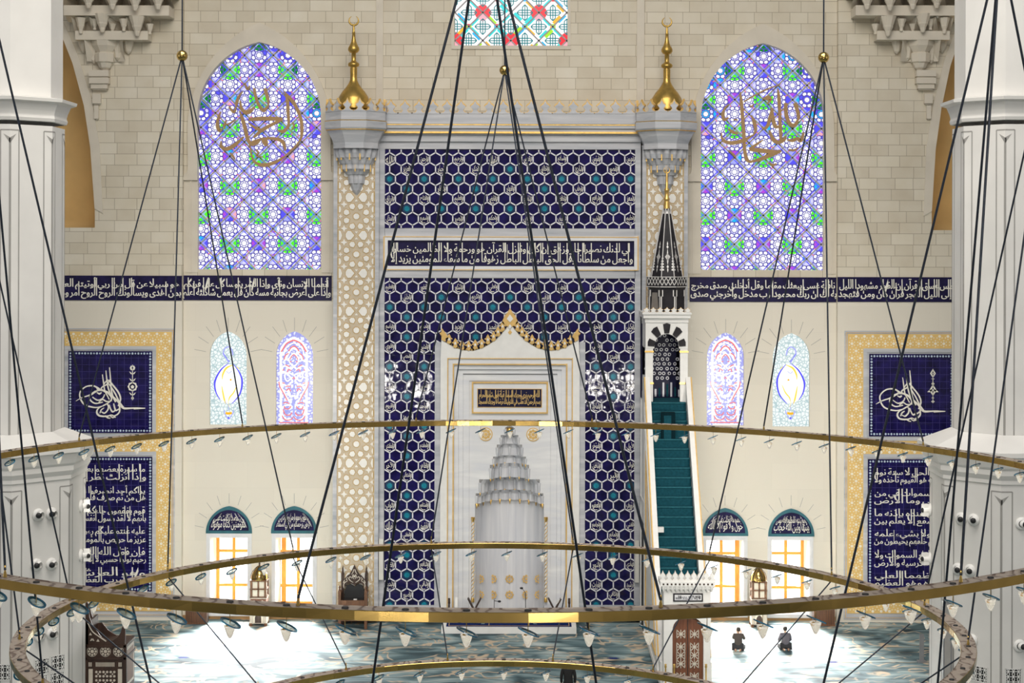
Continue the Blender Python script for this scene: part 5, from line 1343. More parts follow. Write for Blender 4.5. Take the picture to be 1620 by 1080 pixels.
# stairs
mb = MB()
for i in range(ns):
    ya = ys0 + (yk0 - ys0) * i / ns; yb = ys0 + (yk0 - ys0) * (i + 1) / ns; z = zpl * (i + 1) / ns; z0 = zpl * i / ns
    mb.box(MX0, MX1, ya, yb + .02, max(0, z0 - .3), z)
mb.box(MX0, MX1, yk0, yk1, zpl - .3, zpl)
mb.build('carpeted_stairs', M['teal_carpet'], r)
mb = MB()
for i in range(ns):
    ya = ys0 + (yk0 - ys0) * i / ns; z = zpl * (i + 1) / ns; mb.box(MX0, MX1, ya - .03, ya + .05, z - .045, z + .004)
mb.build('step_nosings', M['teal_nosing'], r)  # pale strips that paint in the highlight along each step edge
# dark teal slot box at the head of the stairs
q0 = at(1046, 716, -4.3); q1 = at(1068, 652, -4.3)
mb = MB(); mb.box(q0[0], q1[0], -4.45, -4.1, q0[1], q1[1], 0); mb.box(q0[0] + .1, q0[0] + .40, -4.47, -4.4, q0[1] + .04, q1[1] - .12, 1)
mb.build('slot_box', [M['teal_dark'], M['teal_carpet']], r)
# flanking walls with sloping balustrade
for xs, s in ((MX0 - .22, -1), (MX1 + .02, 1)):
    mb = MB()
    sl = lambda y: zpl * (y - ys0) / (yk0 - ys0)
    P = [(-11.6, 0), (-.62, 0), (-.62, zpl + 0.1), (yk0, zpl + 1.05), (-11.2, .95), (-11.6, .95)]
    x0, x1 = xs, xs + .2
    v = [(x0, y, z) for y, z in P] + [(x1, y, z) for y, z in P]; n = len(P)
    mb.mesh(v, [tuple(range(n))[::-1], tuple(range(n, 2 * n))] + [(i, (i + 1) % n, n + (i + 1) % n, n + i) for i in range(n)], 0)
    xo = x0 if s < 0 else x1
    # raised panels and moulding on the outer face
    def strip(y0, z0, y1, z1, w, mi=0):
        d = Vector((y1 - y0, z1 - z0)).normalized(); nx, nz = -d.y * w / 2, d.x * w / 2
        q = [(y0 + nx, z0 + nz), (y0 - nx, z0 - nz), (y1 - nx, z1 - nz), (y1 + nx, z1 + nz)]
        xa, xb = (xo - .05, xo) if s < 0 else (xo, xo + .05)
        vv = [(xa, a, b) for a, b in q] + [(xb, a, b) for a, b in q]
        mb.mesh(vv, [(0, 1, 2, 3), (7, 6, 5, 4)] + [(i, i + 4, (i + 1) % 4 + 4, (i + 1) % 4) for i in range(4)], mi)
    strip(-10.9, .25, yk0 + .1, zpl * .97, .22); strip(-11.0, 1.0, yk0, zpl + 1.0, .16, 1)
    strip(-10.2, .25, -3.6, .25, .2); strip(-3.5, .3, -3.5, zpl * .88, .2); strip(-9.6, .75, -3.9, .75, .05, 1); strip(-3.9, .75, -3.9, zpl * .8, .05, 1); strip(-9.6, .75, -3.9, zpl * .8, .05, 1)
    strip(-3.2, .1, -3.2, zpl, .12); strip(-0.9, .1, -0.9, zpl, .12); strip(-3.2, 5.5, -.9, 5.5, .2)
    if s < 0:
        mb.box(xo - .012, xo, -2.9, -1.2, 0.05, 4.6, 2)  # dark of the opening by the wall, put on as a flat sheet
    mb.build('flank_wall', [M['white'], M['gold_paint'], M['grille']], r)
# kiosk
sc = ppm(yk0); kx = at(1054.5, 600, yk0)[0]
Zk = lambda py: at(1054, py, yk0)[1]
hw = 33.5 / sc
mb = MB()
zc = Zk(549)
for sx in (-1, 1):
    for y in (yk0, yk1 - .3):
        x = kx + sx * (hw - .16)
        mb.box(x - .16, x + .16, y, y + .3, zpl - .6, zc)
    mb.box(kx + sx * hw - .1 * (sx > 0), kx + sx * hw + .1 * (sx < 0), yk0 + .3, yk1 - .3, zpl - .1, zpl + 1.0)
mb.build('kiosk_posts', M['white'], r)
for sx in (-1, 1):
    for py in (556, 606):
        mb = MB(); x = kx + sx * (hw - .16); z = Zk(py); mb.box(x - .19, x + .19, yk0 - .03, yk0 + .05, z - .035, z + .035); mb.build('post_band', M['gold'], r)
mb = MB()
ai = arch(kx, 19.5 / sc, Zk(551), Zk(548), Zk(528), 10)
ox0, ox1, ozb, ozt = kx - hw, kx + hw, Zk(551), Zk(508)
poly = [(ox0, ozb), ai[0]] + ai[2:][::-1] + [ai[1], (ox1, ozb), (ox1, ozt), (ox0, ozt)]
mb.holed(poly, [], yk0 - .02, 0, .25, None, True)
mb.box(ox0, ox0 + .2, yk0, yk1, ozb, ozt); mb.box(ox1 - .2, ox1, yk0, yk1, ozb, ozt); mb.box(ox0, ox1, yk1 - .2, yk1, ozb, ozt)
mb.box(kx - hw - .02, kx + hw + .02, yk0 - .06, yk1 + .06, Zk(510), Zk(503)); mb.box(kx - hw - .1, kx + hw + .1, yk0 - .16, yk1 + .1, Zk(503), Zk(496))
mb.box(kx - hw - .14, kx + hw + .14, yk0 - .22, yk1 + .14, Zk(497), Zk(494))
mb.build('kiosk_arch', M['white'], r)
# dark voussoirs
for t0 in (14, 52, 90, 128, 166):
    mb = MB(); cx, cz = kx, Zk(549)
    t = R(t0); w = R(11); ri, ro = 20 / sc, 33 / sc
    if t0 in (14, 166): ro = 30 / sc
    sq = lambda rr, a: (cx + rr * math.cos(a) * (1.0), cz + rr * math.sin(a) * 1.12)
    mb.prism([sq(ri, t - w), sq(ro, t - w * .95), sq(ro * 1.03, t), sq(ro, t + w * .95), sq(ri, t + w)], yk0 - .06, yk0 - .02); mb.build('dark_voussoir', M['spire'], r)
# curtain of beaded rings at the back of the kiosk
mb = MB(); yb_ = yk1 - .3
mb.box(kx - .95, kx + .95, yb_, yb_ + .04, zpl, Zk(515), 0)
rnd = random.Random(3)
for i in range(7):
    for j in range(13):
        if rnd.random() < .22: continue
        x = kx - .66 + i * .22 + (.11 if j % 2 else 0) - .05; z = zpl + .85 + j * .205
        x += rnd.uniform(-.03, .03); mb.lathe([(.035, 0), (.06, 0), (.06, .02), (.035, .02)], (0, 0, 0), 10, 1) if False else None
        a = ngon(x, z, .075, 12); b = ngon(x, z, .04, 12)
        for q in range(12): mb.face([(a[q][0], yb_ - .02, a[q][1]), (a[(q + 1) % 12][0], yb_ - .02, a[(q + 1) % 12][1]), (b[(q + 1) % 12][0], yb_ - .02, b[(q + 1) % 12][1]), (b[q][0], yb_ - .02, b[q][1])], 1)
for i in range(9): mb.box(kx - .7 + i * .17, kx - .62 + i * .17, yb_ - .03, yb_, zpl + .05, zpl + rnd.uniform(.3, .75), 2 if i % 2 else 1)
mb.build('bead_curtain', [M['navy'], M['hex_line'], M['teal_carpet']], r)
# merlons round the roof, drum, balcony band, spire, gilt tip
def row_merlons(par, x0, x1, y, z, h, w, mats, n):
    mb = MB()
    for i in range(n):
        xm = x0 + (x1 - x0) * (i + .5) / n; ww = (x1 - x0) / n
        P = [(xm + a * ww, z + b * h) for a, b in ((-.5, 0), (-.5, .1), (-.2, .3), (-.42, .55), (-.15, .75), (0, 1), (.15, .75), (.42, .55), (.2, .3), (.5, .1), (.5, 0))]
        mb.prism(P, y, y + .1, 0, True); P2 = [(xm + (a - xm) * 1.12, z + (b - z) * 1.08) for a, b in P]; mb.prism(P2, y + .03, y + .07, 1)
    return mb.build('merlons', mats, par)
row_merlons(r, kx - hw - .12, kx + hw + .12, yk0 - .22, Zk(494.5), 8.5 / sc, 0, [M['white'], M['gold_paint']], 7)
yc = (yk0 + yk1) / 2 - .3; s2 = ppm(yc); Z2 = lambda py: at(1054.5, py, yc)[1]; X2 = at(1054.5, 450, yc)[0]
rad = lambda w: w / 2 / s2 / math.cos(PI / 8)
mb = MB(); mb.lathe([(rad(56), Z2(497)), (rad(56), Z2(456))], (X2, yc, 0), 8, 0, rot=PI / 8, sm=False)
mb.build('drum', M['spire'], r)
mb = MB()
for q in range(8):
    t = PI / 4 * q - PI / 2; d = Vector((math.cos(t), math.sin(t))); s = Vector((-d.y, d.x)); ap = 28 / s2
    if d.y > .3: continue
    side = rad(56) * math.sin(PI / 8)
    def fp(a, z, o): return (X2 + d.x * (ap + o) + s.x * a, yc + d.y * (ap + o) + s.y * a, z)
    for sg in (-1, 1):
        a0, a1 = sg * side * .98, sg * side * .82
        for z0_, z1_, aa in ((Z2(495), Z2(458), a1), (Z2(468), Z2(458), sg * side * .66)):
            p = [fp(a0, z0_, .02), fp(aa, z0_, .02), fp(aa, z1_, .02), fp(a0, z1_, .02)]; mb.face(p if sg < 0 else p[::-1], 0)
    p = [fp(-side * .7, Z2(494), .01), fp(side * .7, Z2(494), .01), fp(side * .45, Z2(462), .01), fp(-side * .45, Z2(462), .01)]
    mb.face(p, 1 if q in (7, 5) else 2)
mb.build('drum_tracery', [M['silver'], M['spire_grey'], M['spire']], r)
mb = MB(); mb.lathe([(rad(56), Z2(457)), (rad(61), Z2(452)), (rad(61), Z2(438)), (rad(57), Z2(438)), (rad(57), Z2(450))], (X2, yc, 0), 8, 0, rot=PI / 8, sm=False)
for q in range(8):
    t = PI / 4 * q - PI / 2; d = Vector((math.cos(t), math.sin(t))); s = Vector((-d.y, d.x)); ap = 30.5 / s2
    if d.y > .3: continue
    side = rad(61) * math.sin(PI / 8)
    for i in range(4):
        a = -side + side * 2 * (i + .5) / 4; z = Z2(444.5); ww = side / 4
        P = [(a - ww, z), (a, z + 6 / s2), (a + ww, z), (a, z - 6 / s2)]
        for j in range(4):
            (a0, z0_), (a1, z1_) = P[j], P[(j + 1) % 4]; dd = Vector((a1 - a0, z1_ - z0_)).normalized() * .017; nn = (-dd.y, dd.x)
            mb.face([(X2 + d.x * (ap + .03) + s.x * u, yc + d.y * (ap + .03) + s.y * u, w_) for u, w_ in ((a0 + nn[0], z0_ + nn[1]), (a0 - nn[0], z0_ - nn[1]), (a1 - nn[0], z1_ - nn[1]), (a1 + nn[0], z1_ + nn[1]))][::-1], 1)
    for z in (Z2(453), Z2(437.5)):
        mb.face([(X2 + d.x * (ap + .03) + s.x * u, yc + d.y * (ap + .03) + s.y * u, w_) for u, w_ in ((-side, z - .016), (side, z - .016), (side, z + .016), (-side, z + .016))], 1)
mb.build('balcony_band', [M['spire'], M['silver']], r)
mb = MB(); r0, r1 = rad(50), rad(11); zb, zt = Z2(441), Z2(330)
mb.lathe([(r0, zb), (r0 * .92, Z2(428)), (r1, zt), (0, zt)], (X2, yc, 0), 8, 0, rot=PI / 8, sm=False)
sp = mb.build('spire', M['spire'], r)
mb = MB()
for q in range(8):
    t = PI / 4 * q + PI / 8; d = (math.cos(t), math.sin(t))
    if d[1] > .5: continue
    mb.tube([(X2 + d[0] * r0, yc + d[1] * r0, zb), (X2 + d[0] * r0 * .92, yc + d[1] * r0 * .92, Z2(428)), (X2 + d[0] * r1, yc + d[1] * r1, zt)], .022, 5, 0)
for q in range(8):
    t = PI / 4 * q - PI / 2; d = Vector((math.cos(t), math.sin(t))); s = Vector((-d.y, d.x))
    if d.y > .3: continue
    def fs(a, z):
        f = (z - Z2(428)) / (zt - Z2(428)); ap = (r0 * .92 * (1 - f) + r1 * f) * math.cos(PI / 8) + .015
        return (X2 + d.x * ap + s.x * a, yc + d.y * ap + s.y * a, z)
    zc = Z2(406)
    for w_, h_, o in ((.05, .36, 0), (.10, .18, 0), (.12, .08, .0), (.045, .08, .42), (.045, .08, -.42), (.025, .12, .55), (.025, .12, -.55)):
        mb.face([fs(0, zc + o - h_), fs(w_, zc + o), fs(0, zc + o + h_), fs(-w_, zc + o)], 0)
    for sg in (-1, 1):
        e = lambda z: (r0 * .92 * (1 - (z - Z2(428)) / (zt - Z2(428))) + r1 * (z - Z2(428)) / (zt - Z2(428))) * math.sin(PI / 8)
        for j in range(6):
            z = Z2(428) + j * .12; w_ = .10 - j * .015
            p = [fs(sg * e(z), z), fs(sg * (e(z) - w_), z + .02), fs(sg * (e(z) - w_), z + .07), fs(sg * e(z), z + .11)]; mb.face(p if sg < 0 else p[::-1], 0)
    mb.face([fs(-.05, Z2(338)), fs(.05, Z2(338)), fs(0, Z2(331))], 0)
mb.build('spire_tracery', M['silver'], sp)
mb = MB(); mb.lathe([(a / s2, Z2(p)) for a, p in ((5.6, 331), (4.4, 319), (4.2, 317), (5, 316), (5, 314), (3.6, 312), (3.2, 303), (4.3, 301), (3.9, 299), (2.2, 297), (2.0, 283), (1.6, 276), (1.0, 274))], (X2, yc, 0), 12)
path = []; rd = []
for i in range(17):
    t = R(118) + R(304) * i / 16; path.append((X2 + 4.6 / s2 * math.cos(t), yc, Z2(269) + 4.6 / s2 * math.sin(t))); rd.append((.3 + .8 * math.sin(PI * i / 16)) / s2)
mb.tube(path, rd, 6); mb.build('gilt_tip', M['gold'], r)
# portal at the foot of the stairs
yp = -12.2; sp_ = ppm(yp)
Xp = lambda px: at(px, 1000, yp)[0]
Zp_ = lambda py: at(1088, py, yp)[1]
pa, pb, da, db = Xp(1050), Xp(1124.5), Xp(1064), Xp(1113)
ztop = Zp_(926); zd = Zp_(977)
mb = MB()
dr = arch((da + db) / 2, (db - da) / 2, 0.0, zd - .45, zd, 8)
mb.holed([(pa, 0), dr[0]] + dr[2:][::-1] + [dr[1], (pb, 0), (pb, ztop), (pa, ztop)], [], yp, 0, .8, None, True)
mb.box(pa - .06, pa + .2, yp - .06, yp, 0, .35); mb.box(pb - .2, pb + .06, yp - .06, yp, 0, .35)
mb.box(pa - .08, pb + .08, yp - .1, yp + .85, ztop - .12, ztop)
mb.box(pa - .14, pb + .14, yp - .16, yp + .9, ztop, ztop + .18)
for i in range(12):
    x = pa - .1 + (pb - pa + .2) * (i + .5) / 12; mb.lathe([(.02, ztop - .22), (.07, ztop - .1), (.085, ztop)], (x, yp - .08, 0), 6, 0)
mb.build('portal', M['white'], r)
mb = MB()
for i in range(13): x = pa - .1 + (pb - pa + .2) * (i + .5) / 13; mb.box(x - .03, x + .03, yp - .18, yp - .15, ztop + .05, ztop + .11)
mb.build('dark_studs', M['wood'], r)
row_merlons(r, pa - .16, pb + .16, yp - .14, ztop + .18, 16 / sp_, 0, [M['white'], M['inlay']], 9)
q = px_rect(1065, 1112, 938, 951, yp); mb = MB(); mb.prism(q, yp - .04, yp, 0); mb.prism([(q[0][0] + .05, q[0][1] + .05), (q[1][0] - .05, q[0][1] + .05), (q[1][0] - .05, q[2][1] - .05), (q[0][0] + .05, q[2][1] - .05)], yp - .05, yp, 1)
pq = mb.build('door_plaque', [M['spire'], M['white_marble']], r)
mb = MB(); tiers(mb, 'لا إله إلا الله محمد رسول الله', q[0][0] + .08, q[1][0] - .08, q[0][1] + .07, q[2][1] - .07, yp - .05, 0, 1, 0, .01); mb.build('lettering', M['spire'], pq)
mb = MB(); di = arch((da + db) / 2, (db - da) / 2, 0.02, zd - .45, zd, 8); mb.prism(di, yp + .16, yp + .24, 0)
dor = mb.build('door', M['wood_red'], r)
mb = MB(); xm = (da + db) / 2; dw = (db - da) / 2
for s in (-1, 1):
    for z0_, z1_ in ((zd - .78, zd - .48), (0.85, zd - .95), (.42, .68)):
        cx = xm + s * dw * .44; w = .15; n = max(1, round((z1_ - z0_) / .3))
        for j in range(n):
            cz = z0_ + (z1_ - z0_) * (j + .5) / n; h = (z1_ - z0_) / n / 2
            for a, b in (((cx - w, cz - h), (cx + w, cz + h)), ((cx - w, cz + h), (cx + w, cz - h)), ((cx - w, cz), (cx + w, cz)), ((cx, cz - h), (cx, cz + h)), ((cx - w, cz - h), (cx - w, cz + h)), ((cx + w, cz - h), (cx + w, cz + h))):
                mb.bar(a, b, .028, yp + .14, yp + .16, 0)
            mb.prism(star(cx, cz, .085, .05, 8), yp + .135, yp + .16, 0)
mb.build('bone_lattice', M['inlay'], dor)
mb = MB(); mb.box(xm - .012, xm + .012, yp + .145, yp + .16, .05, zd - .08); mb.build('door_seam', M['grille'], dor)
# ------------------------------------------------------------------ the two great piers
PIERS = {'left': (-16.2, -19.8), 'right': (16.45, -19.8)}
C8 = math.cos(PI / 8)
def pier(side, lab):
    cx, cy = PIERS[side]; yfr = cy - 1.77; yfb = cy - 2.42
    Zu = lambda py: at(60 if side == 'left' else 1560, py, yfr)[1]
    Zb = lambda py: at(60 if side == 'left' else 1560, py, yfb)[1]
    r = empty('stone_pier', (cx, cy, 0), lab, 'pier', 'great stone piers')
    def lay(prof, nm, m='stone_white', cap=True):
        mb = MB(); mb.lathe([(a / C8, z) for a, z in prof], (cx, cy, 0), 8, 0, rot=PI / 8, sm=False); return mb.build(nm, M[m], r)
    lay([(2.42, 0), (2.42, Zb(768)), (2.47, Zb(766)), (2.47, Zb(760)), (2.56, Zb(752)), (2.56, Zb(744)), (2.62, Zb(740)), (2.74, Zb(724)), (2.8, Zb(722)), (2.8, Zb(715)), (1.78, Zb(692))], 'base')
    lay([(1.77, Zb(700)), (1.77, Zu(196))], 'shaft')
    lay([(1.77, Zu(190)), (1.83, Zu(189)), (1.86, Zu(184)), (1.83, Zu(180)), (1.83, Zu(178)), (1.86, Zu(172)), (1.95, Zu(161)), (2.12, Zu(158)), (2.14, Zu(153)), (1.72, Zu(150))], 'cornice')
    lay([(1.71, Zu(152)), (1.71, Zu(-260))], 'upper_shaft')
    # sunk upright panels along the corners
    for ap, z0, z1, wv, nm in ((1.77, Zu(690), Zu(205), .30, 'shaft'), (2.42, .9, Zb(778), .34, 'base')):
        R8 = ap / C8
        for q in range(8):
            t = PI / 8 + PI / 4 * q
            if math.sin(t) > .5: continue
            mb = MB(); V = Vector((cx + R8 * math.cos(t), cy + R8 * math.sin(t)))
            ends = []
            for s in (-1, 1):
                W_ = Vector((cx + R8 * math.cos(t + s * PI / 4), cy + R8 * math.sin(t + s * PI / 4))); d = (W_ - V).normalized(); n = Vector((math.cos(t + s * PI / 8), math.sin(t + s * PI / 8)))
                a = V + d * wv
                for u0, u1, za, zb, o in ((wv - .02, wv + .02, z0, z1, .006), (0, wv, z1 - .02, z1 + .02, .006), (0, .035, z0, z1 - .25, .006)):
                    p0, p1 = V + d * u0 + n * o, V + d * u1 + n * o
                    f = [(p0.x, p0.y, za), (p1.x, p1.y, za), (p1.x, p1.y, zb), (p0.x, p0.y, zb)]; mb.face(f if s > 0 else f[::-1], 0)
                p0, p1, p2 = V + n * .006, V + d * wv * .7 + n * .006, V + n * .006
                f = [(p0.x, p0.y, z1 - .42), (p1.x, p1.y, z1 - .12), (p0.x, p0.y, z1 - .24)]; mb.face(f if s > 0 else f[::-1], 0)
            mb.build('corner_groove', M['groove'], r)
    return r
pier('left', 'huge pale octagonal stone pier beside the dark wooden pulpit')
pier('right', 'huge pale octagonal stone pier on the minbar side, with a grey cabinet at its corner')
def face_pt(side, px, py, face, ap=2.42):
    """point on a face of the pier base seen at an image point, and the face normal"""
    cx, cy = PIERS[side]; a = (px + ROLL * (py - YH) - PX0) / F; s = 1 if side == 'left' else -1
    if face == 'front': n = Vector((0, -1)); 
    elif face == 'mid': n = Vector((s * math.sqrt(.5), -math.sqrt(.5)))
    else: n = Vector((s, 0))
    # n . (CAMX + a d - cx, CAMY + d - cy) = ap
    d = (ap - n.x * (CAMX - cx) - n.y * (CAMY - cy)) / (n.x * a + n.y)
    v = py - ROLL * (px - PX0)
    return Vector((CAMX + a * d, CAMY + d, CAMZ - (v - YH) * d / F)), n
def on_face(mbl, P, n):
    ang = math.atan2(n.y, n.x) + PI / 2                # local -y looks along n
    Mx = Matrix.Translation(P) @ Matrix.Rotation(ang, 4, 'Z')
    return mbl.transformed(Mx)
ROWS = ['upper', 'lower', 'lowest']
def spot(side, px, py, face, lab, stick=False, grp=None):
    P, n = face_pt(side, px, py, face)
    r = empty('spotlight', P, lab, 'spotlight', 'spotlights on the piers')
    def add(mb, nm, mats): return on_face(mb, P, n).build(nm, mats, r)
    rot = Matrix.Rotation(R(90), 4, 'X')
    mb = MB(); mb.lathe([(0, 0), (.20, 0), (.20, .04), (.15, .08), (.11, .09)], (0, 0, 0), 18); add(mb.transformed(rot), 'flange', M['white'])
    mb = MB(); mb.lathe([(.11, .06), (.105, .30 if stick else .17), (.09, .31 if stick else .18)], (0, 0, 0), 16)
    if stick: mb.box(-.07, .07, -.2, .2, .1, .30)
    add(mb.transformed(Matrix.Rotation(R(20), 4, 'Z') @ rot), 'housing', M['white'])
    mb = MB(); mb.lathe([(0, .16), (.09, .175), (.075, .25), (0, .25)] if not stick else [(0, .29), (.08, .31), (.06, .35), (0, .35)], (0, 0, 0), 16); add(mb.transformed(Matrix.Rotation(R(-22 if side == 'left' else 22), 4, 'Z') @ rot), 'lens_barrel', M['black'])
for px, py, f, st, lab in ((60, 814, 'mid', 0, 'white round spotlight on the pier beside the wooden pulpit, left one of the upper pair'), (81, 812, 'mid', 0, 'white round spotlight on the pier beside the wooden pulpit, right one of the upper pair'), (57, 893, 'mid', 0, 'white round spotlight on the pier beside the wooden pulpit, left one of the middle pair'), (81, 892, 'mid', 0, 'white round spotlight on the pier beside the wooden pulpit, right one of the middle pair'),
                           (62, 1005, 'mid', 0, 'white round spotlight lowest on the pier beside the wooden pulpit, left of its pair'), (82, 1002, 'mid', 0, 'white round spotlight lowest on the pier beside the wooden pulpit, right of its pair'),
                           (127, 800, 'side', 1, 'white box spotlight on the narrow side of the pier beside the wooden pulpit, upper one'), (127, 878, 'side', 1, 'white box spotlight on the narrow side of the pier beside the wooden pulpit, lower one')): spot('left', px, py, f, lab, bool(st))
for px, py, f, st, lab in ((1521, 820, 'mid', 0, 'white round spotlight on the minbar-side pier, left one of the upper pair'), (1541, 822, 'mid', 0, 'white round spotlight on the minbar-side pier, right one of the upper pair'), (1516, 900, 'mid', 0, 'white round spotlight on the minbar-side pier, left one of the middle pair'), (1535, 902, 'mid', 0, 'white round spotlight on the minbar-side pier, right one of the middle pair'),
                           (1538, 1012, 'mid', 0, 'white round spotlight lowest on the minbar-side pier, beside the chandelier rim'), (1616, 828, 'front', 0, 'white round spotlight on the front face of the minbar-side pier, upper one'), (1613, 1021, 'front', 0, 'white round spotlight on the front face of the minbar-side pier, lower one'),
                           (1472, 806, 'side', 1, 'white box spotlight on the narrow side of the minbar-side pier, upper one'), (1472, 883, 'side', 1, 'white box spotlight on the narrow side of the minbar-side pier, lower one')): spot('right', px, py, f, lab, bool(st))
def vent(side, px, py, face, lab):
    P, n = face_pt(side, px, py, face); r = empty('wall_vent', P, lab, 'vent', 'latticed vents in the piers')
    mb = MB(); mb.box(-.24, .24, -.012, 0, -.24, .24); on_face(mb, P, n).build('dark_backing', M['grille'], r)
    mb = MB()
    for i in range(3):
        for j in range(3):
            c = (-.16 + .16 * i, -.16 + .16 * j)
            for q in range(6): 
                t = PI / 3 * q; mb.bar((c[0] + .035 * math.cos(t), c[1] + .035 * math.sin(t)), (c[0] + .08 * math.cos(t), c[1] + .08 * math.sin(t)), .022, -.022, -.012)
            mb.prism(ngon(c[0], c[1], .03, 6), -.022, -.012)
    for a in (-.24, .24): mb.bar((a, -.24), (a, .24), .03, -.022, -.012); mb.bar((-.24, a), (.24, a), .03, -.022, -.012)
    on_face(mb, P, n).build('grille', M['white'], r)
for px, py, lab in ((66, 1054, 'dark latticed vent on the pier beside the wooden pulpit, upper left of four'), (91, 1048, 'dark latticed vent on the pier beside the wooden pulpit, upper right of four'), (63, 1080, 'dark latticed vent on the pier beside the wooden pulpit, lower left of four'), (90, 1075, 'dark latticed vent on the pier beside the wooden pulpit, lower right of four')): vent('left', px, py, 'mid', lab)
vent('left', 4, 1063, 'front', 'dark latticed vent on the front face of the pier beside the wooden pulpit')
vent('right', 1532, 1062, 'mid', 'dark latticed vent on the minbar-side pier, left one beside the chandelier rim'); vent('right', 1551, 1066, 'mid', 'dark latticed vent on the minbar-side pier, right one beside the chandelier rim')
vent('right', 1603, 1070, 'front', 'dark latticed vent on the front face of the minbar-side pier')

# ------------------------------------------------------------------ ring chandeliers
CHX, CHY = 0.0, CAMY + 42.0
RINGS = {'A': (14.85, -5.83, -.0027), 'C': (11.21, -9.24, -.0032), 'D': (7.8, -12.05, -.0032)}
def ring_pt(k, deg, dr=0.0, dz=0.0):
    """point on a ring; deg 0 is the far side, positive to the right"""
    R_, h, t = RINGS[k]; a = R(deg); x = (R_ + dr) * math.sin(a)
    return Vector((CHX + x, CHY + (R_ + dr) * math.cos(a), CAMZ + h + t * x + dz))
def seen(P, m=40):
    d = P.y - CAMY
    px = PX0 + (P.x - CAMX) * F / d; py = YH - (P.z - CAMZ) * F / d
    return -m < px < 1620 + m and -m < py < 1080 + m
def lamp_proto():
    mb = MB(); mb.lathe([(.0, -.425), (.022, -.42), (.035, -.40), (.055, -.36), (.085, -.27), (.10, -.215), (.088, -.215), (.07, -.27), (.03, -.38), (0, -.39)], (0, 0, 0), 14, 0)
    mb.lathe([(.006, -.215), (.006, 0)], (0, 0, 0), 6, 1)
    bowl = mb.data('lamp', [M['lamp_glass'], M['brass']])
    mb = MB(); mb.lathe([(0, .178), (.055, .178), (.06, .155)], (0, 0, 0), 12, 0); cap = mb.data('uplight_cap', M['grille'])
    rot = Matrix.Translation((-0.02, 0, -.19)) @ Matrix.Rotation(R(-24), 4, 'Y')
    mb = MB(); n = 20
    for i in range(n):
        t0, t1 = 2 * PI * i / n, 2 * PI * (i + 1) / n
        e = lambda t, s: (.175 * s * math.cos(t) * (1 if math.cos(t) < 0 else 1.15), .135 * s * math.sin(t))
        for (s0, z0), (s1, z1) in (((1, 0), (1, .018)), ((1, .018), (.74, .012)), ((.74, .012), (.74, -.006)), ((.74, -.006), (1, 0))):
            a, b, c, d = e(t0, s0), e(t1, s0), e(t1, s1), e(t0, s1)
            mb.face([(*a, z0), (*b, z0), (*c, z1), (*d, z1)], 0, False)
        a, b = e(t0, .74), e(t1, .74); mb.face([(0, 0, .003), (*a, .003), (*b, .003)], 1); mb.face([(0, 0, -.003), (*b, -.003), (*a, -.003)], 1)
    rim = mb.transformed(rot).data('glass_rim', [M['lamp_rim'], M['lamp_dish']])
    mb = MB(); mb.ball((.045, 0, -.245), .036, 10); bulb = mb.data('bulb', M['lamp_bulb'])
    return bowl, rim, bulb, cap
BOWL, RIM, BULB, CAP = lamp_proto()
def ring(k, n, off, lab, name='ring_chandelier'):
    R_, h, t = RINGS[k]
    root = empty(name, (CHX, CHY, CAMZ + h), lab, 'chandelier', 'ring chandeliers')
    def lath(prof, nm, m):
        mb = MB(); mb.lathe([(R_ + a, b) for a, b in prof], (CHX, CHY, CAMZ + h), 240, 0, sm=False)
        mb.v = [(x, y, z + t * (x - CHX)) for x, y, z in mb.v]; return mb.build(nm, M[m], root)
    # facets of the band are polished brass sheets: outer face, underside, inner face
    fr = random.Random(n); jit = [[fr.uniform(-.0008, .0008) for _ in range(2)] for _ in range(120)]
    prof = [(.17, .085), (.18, .075), (.18, -.075), (.16, -.085), (-.16, -.085), (-.18, -.075), (-.18, .075), (-.17, .085)]
    mb = MB(); nn = 240
    def vp(i, a, b):
        j = jit[(i // 2) % 120]; th = 2 * PI * i / nn; rr = R_ + a + (j[0] if b > 0 else j[1]) * (1 if abs(a) > .165 else 0) + (fr_off[i % nn] if abs(a) > .165 else 0)
        x = rr * math.cos(th); return (CHX + x, CHY + rr * math.sin(th), CAMZ + h + b + t * x)
    fr_off = [fr.uniform(-.004, .004) for _ in range(nn)]
    for i in range(nn):
        for (a, b), (c, d) in zip(prof, prof[1:]): mb.face([vp(i, a, b), vp(i, c, d), vp(i + 1 if i < nn - 1 else 0, c, d), vp(i + 1 if i < nn - 1 else 0, a, b)][::-1])
    mb.build('brass_band', M['brass'], root)
    0 and lath([(.17, .085), (.18, .075), (.18, -.075), (.16, -.085), (-.16, -.085), (-.18, -.075), (-.18, .075), (-.17, .085)], 'brass_band', 'brass')
    lath([(-.17, .085), (-.15, .07), (.15, .07), (.17, .085)], 'embossed_tray', 'tray')
    for i in range(n):
        deg = 360 / n * i + off
        P = ring_pt(k, deg, 0, -.085)
        if not seen(P): continue
        o = bpy.data.objects.new('lamp', BOWL); COL.objects.link(o); o.parent = root; o.location = P - Vector(root.location); o.rotation_euler = (0, 0, -R(deg))
        for nm, me in (('glass_rim', RIM), ('bulb', BULB), ('uplight_cap', CAP)):
            s = bpy.data.objects.new(nm, me); COL.objects.link(s); s.parent = o
    return root
RA = ring('A', 96, .75, 'largest and highest of the three brass ring chandeliers, crossing in front of everything')
RC = ring('C', 64, .75, 'middle-sized brass ring chandelier hanging just below the largest ring')
RD = ring('D', 40, .75, 'smallest and lowest of the three brass ring chandeliers')
CR_ = 0.024
def fitting(mb, P): mb.lathe([(.035, 0), (.03, .05), (.014, .12), (.014, .2), (0, .21)], P, 8, 1)
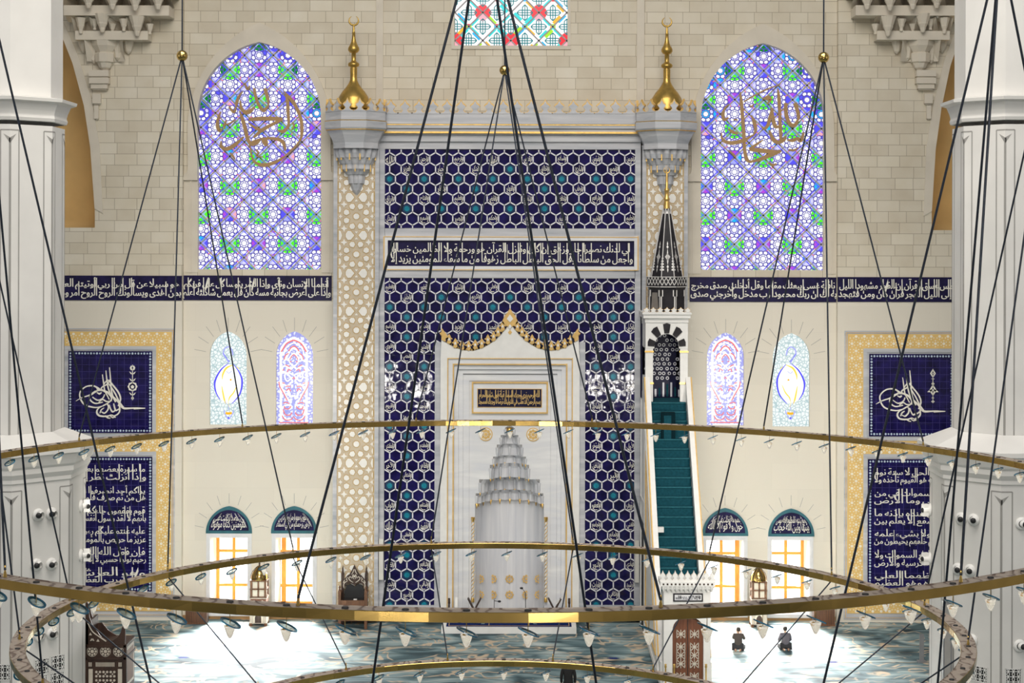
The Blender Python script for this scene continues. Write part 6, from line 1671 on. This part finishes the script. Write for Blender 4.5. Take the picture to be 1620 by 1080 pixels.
DIRS = {0: 'centre far', 45: 'right', 315: 'left', 90: 'far right', 270: 'far left', 135: 'near right', 225: 'near left', 180: 'near centre'}
LAB = {0: 'brass ball with thin cables over the middle of the portal, farthest of the cable clusters', 45: 'brass ball with four spreading cables beside the stained glass window nearer the minbar', 315: 'brass ball with four spreading cables beside the stained glass window farther from the minbar',
       90: 'dark cables slanting across the outer face of the minbar-side pier', 270: 'dark cables slanting across the outer face of the pier beside the wooden pulpit', 135: 'thick near cables fanning down in front of the minbar-side pier', 225: 'thick near cables fanning down in front of the pier beside the wooden pulpit', 180: 'thick near cables fanning down in front of the mihrab from above the picture'}
for deg in (0, 45, 90, 135, 180, 225, 270, 315):
    a = R(deg); B = Vector((CHX + 13.64 * math.sin(a), CHY + 13.64 * math.cos(a), CAMZ + 5.71))
    r = empty('cable_cluster', B, LAB[deg], 'hanging cables', 'cable clusters holding the ring chandeliers')
    mb = MB(); mb.ball(B, .17, 20); mb.build('brass_ball', M['brass'], r)
    mb = MB(); mb.tube([B + Vector((0, 0, .1)), B + Vector((0, 0, 24))], CR_, 6); mb.build('suspension_cable', M['cable'], r)
    for k in ('A', 'C'):
        for s in (-1, 1):
            P = ring_pt(k, deg + s * 11.25, 0, .08); st = B + (P - B).normalized() * .12
            mb = MB(); mb.tube([st, P + Vector((0, 0, .12))], CR_, 6, 0); fitting(mb, P); mb.build('stay_cable', [M['cable'], M['brass']], r)
for i in range(16):
    deg = 11.25 + 22.5 * i; A = ring_pt('C', deg, 0, -.08); P = ring_pt('D', deg, 0, .08)
    mb = MB(); mb.tube([A, P + Vector((0, 0, .1))], CR_ * .85, 6, 0); fitting(mb, P); mb.build('stay_cable', [M['cable'], M['brass']], RD)
# ------------------------------------------------------------------ furniture on the floor
def floor_pt(px, py):
    v = py - ROLL * (px - PX0); d = CAMZ * F / (v - YH); y = CAMY + d; return at(px, py, y)[0], y
def rosette_inlay(mb, x, z, r, y, mi=0):
    for q in range(8):
        t = PI / 4 * q; mb.prism(ngon(x + r * .68 * math.cos(t), z + r * .68 * math.sin(t), r * .22, 6, t), y - .012, y, mi)
    mb.prism(star(x, z, r * .42, r * .26, 8), y - .012, y, mi)
    for q in range(24):
        t0, t1 = 2 * PI * q / 24, 2 * PI * (q + 1) / 24
        mb.bar((x + r * math.cos(t0), z + r * math.sin(t0)), (x + r * math.cos(t1), z + r * math.sin(t1)), r * .09, y - .012, y, mi)

# throne-like carved chair left of the mihrab
x, _ = floor_pt(558.5, 993); y = -1.95
r = empty('carved_chair', (x, y + .4, 0), 'dark carved wooden throne chair with black cushion, in front of a lattice pillar', 'chair')
w = .56
for sx in (-1, 1):
    mb = MB(); mb.box(x + sx * w - .06, x + sx * w + .06, y, y + .12, 0, 1.62); mb.lathe([(.06, 1.62), (.03, 1.72), (.05, 1.78), (0, 1.86)], (x + sx * w, y + .06, 0), 8); mb.build('leg', M['wood_mid'], r)
    mb = MB(); mb.box(x + sx * (w - .05) - .06, x + sx * (w - .05) + .06, y + .75, y + .87, 0, 2.2); mb.lathe([(.07, 2.2), (.04, 2.3), (.03, 2.45), (0, 2.6)], (x + sx * (w - .05), y + .81, 0), 8); mb.build('leg', M['wood'], r)
    mb = MB(); mb.box(x + sx * w - .05, x + sx * w + .05, y + .1, y + .8, 1.42, 1.52); mb.box(x + sx * w - .02, x + sx * w + .02, y + .1, y + .8, .5, 1.42); mb.build('armrest', M['wood_mid'], r)
mb = MB(); mb.box(x - w, x + w, y + .02, y + .85, .98, 1.10); mb.box(x - w, x + w, y, y + .1, .92, 1.22); mb.box(x - w, x + w, y + .02, y + .08, .34, .62); mb.build('seat', M['wood_mid'], r)
mb = MB()
for dx, ww in ((-.32, .07), (0, .2), (.32, .07)): mb.box(x + dx - ww, x + dx + ww, y - .005, y + .02, .42, .54)
mb.build('bone_inlay', M['inlay'], r)
mb = MB(); mb.prism([(x - .42, 1.10), (x + .42, 1.10), (x + .42, 1.5), (x + .34, 1.72), (x + .18, 1.78), (x, 1.68), (x - .18, 1.78), (x - .34, 1.72), (x - .42, 1.5)], y + .70, y + .80, 0, True); mb.box(x - .44, x + .44, y + .15, y + .78, 1.08, 1.2); mb.build('cushion', M['black'], r)
mb = MB()
base = [(-.5, 1.6), (-.5, 1.95), (-.42, 2.0), (-.3, 2.15), (-.22, 2.2), (-.12, 2.36), (0, 2.62), (.12, 2.36), (.22, 2.2), (.3, 2.15), (.42, 2.0), (.5, 1.95), (.5, 1.6), (.36, 1.8), (.18, 1.84), (0, 1.74), (-.18, 1.84), (-.36, 1.8)]
mb.holed([(x + a, b) for a, b in base], [], y + .74, 0, .05, None, True)
mb.build('carved_back', M['wood'], r)
mb = MB()
for sx in (-1, 1):
    for P in ([(.05, 1.85), (.16, 1.92), (.24, 2.02), (.18, 2.1), (.1, 2.03)], [(.3, 1.9), (.4, 1.86), (.46, 1.75), (.44, 1.6)], [(.12, 2.2), (.06, 2.3), (.02, 2.42)], [(.28, 2.08), (.34, 2.0), (.3, 1.93)], [(.02, 2.0), (.08, 2.1), (.04, 2.2)], [(.4, 1.97), (.45, 1.9), (.47, 1.82)]):
        mb.ribbon([(x + sx * a, b) for a, b in P], [.015, .035, .035, .035, .015][:len(P)], y + .725, y + .74)
mb.prism(ngon(x, 2.12, .05, 6), y + .72, y + .74)
mb.build('tracery', M['inlay'], r)
mb = MB(); mb.box(x + .02, x + .16, y + .2, y + .3, 1.2, 1.24); tag(mb.build('tissue_packet', M['white']), 'small white packet lying on the seat of the carved chair', 'packet')

# lantern cabinets under the lower windows
def lantern(px0, px1, py, lab):
    x0, y = floor_pt(px0, py); x1 = at(px1, py, y)[0]; x = (x0 + x1) / 2; hw = (x1 - x0) / 2; y1 = y + 2 * hw; yc = y + hw
    r = empty('lantern_cabinet', (x, yc, 0), lab, 'lantern', 'lantern cabinets between the windows')
    mb = MB()
    mb.box(x0, x1, y, y1, .10, .72, 0)
    ar = arch(x, hw * .55, .14, .38, .62, 8)
    mb.prism(ar, y - .012, y, 1); mb.prism(arch(x, hw * .38, .14, .34, .52, 8), y - .016, y - .01, 3)
    for q in range(4): mb.box(x0 - .02 if q % 2 == 0 else x1 - .1, x0 + .1 if q % 2 == 0 else x1 + .02, y - .02 if q < 2 else y1 - .1, y + .1 if q < 2 else y1 + .02, 0, .12, 2)
    mb.build('base_box', [M['inlay'], M['star_white'], M['wood_mid'], M['wood']], r)
    mb = MB(); mb.box(x0 + .02, x1 - .02, y + .02, y1 - .02, .72, 1.2, 0); 
    for z in (.74, 1.17): mb.box(x0, x1, y, y1, z, z + .04, 1)
    for dx in (-.5, .5): mb.prism(ngon(x + dx * hw, .96, hw * .32, 8, 0, 1, 1.3), y, y + .02, 1); mb.prism(ngon(x + dx * hw, .96, hw * .2, 8, 0, 1, 1.3), y - .01, y + .02, 2)
    mb.build('middle_box', [M['wood_red'], M['inlay'], M['wood_red']], r)
    mb = MB()
    for sx in (-1, 1):
        for yy in (y + .02, y1 - .1): mb.box(x + sx * (hw - .06) - .05, x + sx * (hw - .06) + .05, yy, yy + .08, 1.2, 1.95, 0)
    for z in (1.2, 1.55, 1.9): mb.box(x0, x1, y + .02, y + .10, z, z + .06, 0); mb.box(x0, x1, y1 - .1, y1 - .02, z, z + .06, 0); mb.box(x0, x0 + .08, y, y1, z, z + .06, 0); mb.box(x1 - .08, x1, y, y1, z, z + .06, 0)
    mb.box(x - .035, x + .035, y + .02, y + .08, 1.2, 1.95, 0)
    mb.build('cage', M['wood_mid'], r)
    mb = MB(); mb.box(x0 + .06, x1 - .06, y + .07, y1 - .07, 1.22, 1.92); mb.build('pane', M['star_white'], r)
    mb = MB(); mb.lathe([(hw, 1.95), (hw * 1.02, 2.0), (hw * .98, 2.12), (hw * .8, 2.28), (hw * .45, 2.42), (hw * .2, 2.5), (.03, 2.56)], (x, yc, 0), 20); mb.build('brass_dome', M['brass'], r)
    mb = MB()
    for q in range(10):
        t = 2 * PI * q / 10; mb.tube([(x + hw * 1.03 * math.cos(t) * s, yc + hw * 1.03 * math.sin(t) * s, z) for s, z in ((1, 1.96), (1, 2.12), (.82, 2.29), (.46, 2.44), (.2, 2.52))], .014, 4)
    mb.lathe([(.06, 2.5), (.03, 2.58), (.045, 2.63), (.015, 2.7), (0, 2.84)], (x, yc, 0), 8); mb.build('finial', M['wood'], r)
lantern(395, 421.5, 990, 'wooden lantern cabinet with brass dome standing between the two lower windows near the carved chair')
lantern(1189, 1213.5, 992, 'wooden lantern cabinet with brass dome standing between the two lower windows near the minbar')

# slatted wooden shoe boxes
def shoe_box(px0, px1, py, lab):
    x0, y = floor_pt(px0, py); x1 = at(px1, py, y)[0]; r = empty('slatted_box', ((x0 + x1) / 2, y, 0), lab, 'box')
    mb = MB(); mb.box(x0, x1, y + .03, y + .5, .02, .92); mb.build('carcass', M['wood'], r)
    mb = MB(); n = 13
    for i in range(n): xa = x0 + (x1 - x0) * (i + .15) / n; mb.box(xa, xa + (x1 - x0) / n * .65, y, y + .03, .06, .86)
    mb.box(x0 - .01, x1 + .01, y - .01, y + .03, 0, .07); mb.build('slatted_front', M['wood_mid'], r)
    mb = MB(); mb.box(x0 - .03, x1 + .03, y - .03, y + .52, .9, .95); mb.build('top', M['wood_mid'], r)
shoe_box(293, 327, 987, 'low brown slatted wooden box at the wall near the wooden pulpit')
shoe_box(1287.5, 1321, 990, 'low brown slatted wooden box at the wall on the minbar side')

# column loudspeakers beside the tile fields
for px0, px1, yt, yb, lab in ((599.5, 606.5, 852, 917, 'slim off-white column loudspeaker on the marble beside the carved chair'), (1004.5, 1011, 855, 921, 'slim off-white column loudspeaker on the marble beside the minbar')):
    q = px_rect(px0, px1, yt, yb, -.86); y = -.88
    r = empty('column_loudspeaker', ((q[0][0] + q[1][0]) / 2, y, q[0][1]), lab, 'loudspeaker', 'column loudspeakers on the portal')
    mb = MB(); mb.box(q[0][0], q[1][0], y, y + .14, q[0][1], q[2][1]); mb.build('cabinet', M['off_white'], r)
    mb = MB(); mb.box((q[0][0] + q[1][0]) / 2 - .03, (q[0][0] + q[1][0]) / 2 + .03, y + .14, -.68, q[0][1] + .5, q[2][1] - .5); mb.build('bracket', M['steel'], r)

# raised platform before the mihrab
pz = .25; py0 = -2.75
xa, xb = at(698, 992, py0)[0], at(912, 992, py0)[0]
mb = MB(); mb.box(xa, xb, py0, -.98, 0, pz); tag(mb.build('marble_platform', M['white']), 'low white marble platform in front of the mihrab', 'platform')
mb = MB(); mb.box(xa + .2, xb - .2, py0 + .22, -1.0, pz, pz + .02)
r = mb.build('prayer_rug', M['blue_carpet']); tag(r, 'royal blue rug covering the platform in front of the mihrab', 'rug')
mb = MB()
for f in (.02, .34, .66, .98):
    x = xa + .2 + (xb - xa - .4) * f; mb.box(x - .012, x + .012, py0 + .3, -1.1, pz + .02, pz + .024)
mb.box(xa + .3, xb - .3, py0 + .3, py0 + .33, pz + .02, pz + .024); mb.build('gold_stripes', M['gold_paint'], r)
mb = MB()
for q in range(24):
    t0, t1 = PI * q / 24, PI * (q + 1) / 24; c = (xa + xb) / 2; 
    mb.face([(c + 1.2 * math.cos(t0), py0 + .6 + .9 * math.sin(t0), pz + .026), (c + 1.2 * math.cos(t1), py0 + .6 + .9 * math.sin(t1), pz + .026), (c + 1.05 * math.cos(t1), py0 + .6 + .8 * math.sin(t1), pz + .026), (c + 1.05 * math.cos(t0), py0 + .6 + .8 * math.sin(t0), pz + .026)][::1], 0)
mb.build('arch_motif', M['teal_border'], r)
# folding book rests
for px, lab in ((750.5, 'dark folding wooden book rest on the platform, on the side of the white cylinder'), (877.5, 'dark folding wooden book rest on the platform, holding the open white book')):
    y = -1.5; x = at(px, 955, y)[0]; zt = at(px, 946, y)[1]; r = empty('book_rest', (x, y, pz + .02), lab, 'book rest', 'book rests on the platform')
    for s in (-1, 1):
        mb = MB(); z0 = pz + .025; h = zt - z0
        P = [(x - s * .26, z0), (x - s * .20, z0), (x + s * .30, zt), (x + s * .24, zt)]
        mb.prism(P, y - .18, y + .18, 0, True); mb.build('leaf', M['wood'], r)
    if px > 800:
        mb = MB(); P = [(x + .05, zt - .22), (x + .08, zt - .24), (x + .36, zt + .06), (x + .33, zt + .08)]; mb.prism(P, y - .12, y + .12, 0, True); tag(mb.build('open_book', M['white']), 'white open book leaning on a dark book rest by the mihrab', 'book')
# microphones
def mic(px, pyt, arm, lab, hgt):
    y = -1.3; x, zt = at(px, pyt, y); r = empty('microphone_stand', (x, y, pz + .02), lab, 'microphone', 'microphones on the platform')
    mb = MB(); mb.lathe([(0, pz + .05), (.16, pz + .045), (.17, pz + .021)], (x, y, 0), 14); mb.build('foot', M['black'], r)
    mb = MB(); mb.tube([(x, y, pz + .04), (x, y, zt)], .014, 6); mb.tube([(x, y, zt)] + [(at(a, b, y)[0], y, at(a, b, y)[1]) for a, b in arm], .013, 6); mb.build('stand', M['black'], r)
    e = arm[-1]; ex, ez = at(*e, y); mb = MB(); mb.ball((ex, y, ez), .05, 10, 0, (1.5, 1, 1)); mb.build('microphone', M['black'], r)
mic(782, 948, [(782, 950), (790, 951)], 'short black microphone stand on the platform, left of centre in front of the niche', 0)
mic(831.5, 938, [(829, 934), (825, 930)], 'taller black boom microphone stand on the platform, right of centre in front of the niche', 0)
for px, lab in ((710.5, 'small dark candle stick at the mihrab frame beside the white cylinder'), (900.5, 'small dark candle stick at the mihrab frame on the minbar side')):
    y = -1.25; x, zt = at(px, 946, y); r = empty('candle_stick', (x, y, pz + .02), lab, 'candle stick', 'candle sticks on the platform')
    mb = MB(); mb.lathe([(0, pz + .02), (.12, pz + .021), (.10, pz + .08), (.04, pz + .14), (.035, zt - .25), (.06, zt - .2)], (x, y, 0), 12); mb.build('stem', M['wood'], r)
    mb = MB(); mb.lathe([(.05, zt - .2), (.05, zt), (0, zt)], (x, y, 0), 10); mb.build('holder', M['wood'], r)
y = -1.6; x, zt = at(722, 945, y); mb = MB(); mb.lathe([(0, pz + .02), (.09, pz + .021), (.09, zt), (0, zt + .02)], (x, y, 0), 14); tag(mb.build('white_pillar', M['white']), 'short white upright cylinder on the platform, beside the emptier book rest', 'pillar candle')

# preacher's pulpit by the left pier
yf = -18.0; k = 1 / ppm(yf)
X = lambda px: at(px, 1050, yf)[0]
Zq = lambda py: at(165, py, yf)[1]
x0, x1 = X(135.5), X(198); yb = yf + 1.35
r = empty('wooden_pulpit', ((x0 + x1) / 2, yf + .6, 0), 'tall dark inlaid wooden pulpit standing beside a great stone pier', 'pulpit')
zt = Zq(1019)
mb = MB(); mb.box(x0, x1, yf, yb, 0, zt); mb.build('body', M['wood'], r)
mb = MB()
for z in (zt - .06, Zq(1041), .3): mb.box(x0 - .03, x1 + .03, yf - .03, yb + .02, z - .04, z + .04)
for xx in (x0, x1): mb.box(xx - .05, xx + .05, yf - .03, yf + .06, 0, zt)
mb.build('mouldings', M['wood'], r)
mb = MB(); 
for i in range(3): rosette_inlay(mb, x0 + (x1 - x0) * (i + .5) / 3 , Zq(1030), .17, yf - .001)
mb.build('rosette_inlay', M['inlay'], r)
mb = MB()
zc0, zc1 = .5, Zq(1046)
for xx in (x0 + .1, x1 - .24): mb.box(xx, xx + .14, yf - .012, yf, zc0, zc1 - .25)
for xx, ww in ((x0 + .1, .12), ((x0 + x1) / 2 - .32, .64), (x1 - .22, .12)): 
    for j in range(int(ww / .04)): mb.box(xx + j * .04, xx + j * .04 + .022, yf - .012, yf, zc1 - .17, zc1 - .03)
for j in range(6):
    for i in range(3):
        cx = (x0 + x1) / 2 + (i - 1) * .24; cz = zc1 - .42 - j * .28
        for t in range(4): mb.prism(ngon(cx + .085 * math.cos(PI / 2 * t + PI / 4), cz + .1 * math.sin(PI / 2 * t + PI / 4), .045, 5, t), yf - .012, yf)
        mb.prism(ngon(cx, cz, .028, 6), yf - .012, yf)
mb.build('bone_lattice', M['inlay'], r)
mb = MB()
for z0, z1 in ((.35, 1.45), (1.6, zt - .15)):
    mb.box(x1, x1 + .01, yf + .12, yb - .12, z0, z1, 0); mb.box(x1 + .01, x1 + .016, yf + .22, yb - .22, z0 + .1, z1 - .1, 1)
mb.build('side_panels', [M['inlay'], M['wood_mid']], r)
P = [(135.5, 1019), (135.5, 957), (137, 951), (140, 957), (141, 975), (146, 990), (153, 998), (160, 1008), (166, 1012), (178, 1013), (186, 1008), (191, 1000), (193, 992), (195.5, 988), (198, 993), (198, 1019)]
mb = MB(); mb.prism(pts(P, yf), yf, yf + .08, 0, True)
for a, b in ((143, 1003), (147, 1012), (155, 1013), (145, 1012)): c = at(a, b, yf); mb.prism(ngon(c[0], c[1], .06, 3, PI / 2), yf - .012, yf, 1)
mb.ribbon(pts([(139, 985), (146, 998), (156, 1006), (168, 1014)], yf), .035, yf - .012, yf, 1)
mb.build('carved_parapet', [M['wood'], M['inlay']], r)
mb = MB()
v = pts([(136, 1019), (136, 953), (140, 951), (150, 985), (162, 984), (172, 996), (185, 1004), (196, 1006), (198, 1019)], yb)
mb.prism(v, yb - .08, yb, 0, True); mb.box(x0, x0 + .08, yf, yb, zt, Zq(985)); mb.build('carved_back', M['wood'], r)

# steel barrier panel and grey cabinet by the right pier
x, y = floor_pt(1458, 1047); r = empty('barrier_post', (x, y, 0), 'dull grey steel barrier post on the carpet beside the minbar-side pier', 'barrier post')
mb = MB(); mb.box(x - .09, x + .09, y - .02, y + .02, .06, 1.1); mb.build('post', M['steel'], r); mb = MB(); mb.box(x - .16, x + .16, y - .16, y + .16, 0, .06); mb.build('foot', M['steel'], r)
cx, cy = PIERS['right']; C = Vector((cx - 2.42 / C8 * math.cos(PI / 8), cy - 2.42 / C8 * math.sin(PI / 8)))
zc = at(1485, 947, C.y)[1]
r = empty('column_cabinet', (C.x, C.y, 0), 'tall grey upright cabinet against the corner of the minbar-side pier', 'cabinet')
mb = MB(); mb.box(C.x - .1, C.x + .17, C.y - .32, C.y - .12, 0, zc); mb.build('case', M['steel'], r); mb = MB(); mb.box(C.x - .06, C.x + .13, C.y - .335, C.y - .32, .1, zc - .1); mb.build('front_grille', M['groove'], r)
# brass rope posts by the minbar door, loudspeaker on the stairs
for px, lab in ((1053, 'small brass rope post left of the minbar door'), (1066.5, 'small brass rope post in front of the left edge of the minbar door'), (1117, 'small brass rope post right of the minbar door')):
    yq = -12.75 if px > 1060 else -12.5
    x, zt = at(px, 1051, yq); r = empty('rope_post', (x, yq, 0), lab, 'post', 'rope posts by the minbar door')
    mb = MB(); mb.lathe([(0, 0), (.13, 0), (.12, .04), (.03, .07), (.026, zt - .12)], (x, yq, 0), 12); mb.build('pole', M['gold'], r)
    mb = MB(); mb.lathe([(.026, zt - .12), (.055, zt - .08), (.03, zt - .04), (.05, zt), (0, zt + .04)], (x, yq, 0), 10); mb.build('knob', M['gold'], r)
x, z = at(1045, 837, -7.3)
r = empty('wall_loudspeaker', (x, -7.3, z), 'small white loudspeaker box on the side of the minbar stairs', 'loudspeaker')
mb = MB(); mb.box(x - .12, x + .12, -7.45, -7.25, z - .1, z + .1); mb.build('cabinet', M['white'], r); mb = MB(); mb.box(x - .22, x - .1, -7.36, -7.32, z - .03, z + .03); mb.build('bracket', M['steel'], r)

# ------------------------------------------------------------------ people
def skin_mesh(nm, nodes, edges, mat_, parent, loc, rotz=0.0, sub=2):
    """one continuous surface grown round a skeleton: nodes = {key: (x, y, z, r)}"""
    keys = list(nodes); me = bpy.data.meshes.new(nm)
    me.from_pydata([nodes[k][:3] for k in keys], [(keys.index(a), keys.index(b)) for a, b in edges], [])
    o = bpy.data.objects.new(nm, me); COL.objects.link(o)
    md = o.modifiers.new('skin', 'SKIN'); md.use_smooth_shade = True
    sv = me.skin_vertices[0].data
    for i, k in enumerate(keys):
        r_ = nodes[k][3]; sv[i].radius = r_ if isinstance(r_, tuple) else (r_, r_)
        sv[i].use_root = (i == 0)
    ms = o.modifiers.new('subdivision', 'SUBSURF'); ms.levels = sub; ms.render_levels = sub
    me.materials.append(mat_)
    o.parent = parent
    return o
def kneeling(px, py, lab, pray, jacket, turn=0.0):
    x, y = floor_pt(px, py)
    r = empty('person', (x, y, 0), lab, 'person'); r.rotation_euler = (0, 0, turn)
    # sitting on the heels, facing the wall (+y)
    N = {'pelvis': (0, 0, .22, (.15, .12)), 'waist': (0, .02, .38, (.14, .10)), 'chest': (0, .04, .55, (.16, .11)), 'neck0': (0, .05, .68, (.075, .07)), 'neck': (0, .06, .735, .05), 'head0': (0, .075, .79, (.065, .075)), 'head1': (0, .08, .86, (.076, .088)), 'crown': (0, .075, .92, (.055, .065))}
    E_ = [('pelvis', 'waist'), ('waist', 'chest'), ('chest', 'neck0'), ('neck0', 'neck'), ('neck', 'head0'), ('head0', 'head1'), ('head1', 'crown')]
    arms = {}
    for s, t in ((-1, 'l'), (1, 'r')):
        hand = (s * .075, .26, .70) if pray else (s * .15, .34, .27)
        elb = (s * .23, .16, .44) if pray else (s * .25, .10, .40)
        wr = (s * .11, .25, .60) if pray else (s * .17, .27, .30)
        A = {'sh' + t: (s * .175, .045, .64, .062), 'el' + t: (*elb, .046), 'wr' + t: (*wr, .032), 'ha' + t: (*hand, .034)}
        N.update(A); arms.update(A)
        E_ += [('chest', 'sh' + t), ('sh' + t, 'el' + t), ('el' + t, 'wr' + t), ('wr' + t, 'ha' + t)]
        for f in range(4):
            k = 'f%s%d' % (t, f); d = (s * (.012 - .012 * f), .015, .085) if pray else (s * (.03 - .02 * f), .075, -.02)
            N[k] = (hand[0] + d[0] + s * (.028 - .018 * f), hand[1] + d[1], hand[2] + d[2], .0095); E_.append(('ha' + t, k))
        N['th' + t] = (hand[0] - s * .045, hand[1] + .03, hand[2] + .03, .010); E_.append(('ha' + t, 'th' + t))
        L = {'hip' + t: (s * .10, .02, .20, .10), 'kn' + t: (s * .16, .42, .10, .075), 'sh_' + t: (s * .15, .36, .06, .06), 'an' + t: (s * .10, -.12, .06, .045), 'to' + t: (s * .08, -.26, .035, .03)}
        N.update(L); E_ += [('pelvis', 'hip' + t), ('hip' + t, 'kn' + t), ('kn' + t, 'sh_' + t), ('sh_' + t, 'an' + t), ('an' + t, 'to' + t)]
    skin_mesh('body', N, E_, M['skin'], r, (0, 0, 0))
    J = {'pelvis': (0, -.01, .17, (.20, .16)), 'waist': (0, .015, .38, (.17, .125)), 'chest': (0, .04, .56, (.195, .13)), 'collar': (0, .055, .70, (.085, .08))}
    JE = [('pelvis', 'waist'), ('waist', 'chest'), ('chest', 'collar')]
    for s, t in ((-1, 'l'), (1, 'r')):
        for k, g in (('sh' + t, .078), ('el' + t, .062), ('wr' + t, .048)): J[k] = (*N[k][:3], g)
        JE += [('chest', 'sh' + t), ('sh' + t, 'el' + t), ('el' + t, 'wr' + t)]
    skin_mesh('jacket', J, JE, M[jacket], r, (0, 0, 0))
    T = {'pelvis': (0, -.02, .18, (.20, .15))}; TE = []
    for s, t in ((-1, 'l'), (1, 'r')):
        T.update({'hip' + t: (s * .11, .03, .18, .12), 'kn' + t: (s * .18, .43, .11, .092), 'shn' + t: (s * .19, .2, .085, .08), 'an' + t: (s * .13, -.12, .07, .062)}); TE += [('pelvis', 'hip' + t), ('hip' + t, 'kn' + t), ('kn' + t, 'shn' + t), ('shn' + t, 'an' + t)]
    skin_mesh('trousers', T, TE, M['trousers'], r, (0, 0, 0))
    hb = {'z': (0, .02, .77, (.06, .045)), 'a': (0, .03, .83, (.088, .075)), 'b': (0, .045, .89, (.098, .098)), 'c': (0, .065, .955, (.07, .08))}
    skin_mesh('hair', hb, [('z', 'a'), ('a', 'b'), ('b', 'c')], M['hair'], r, (0, 0, 0))
    mb = MB()
    for s in (-1, 1): mb.ball((s * .03, .158, .865), .011, 8, 0)
    mb.ball((0, .172, .84), .016, 8, 1, (.8, 1.2, 1.4)); mb.ball((0, .155, .805), .02, 8, 2, (1.2, .5, .35))
    for s in (-1, 1): mb.ball((s * .082, .07, .85), .022, 8, 1, (.5, .8, 1.3))
    o = bpy.data.objects.new('face_features', mb.data('face_features', [M['black'], M['skin'], M['wood_red']])); COL.objects.link(o); o.parent = r
kneeling(1168, 1029, 'person in dark brown jacket kneeling with raised hands on the bright carpet', True, 'jacket_brown', R(-14))
kneeling(1242.5, 1028, 'person in a grey jacket kneeling on the sunlit carpet, hands resting on the lap', False, 'jacket_grey', R(5))
def standing(px, py_head, h, lab):
    d = (CAMZ - h) * F / (py_head - YH); y = CAMY + d; x = at(px, py_head, y)[0]
    r = empty('person', (x, y, 0), lab, 'person')
    N = {'pelvis': (0, 0, .93, (.14, .10)), 'waist': (0, 0, 1.10, (.13, .09)), 'chest': (0, .01, 1.30, (.16, .11)), 'neck0': (0, .01, 1.45, (.08, .07)), 'neck': (0, .02, 1.51, .05), 'head0': (0, .03, 1.56, (.065, .08)), 'head1': (0, .035, 1.64, (.078, .095)), 'crown': (0, .03, 1.72, (.055, .065))}
    E_ = [('pelvis', 'waist'), ('waist', 'chest'), ('chest', 'neck0'), ('neck0', 'neck'), ('neck', 'head0'), ('head0', 'head1'), ('head1', 'crown')]
    for s, t in ((-1, 'l'), (1, 'r')):
        N.update({'sh' + t: (s * .18, .01, 1.41, .06), 'el' + t: (s * .24, -.02, 1.13, .045), 'wr' + t: (s * .24, .06, .88, .032), 'ha' + t: (s * .235, .08, .80, .035), 'hip' + t: (s * .09, 0, .86, .09), 'kn' + t: (s * .10, .02 + s * .06, .48, .062), 'an' + t: (s * .10, -.02 + s * .05, .08, .042), 'to' + t: (s * .11, .14 + s * .05, .035, .035)})
        E_ += [('chest', 'sh' + t), ('sh' + t, 'el' + t), ('el' + t, 'wr' + t), ('wr' + t, 'ha' + t), ('pelvis', 'hip' + t), ('hip' + t, 'kn' + t), ('kn' + t, 'an' + t), ('an' + t, 'to' + t)]
        for f in range(4):
            k = 'f%s%d' % (t, f); N[k] = (s * .232, .105 - .018 * f, .71 + .008 * abs(f - 1), .0095); E_.append(('ha' + t, k))
        N['th' + t] = (s * .21, .125, .765, .010); E_.append(('ha' + t, 'th' + t))
    skin_mesh('body', N, E_, M['skin'], r, (0, 0, 0))
    J = {'hem': (0, 0, .80, (.19, .14)), 'pelvis': (0, 0, .95, (.18, .13)), 'waist': (0, 0, 1.12, (.17, .12)), 'chest': (0, .01, 1.31, (.20, .135)), 'collar': (0, .015, 1.46, (.09, .08))}
    JE = [('hem', 'pelvis'), ('pelvis', 'waist'), ('waist', 'chest'), ('chest', 'collar')]
    for s, t in ((-1, 'l'), (1, 'r')):
        for k, g in (('sh' + t, .078), ('el' + t, .062), ('wr' + t, .048)): J[k] = (*N[k][:3], g)
        JE += [('chest', 'sh' + t), ('sh' + t, 'el' + t), ('el' + t, 'wr' + t)]
    skin_mesh('coat', J, JE, M['cloth_black'], r, (0, 0, 0))
    T = {'pelvis': (0, 0, .88, (.16, .12))}; TE = []
    for s, t in ((-1, 'l'), (1, 'r')):
        T.update({'hip' + t: (s * .095, 0, .82, .105), 'kn' + t: (*N['kn' + t][:3], .078), 'an' + t: (*N['an' + t][:3], .065)}); TE += [('pelvis', 'hip' + t), ('hip' + t, 'kn' + t), ('kn' + t, 'an' + t)]
    skin_mesh('trousers', T, TE, M['trousers'], r, (0, 0, 0))
    skin_mesh('hair', {'a': (0, -.005, 1.60, (.07, .06)), 'b': (0, .005, 1.67, (.085, .09)), 'c': (0, .02, 1.735, (.06, .07))}, [('a', 'b'), ('b', 'c')], M['hair'], r, (0, 0, 0))
standing(899, 1041, 1.76, 'person in black standing on the carpet behind the lowest brass ring')
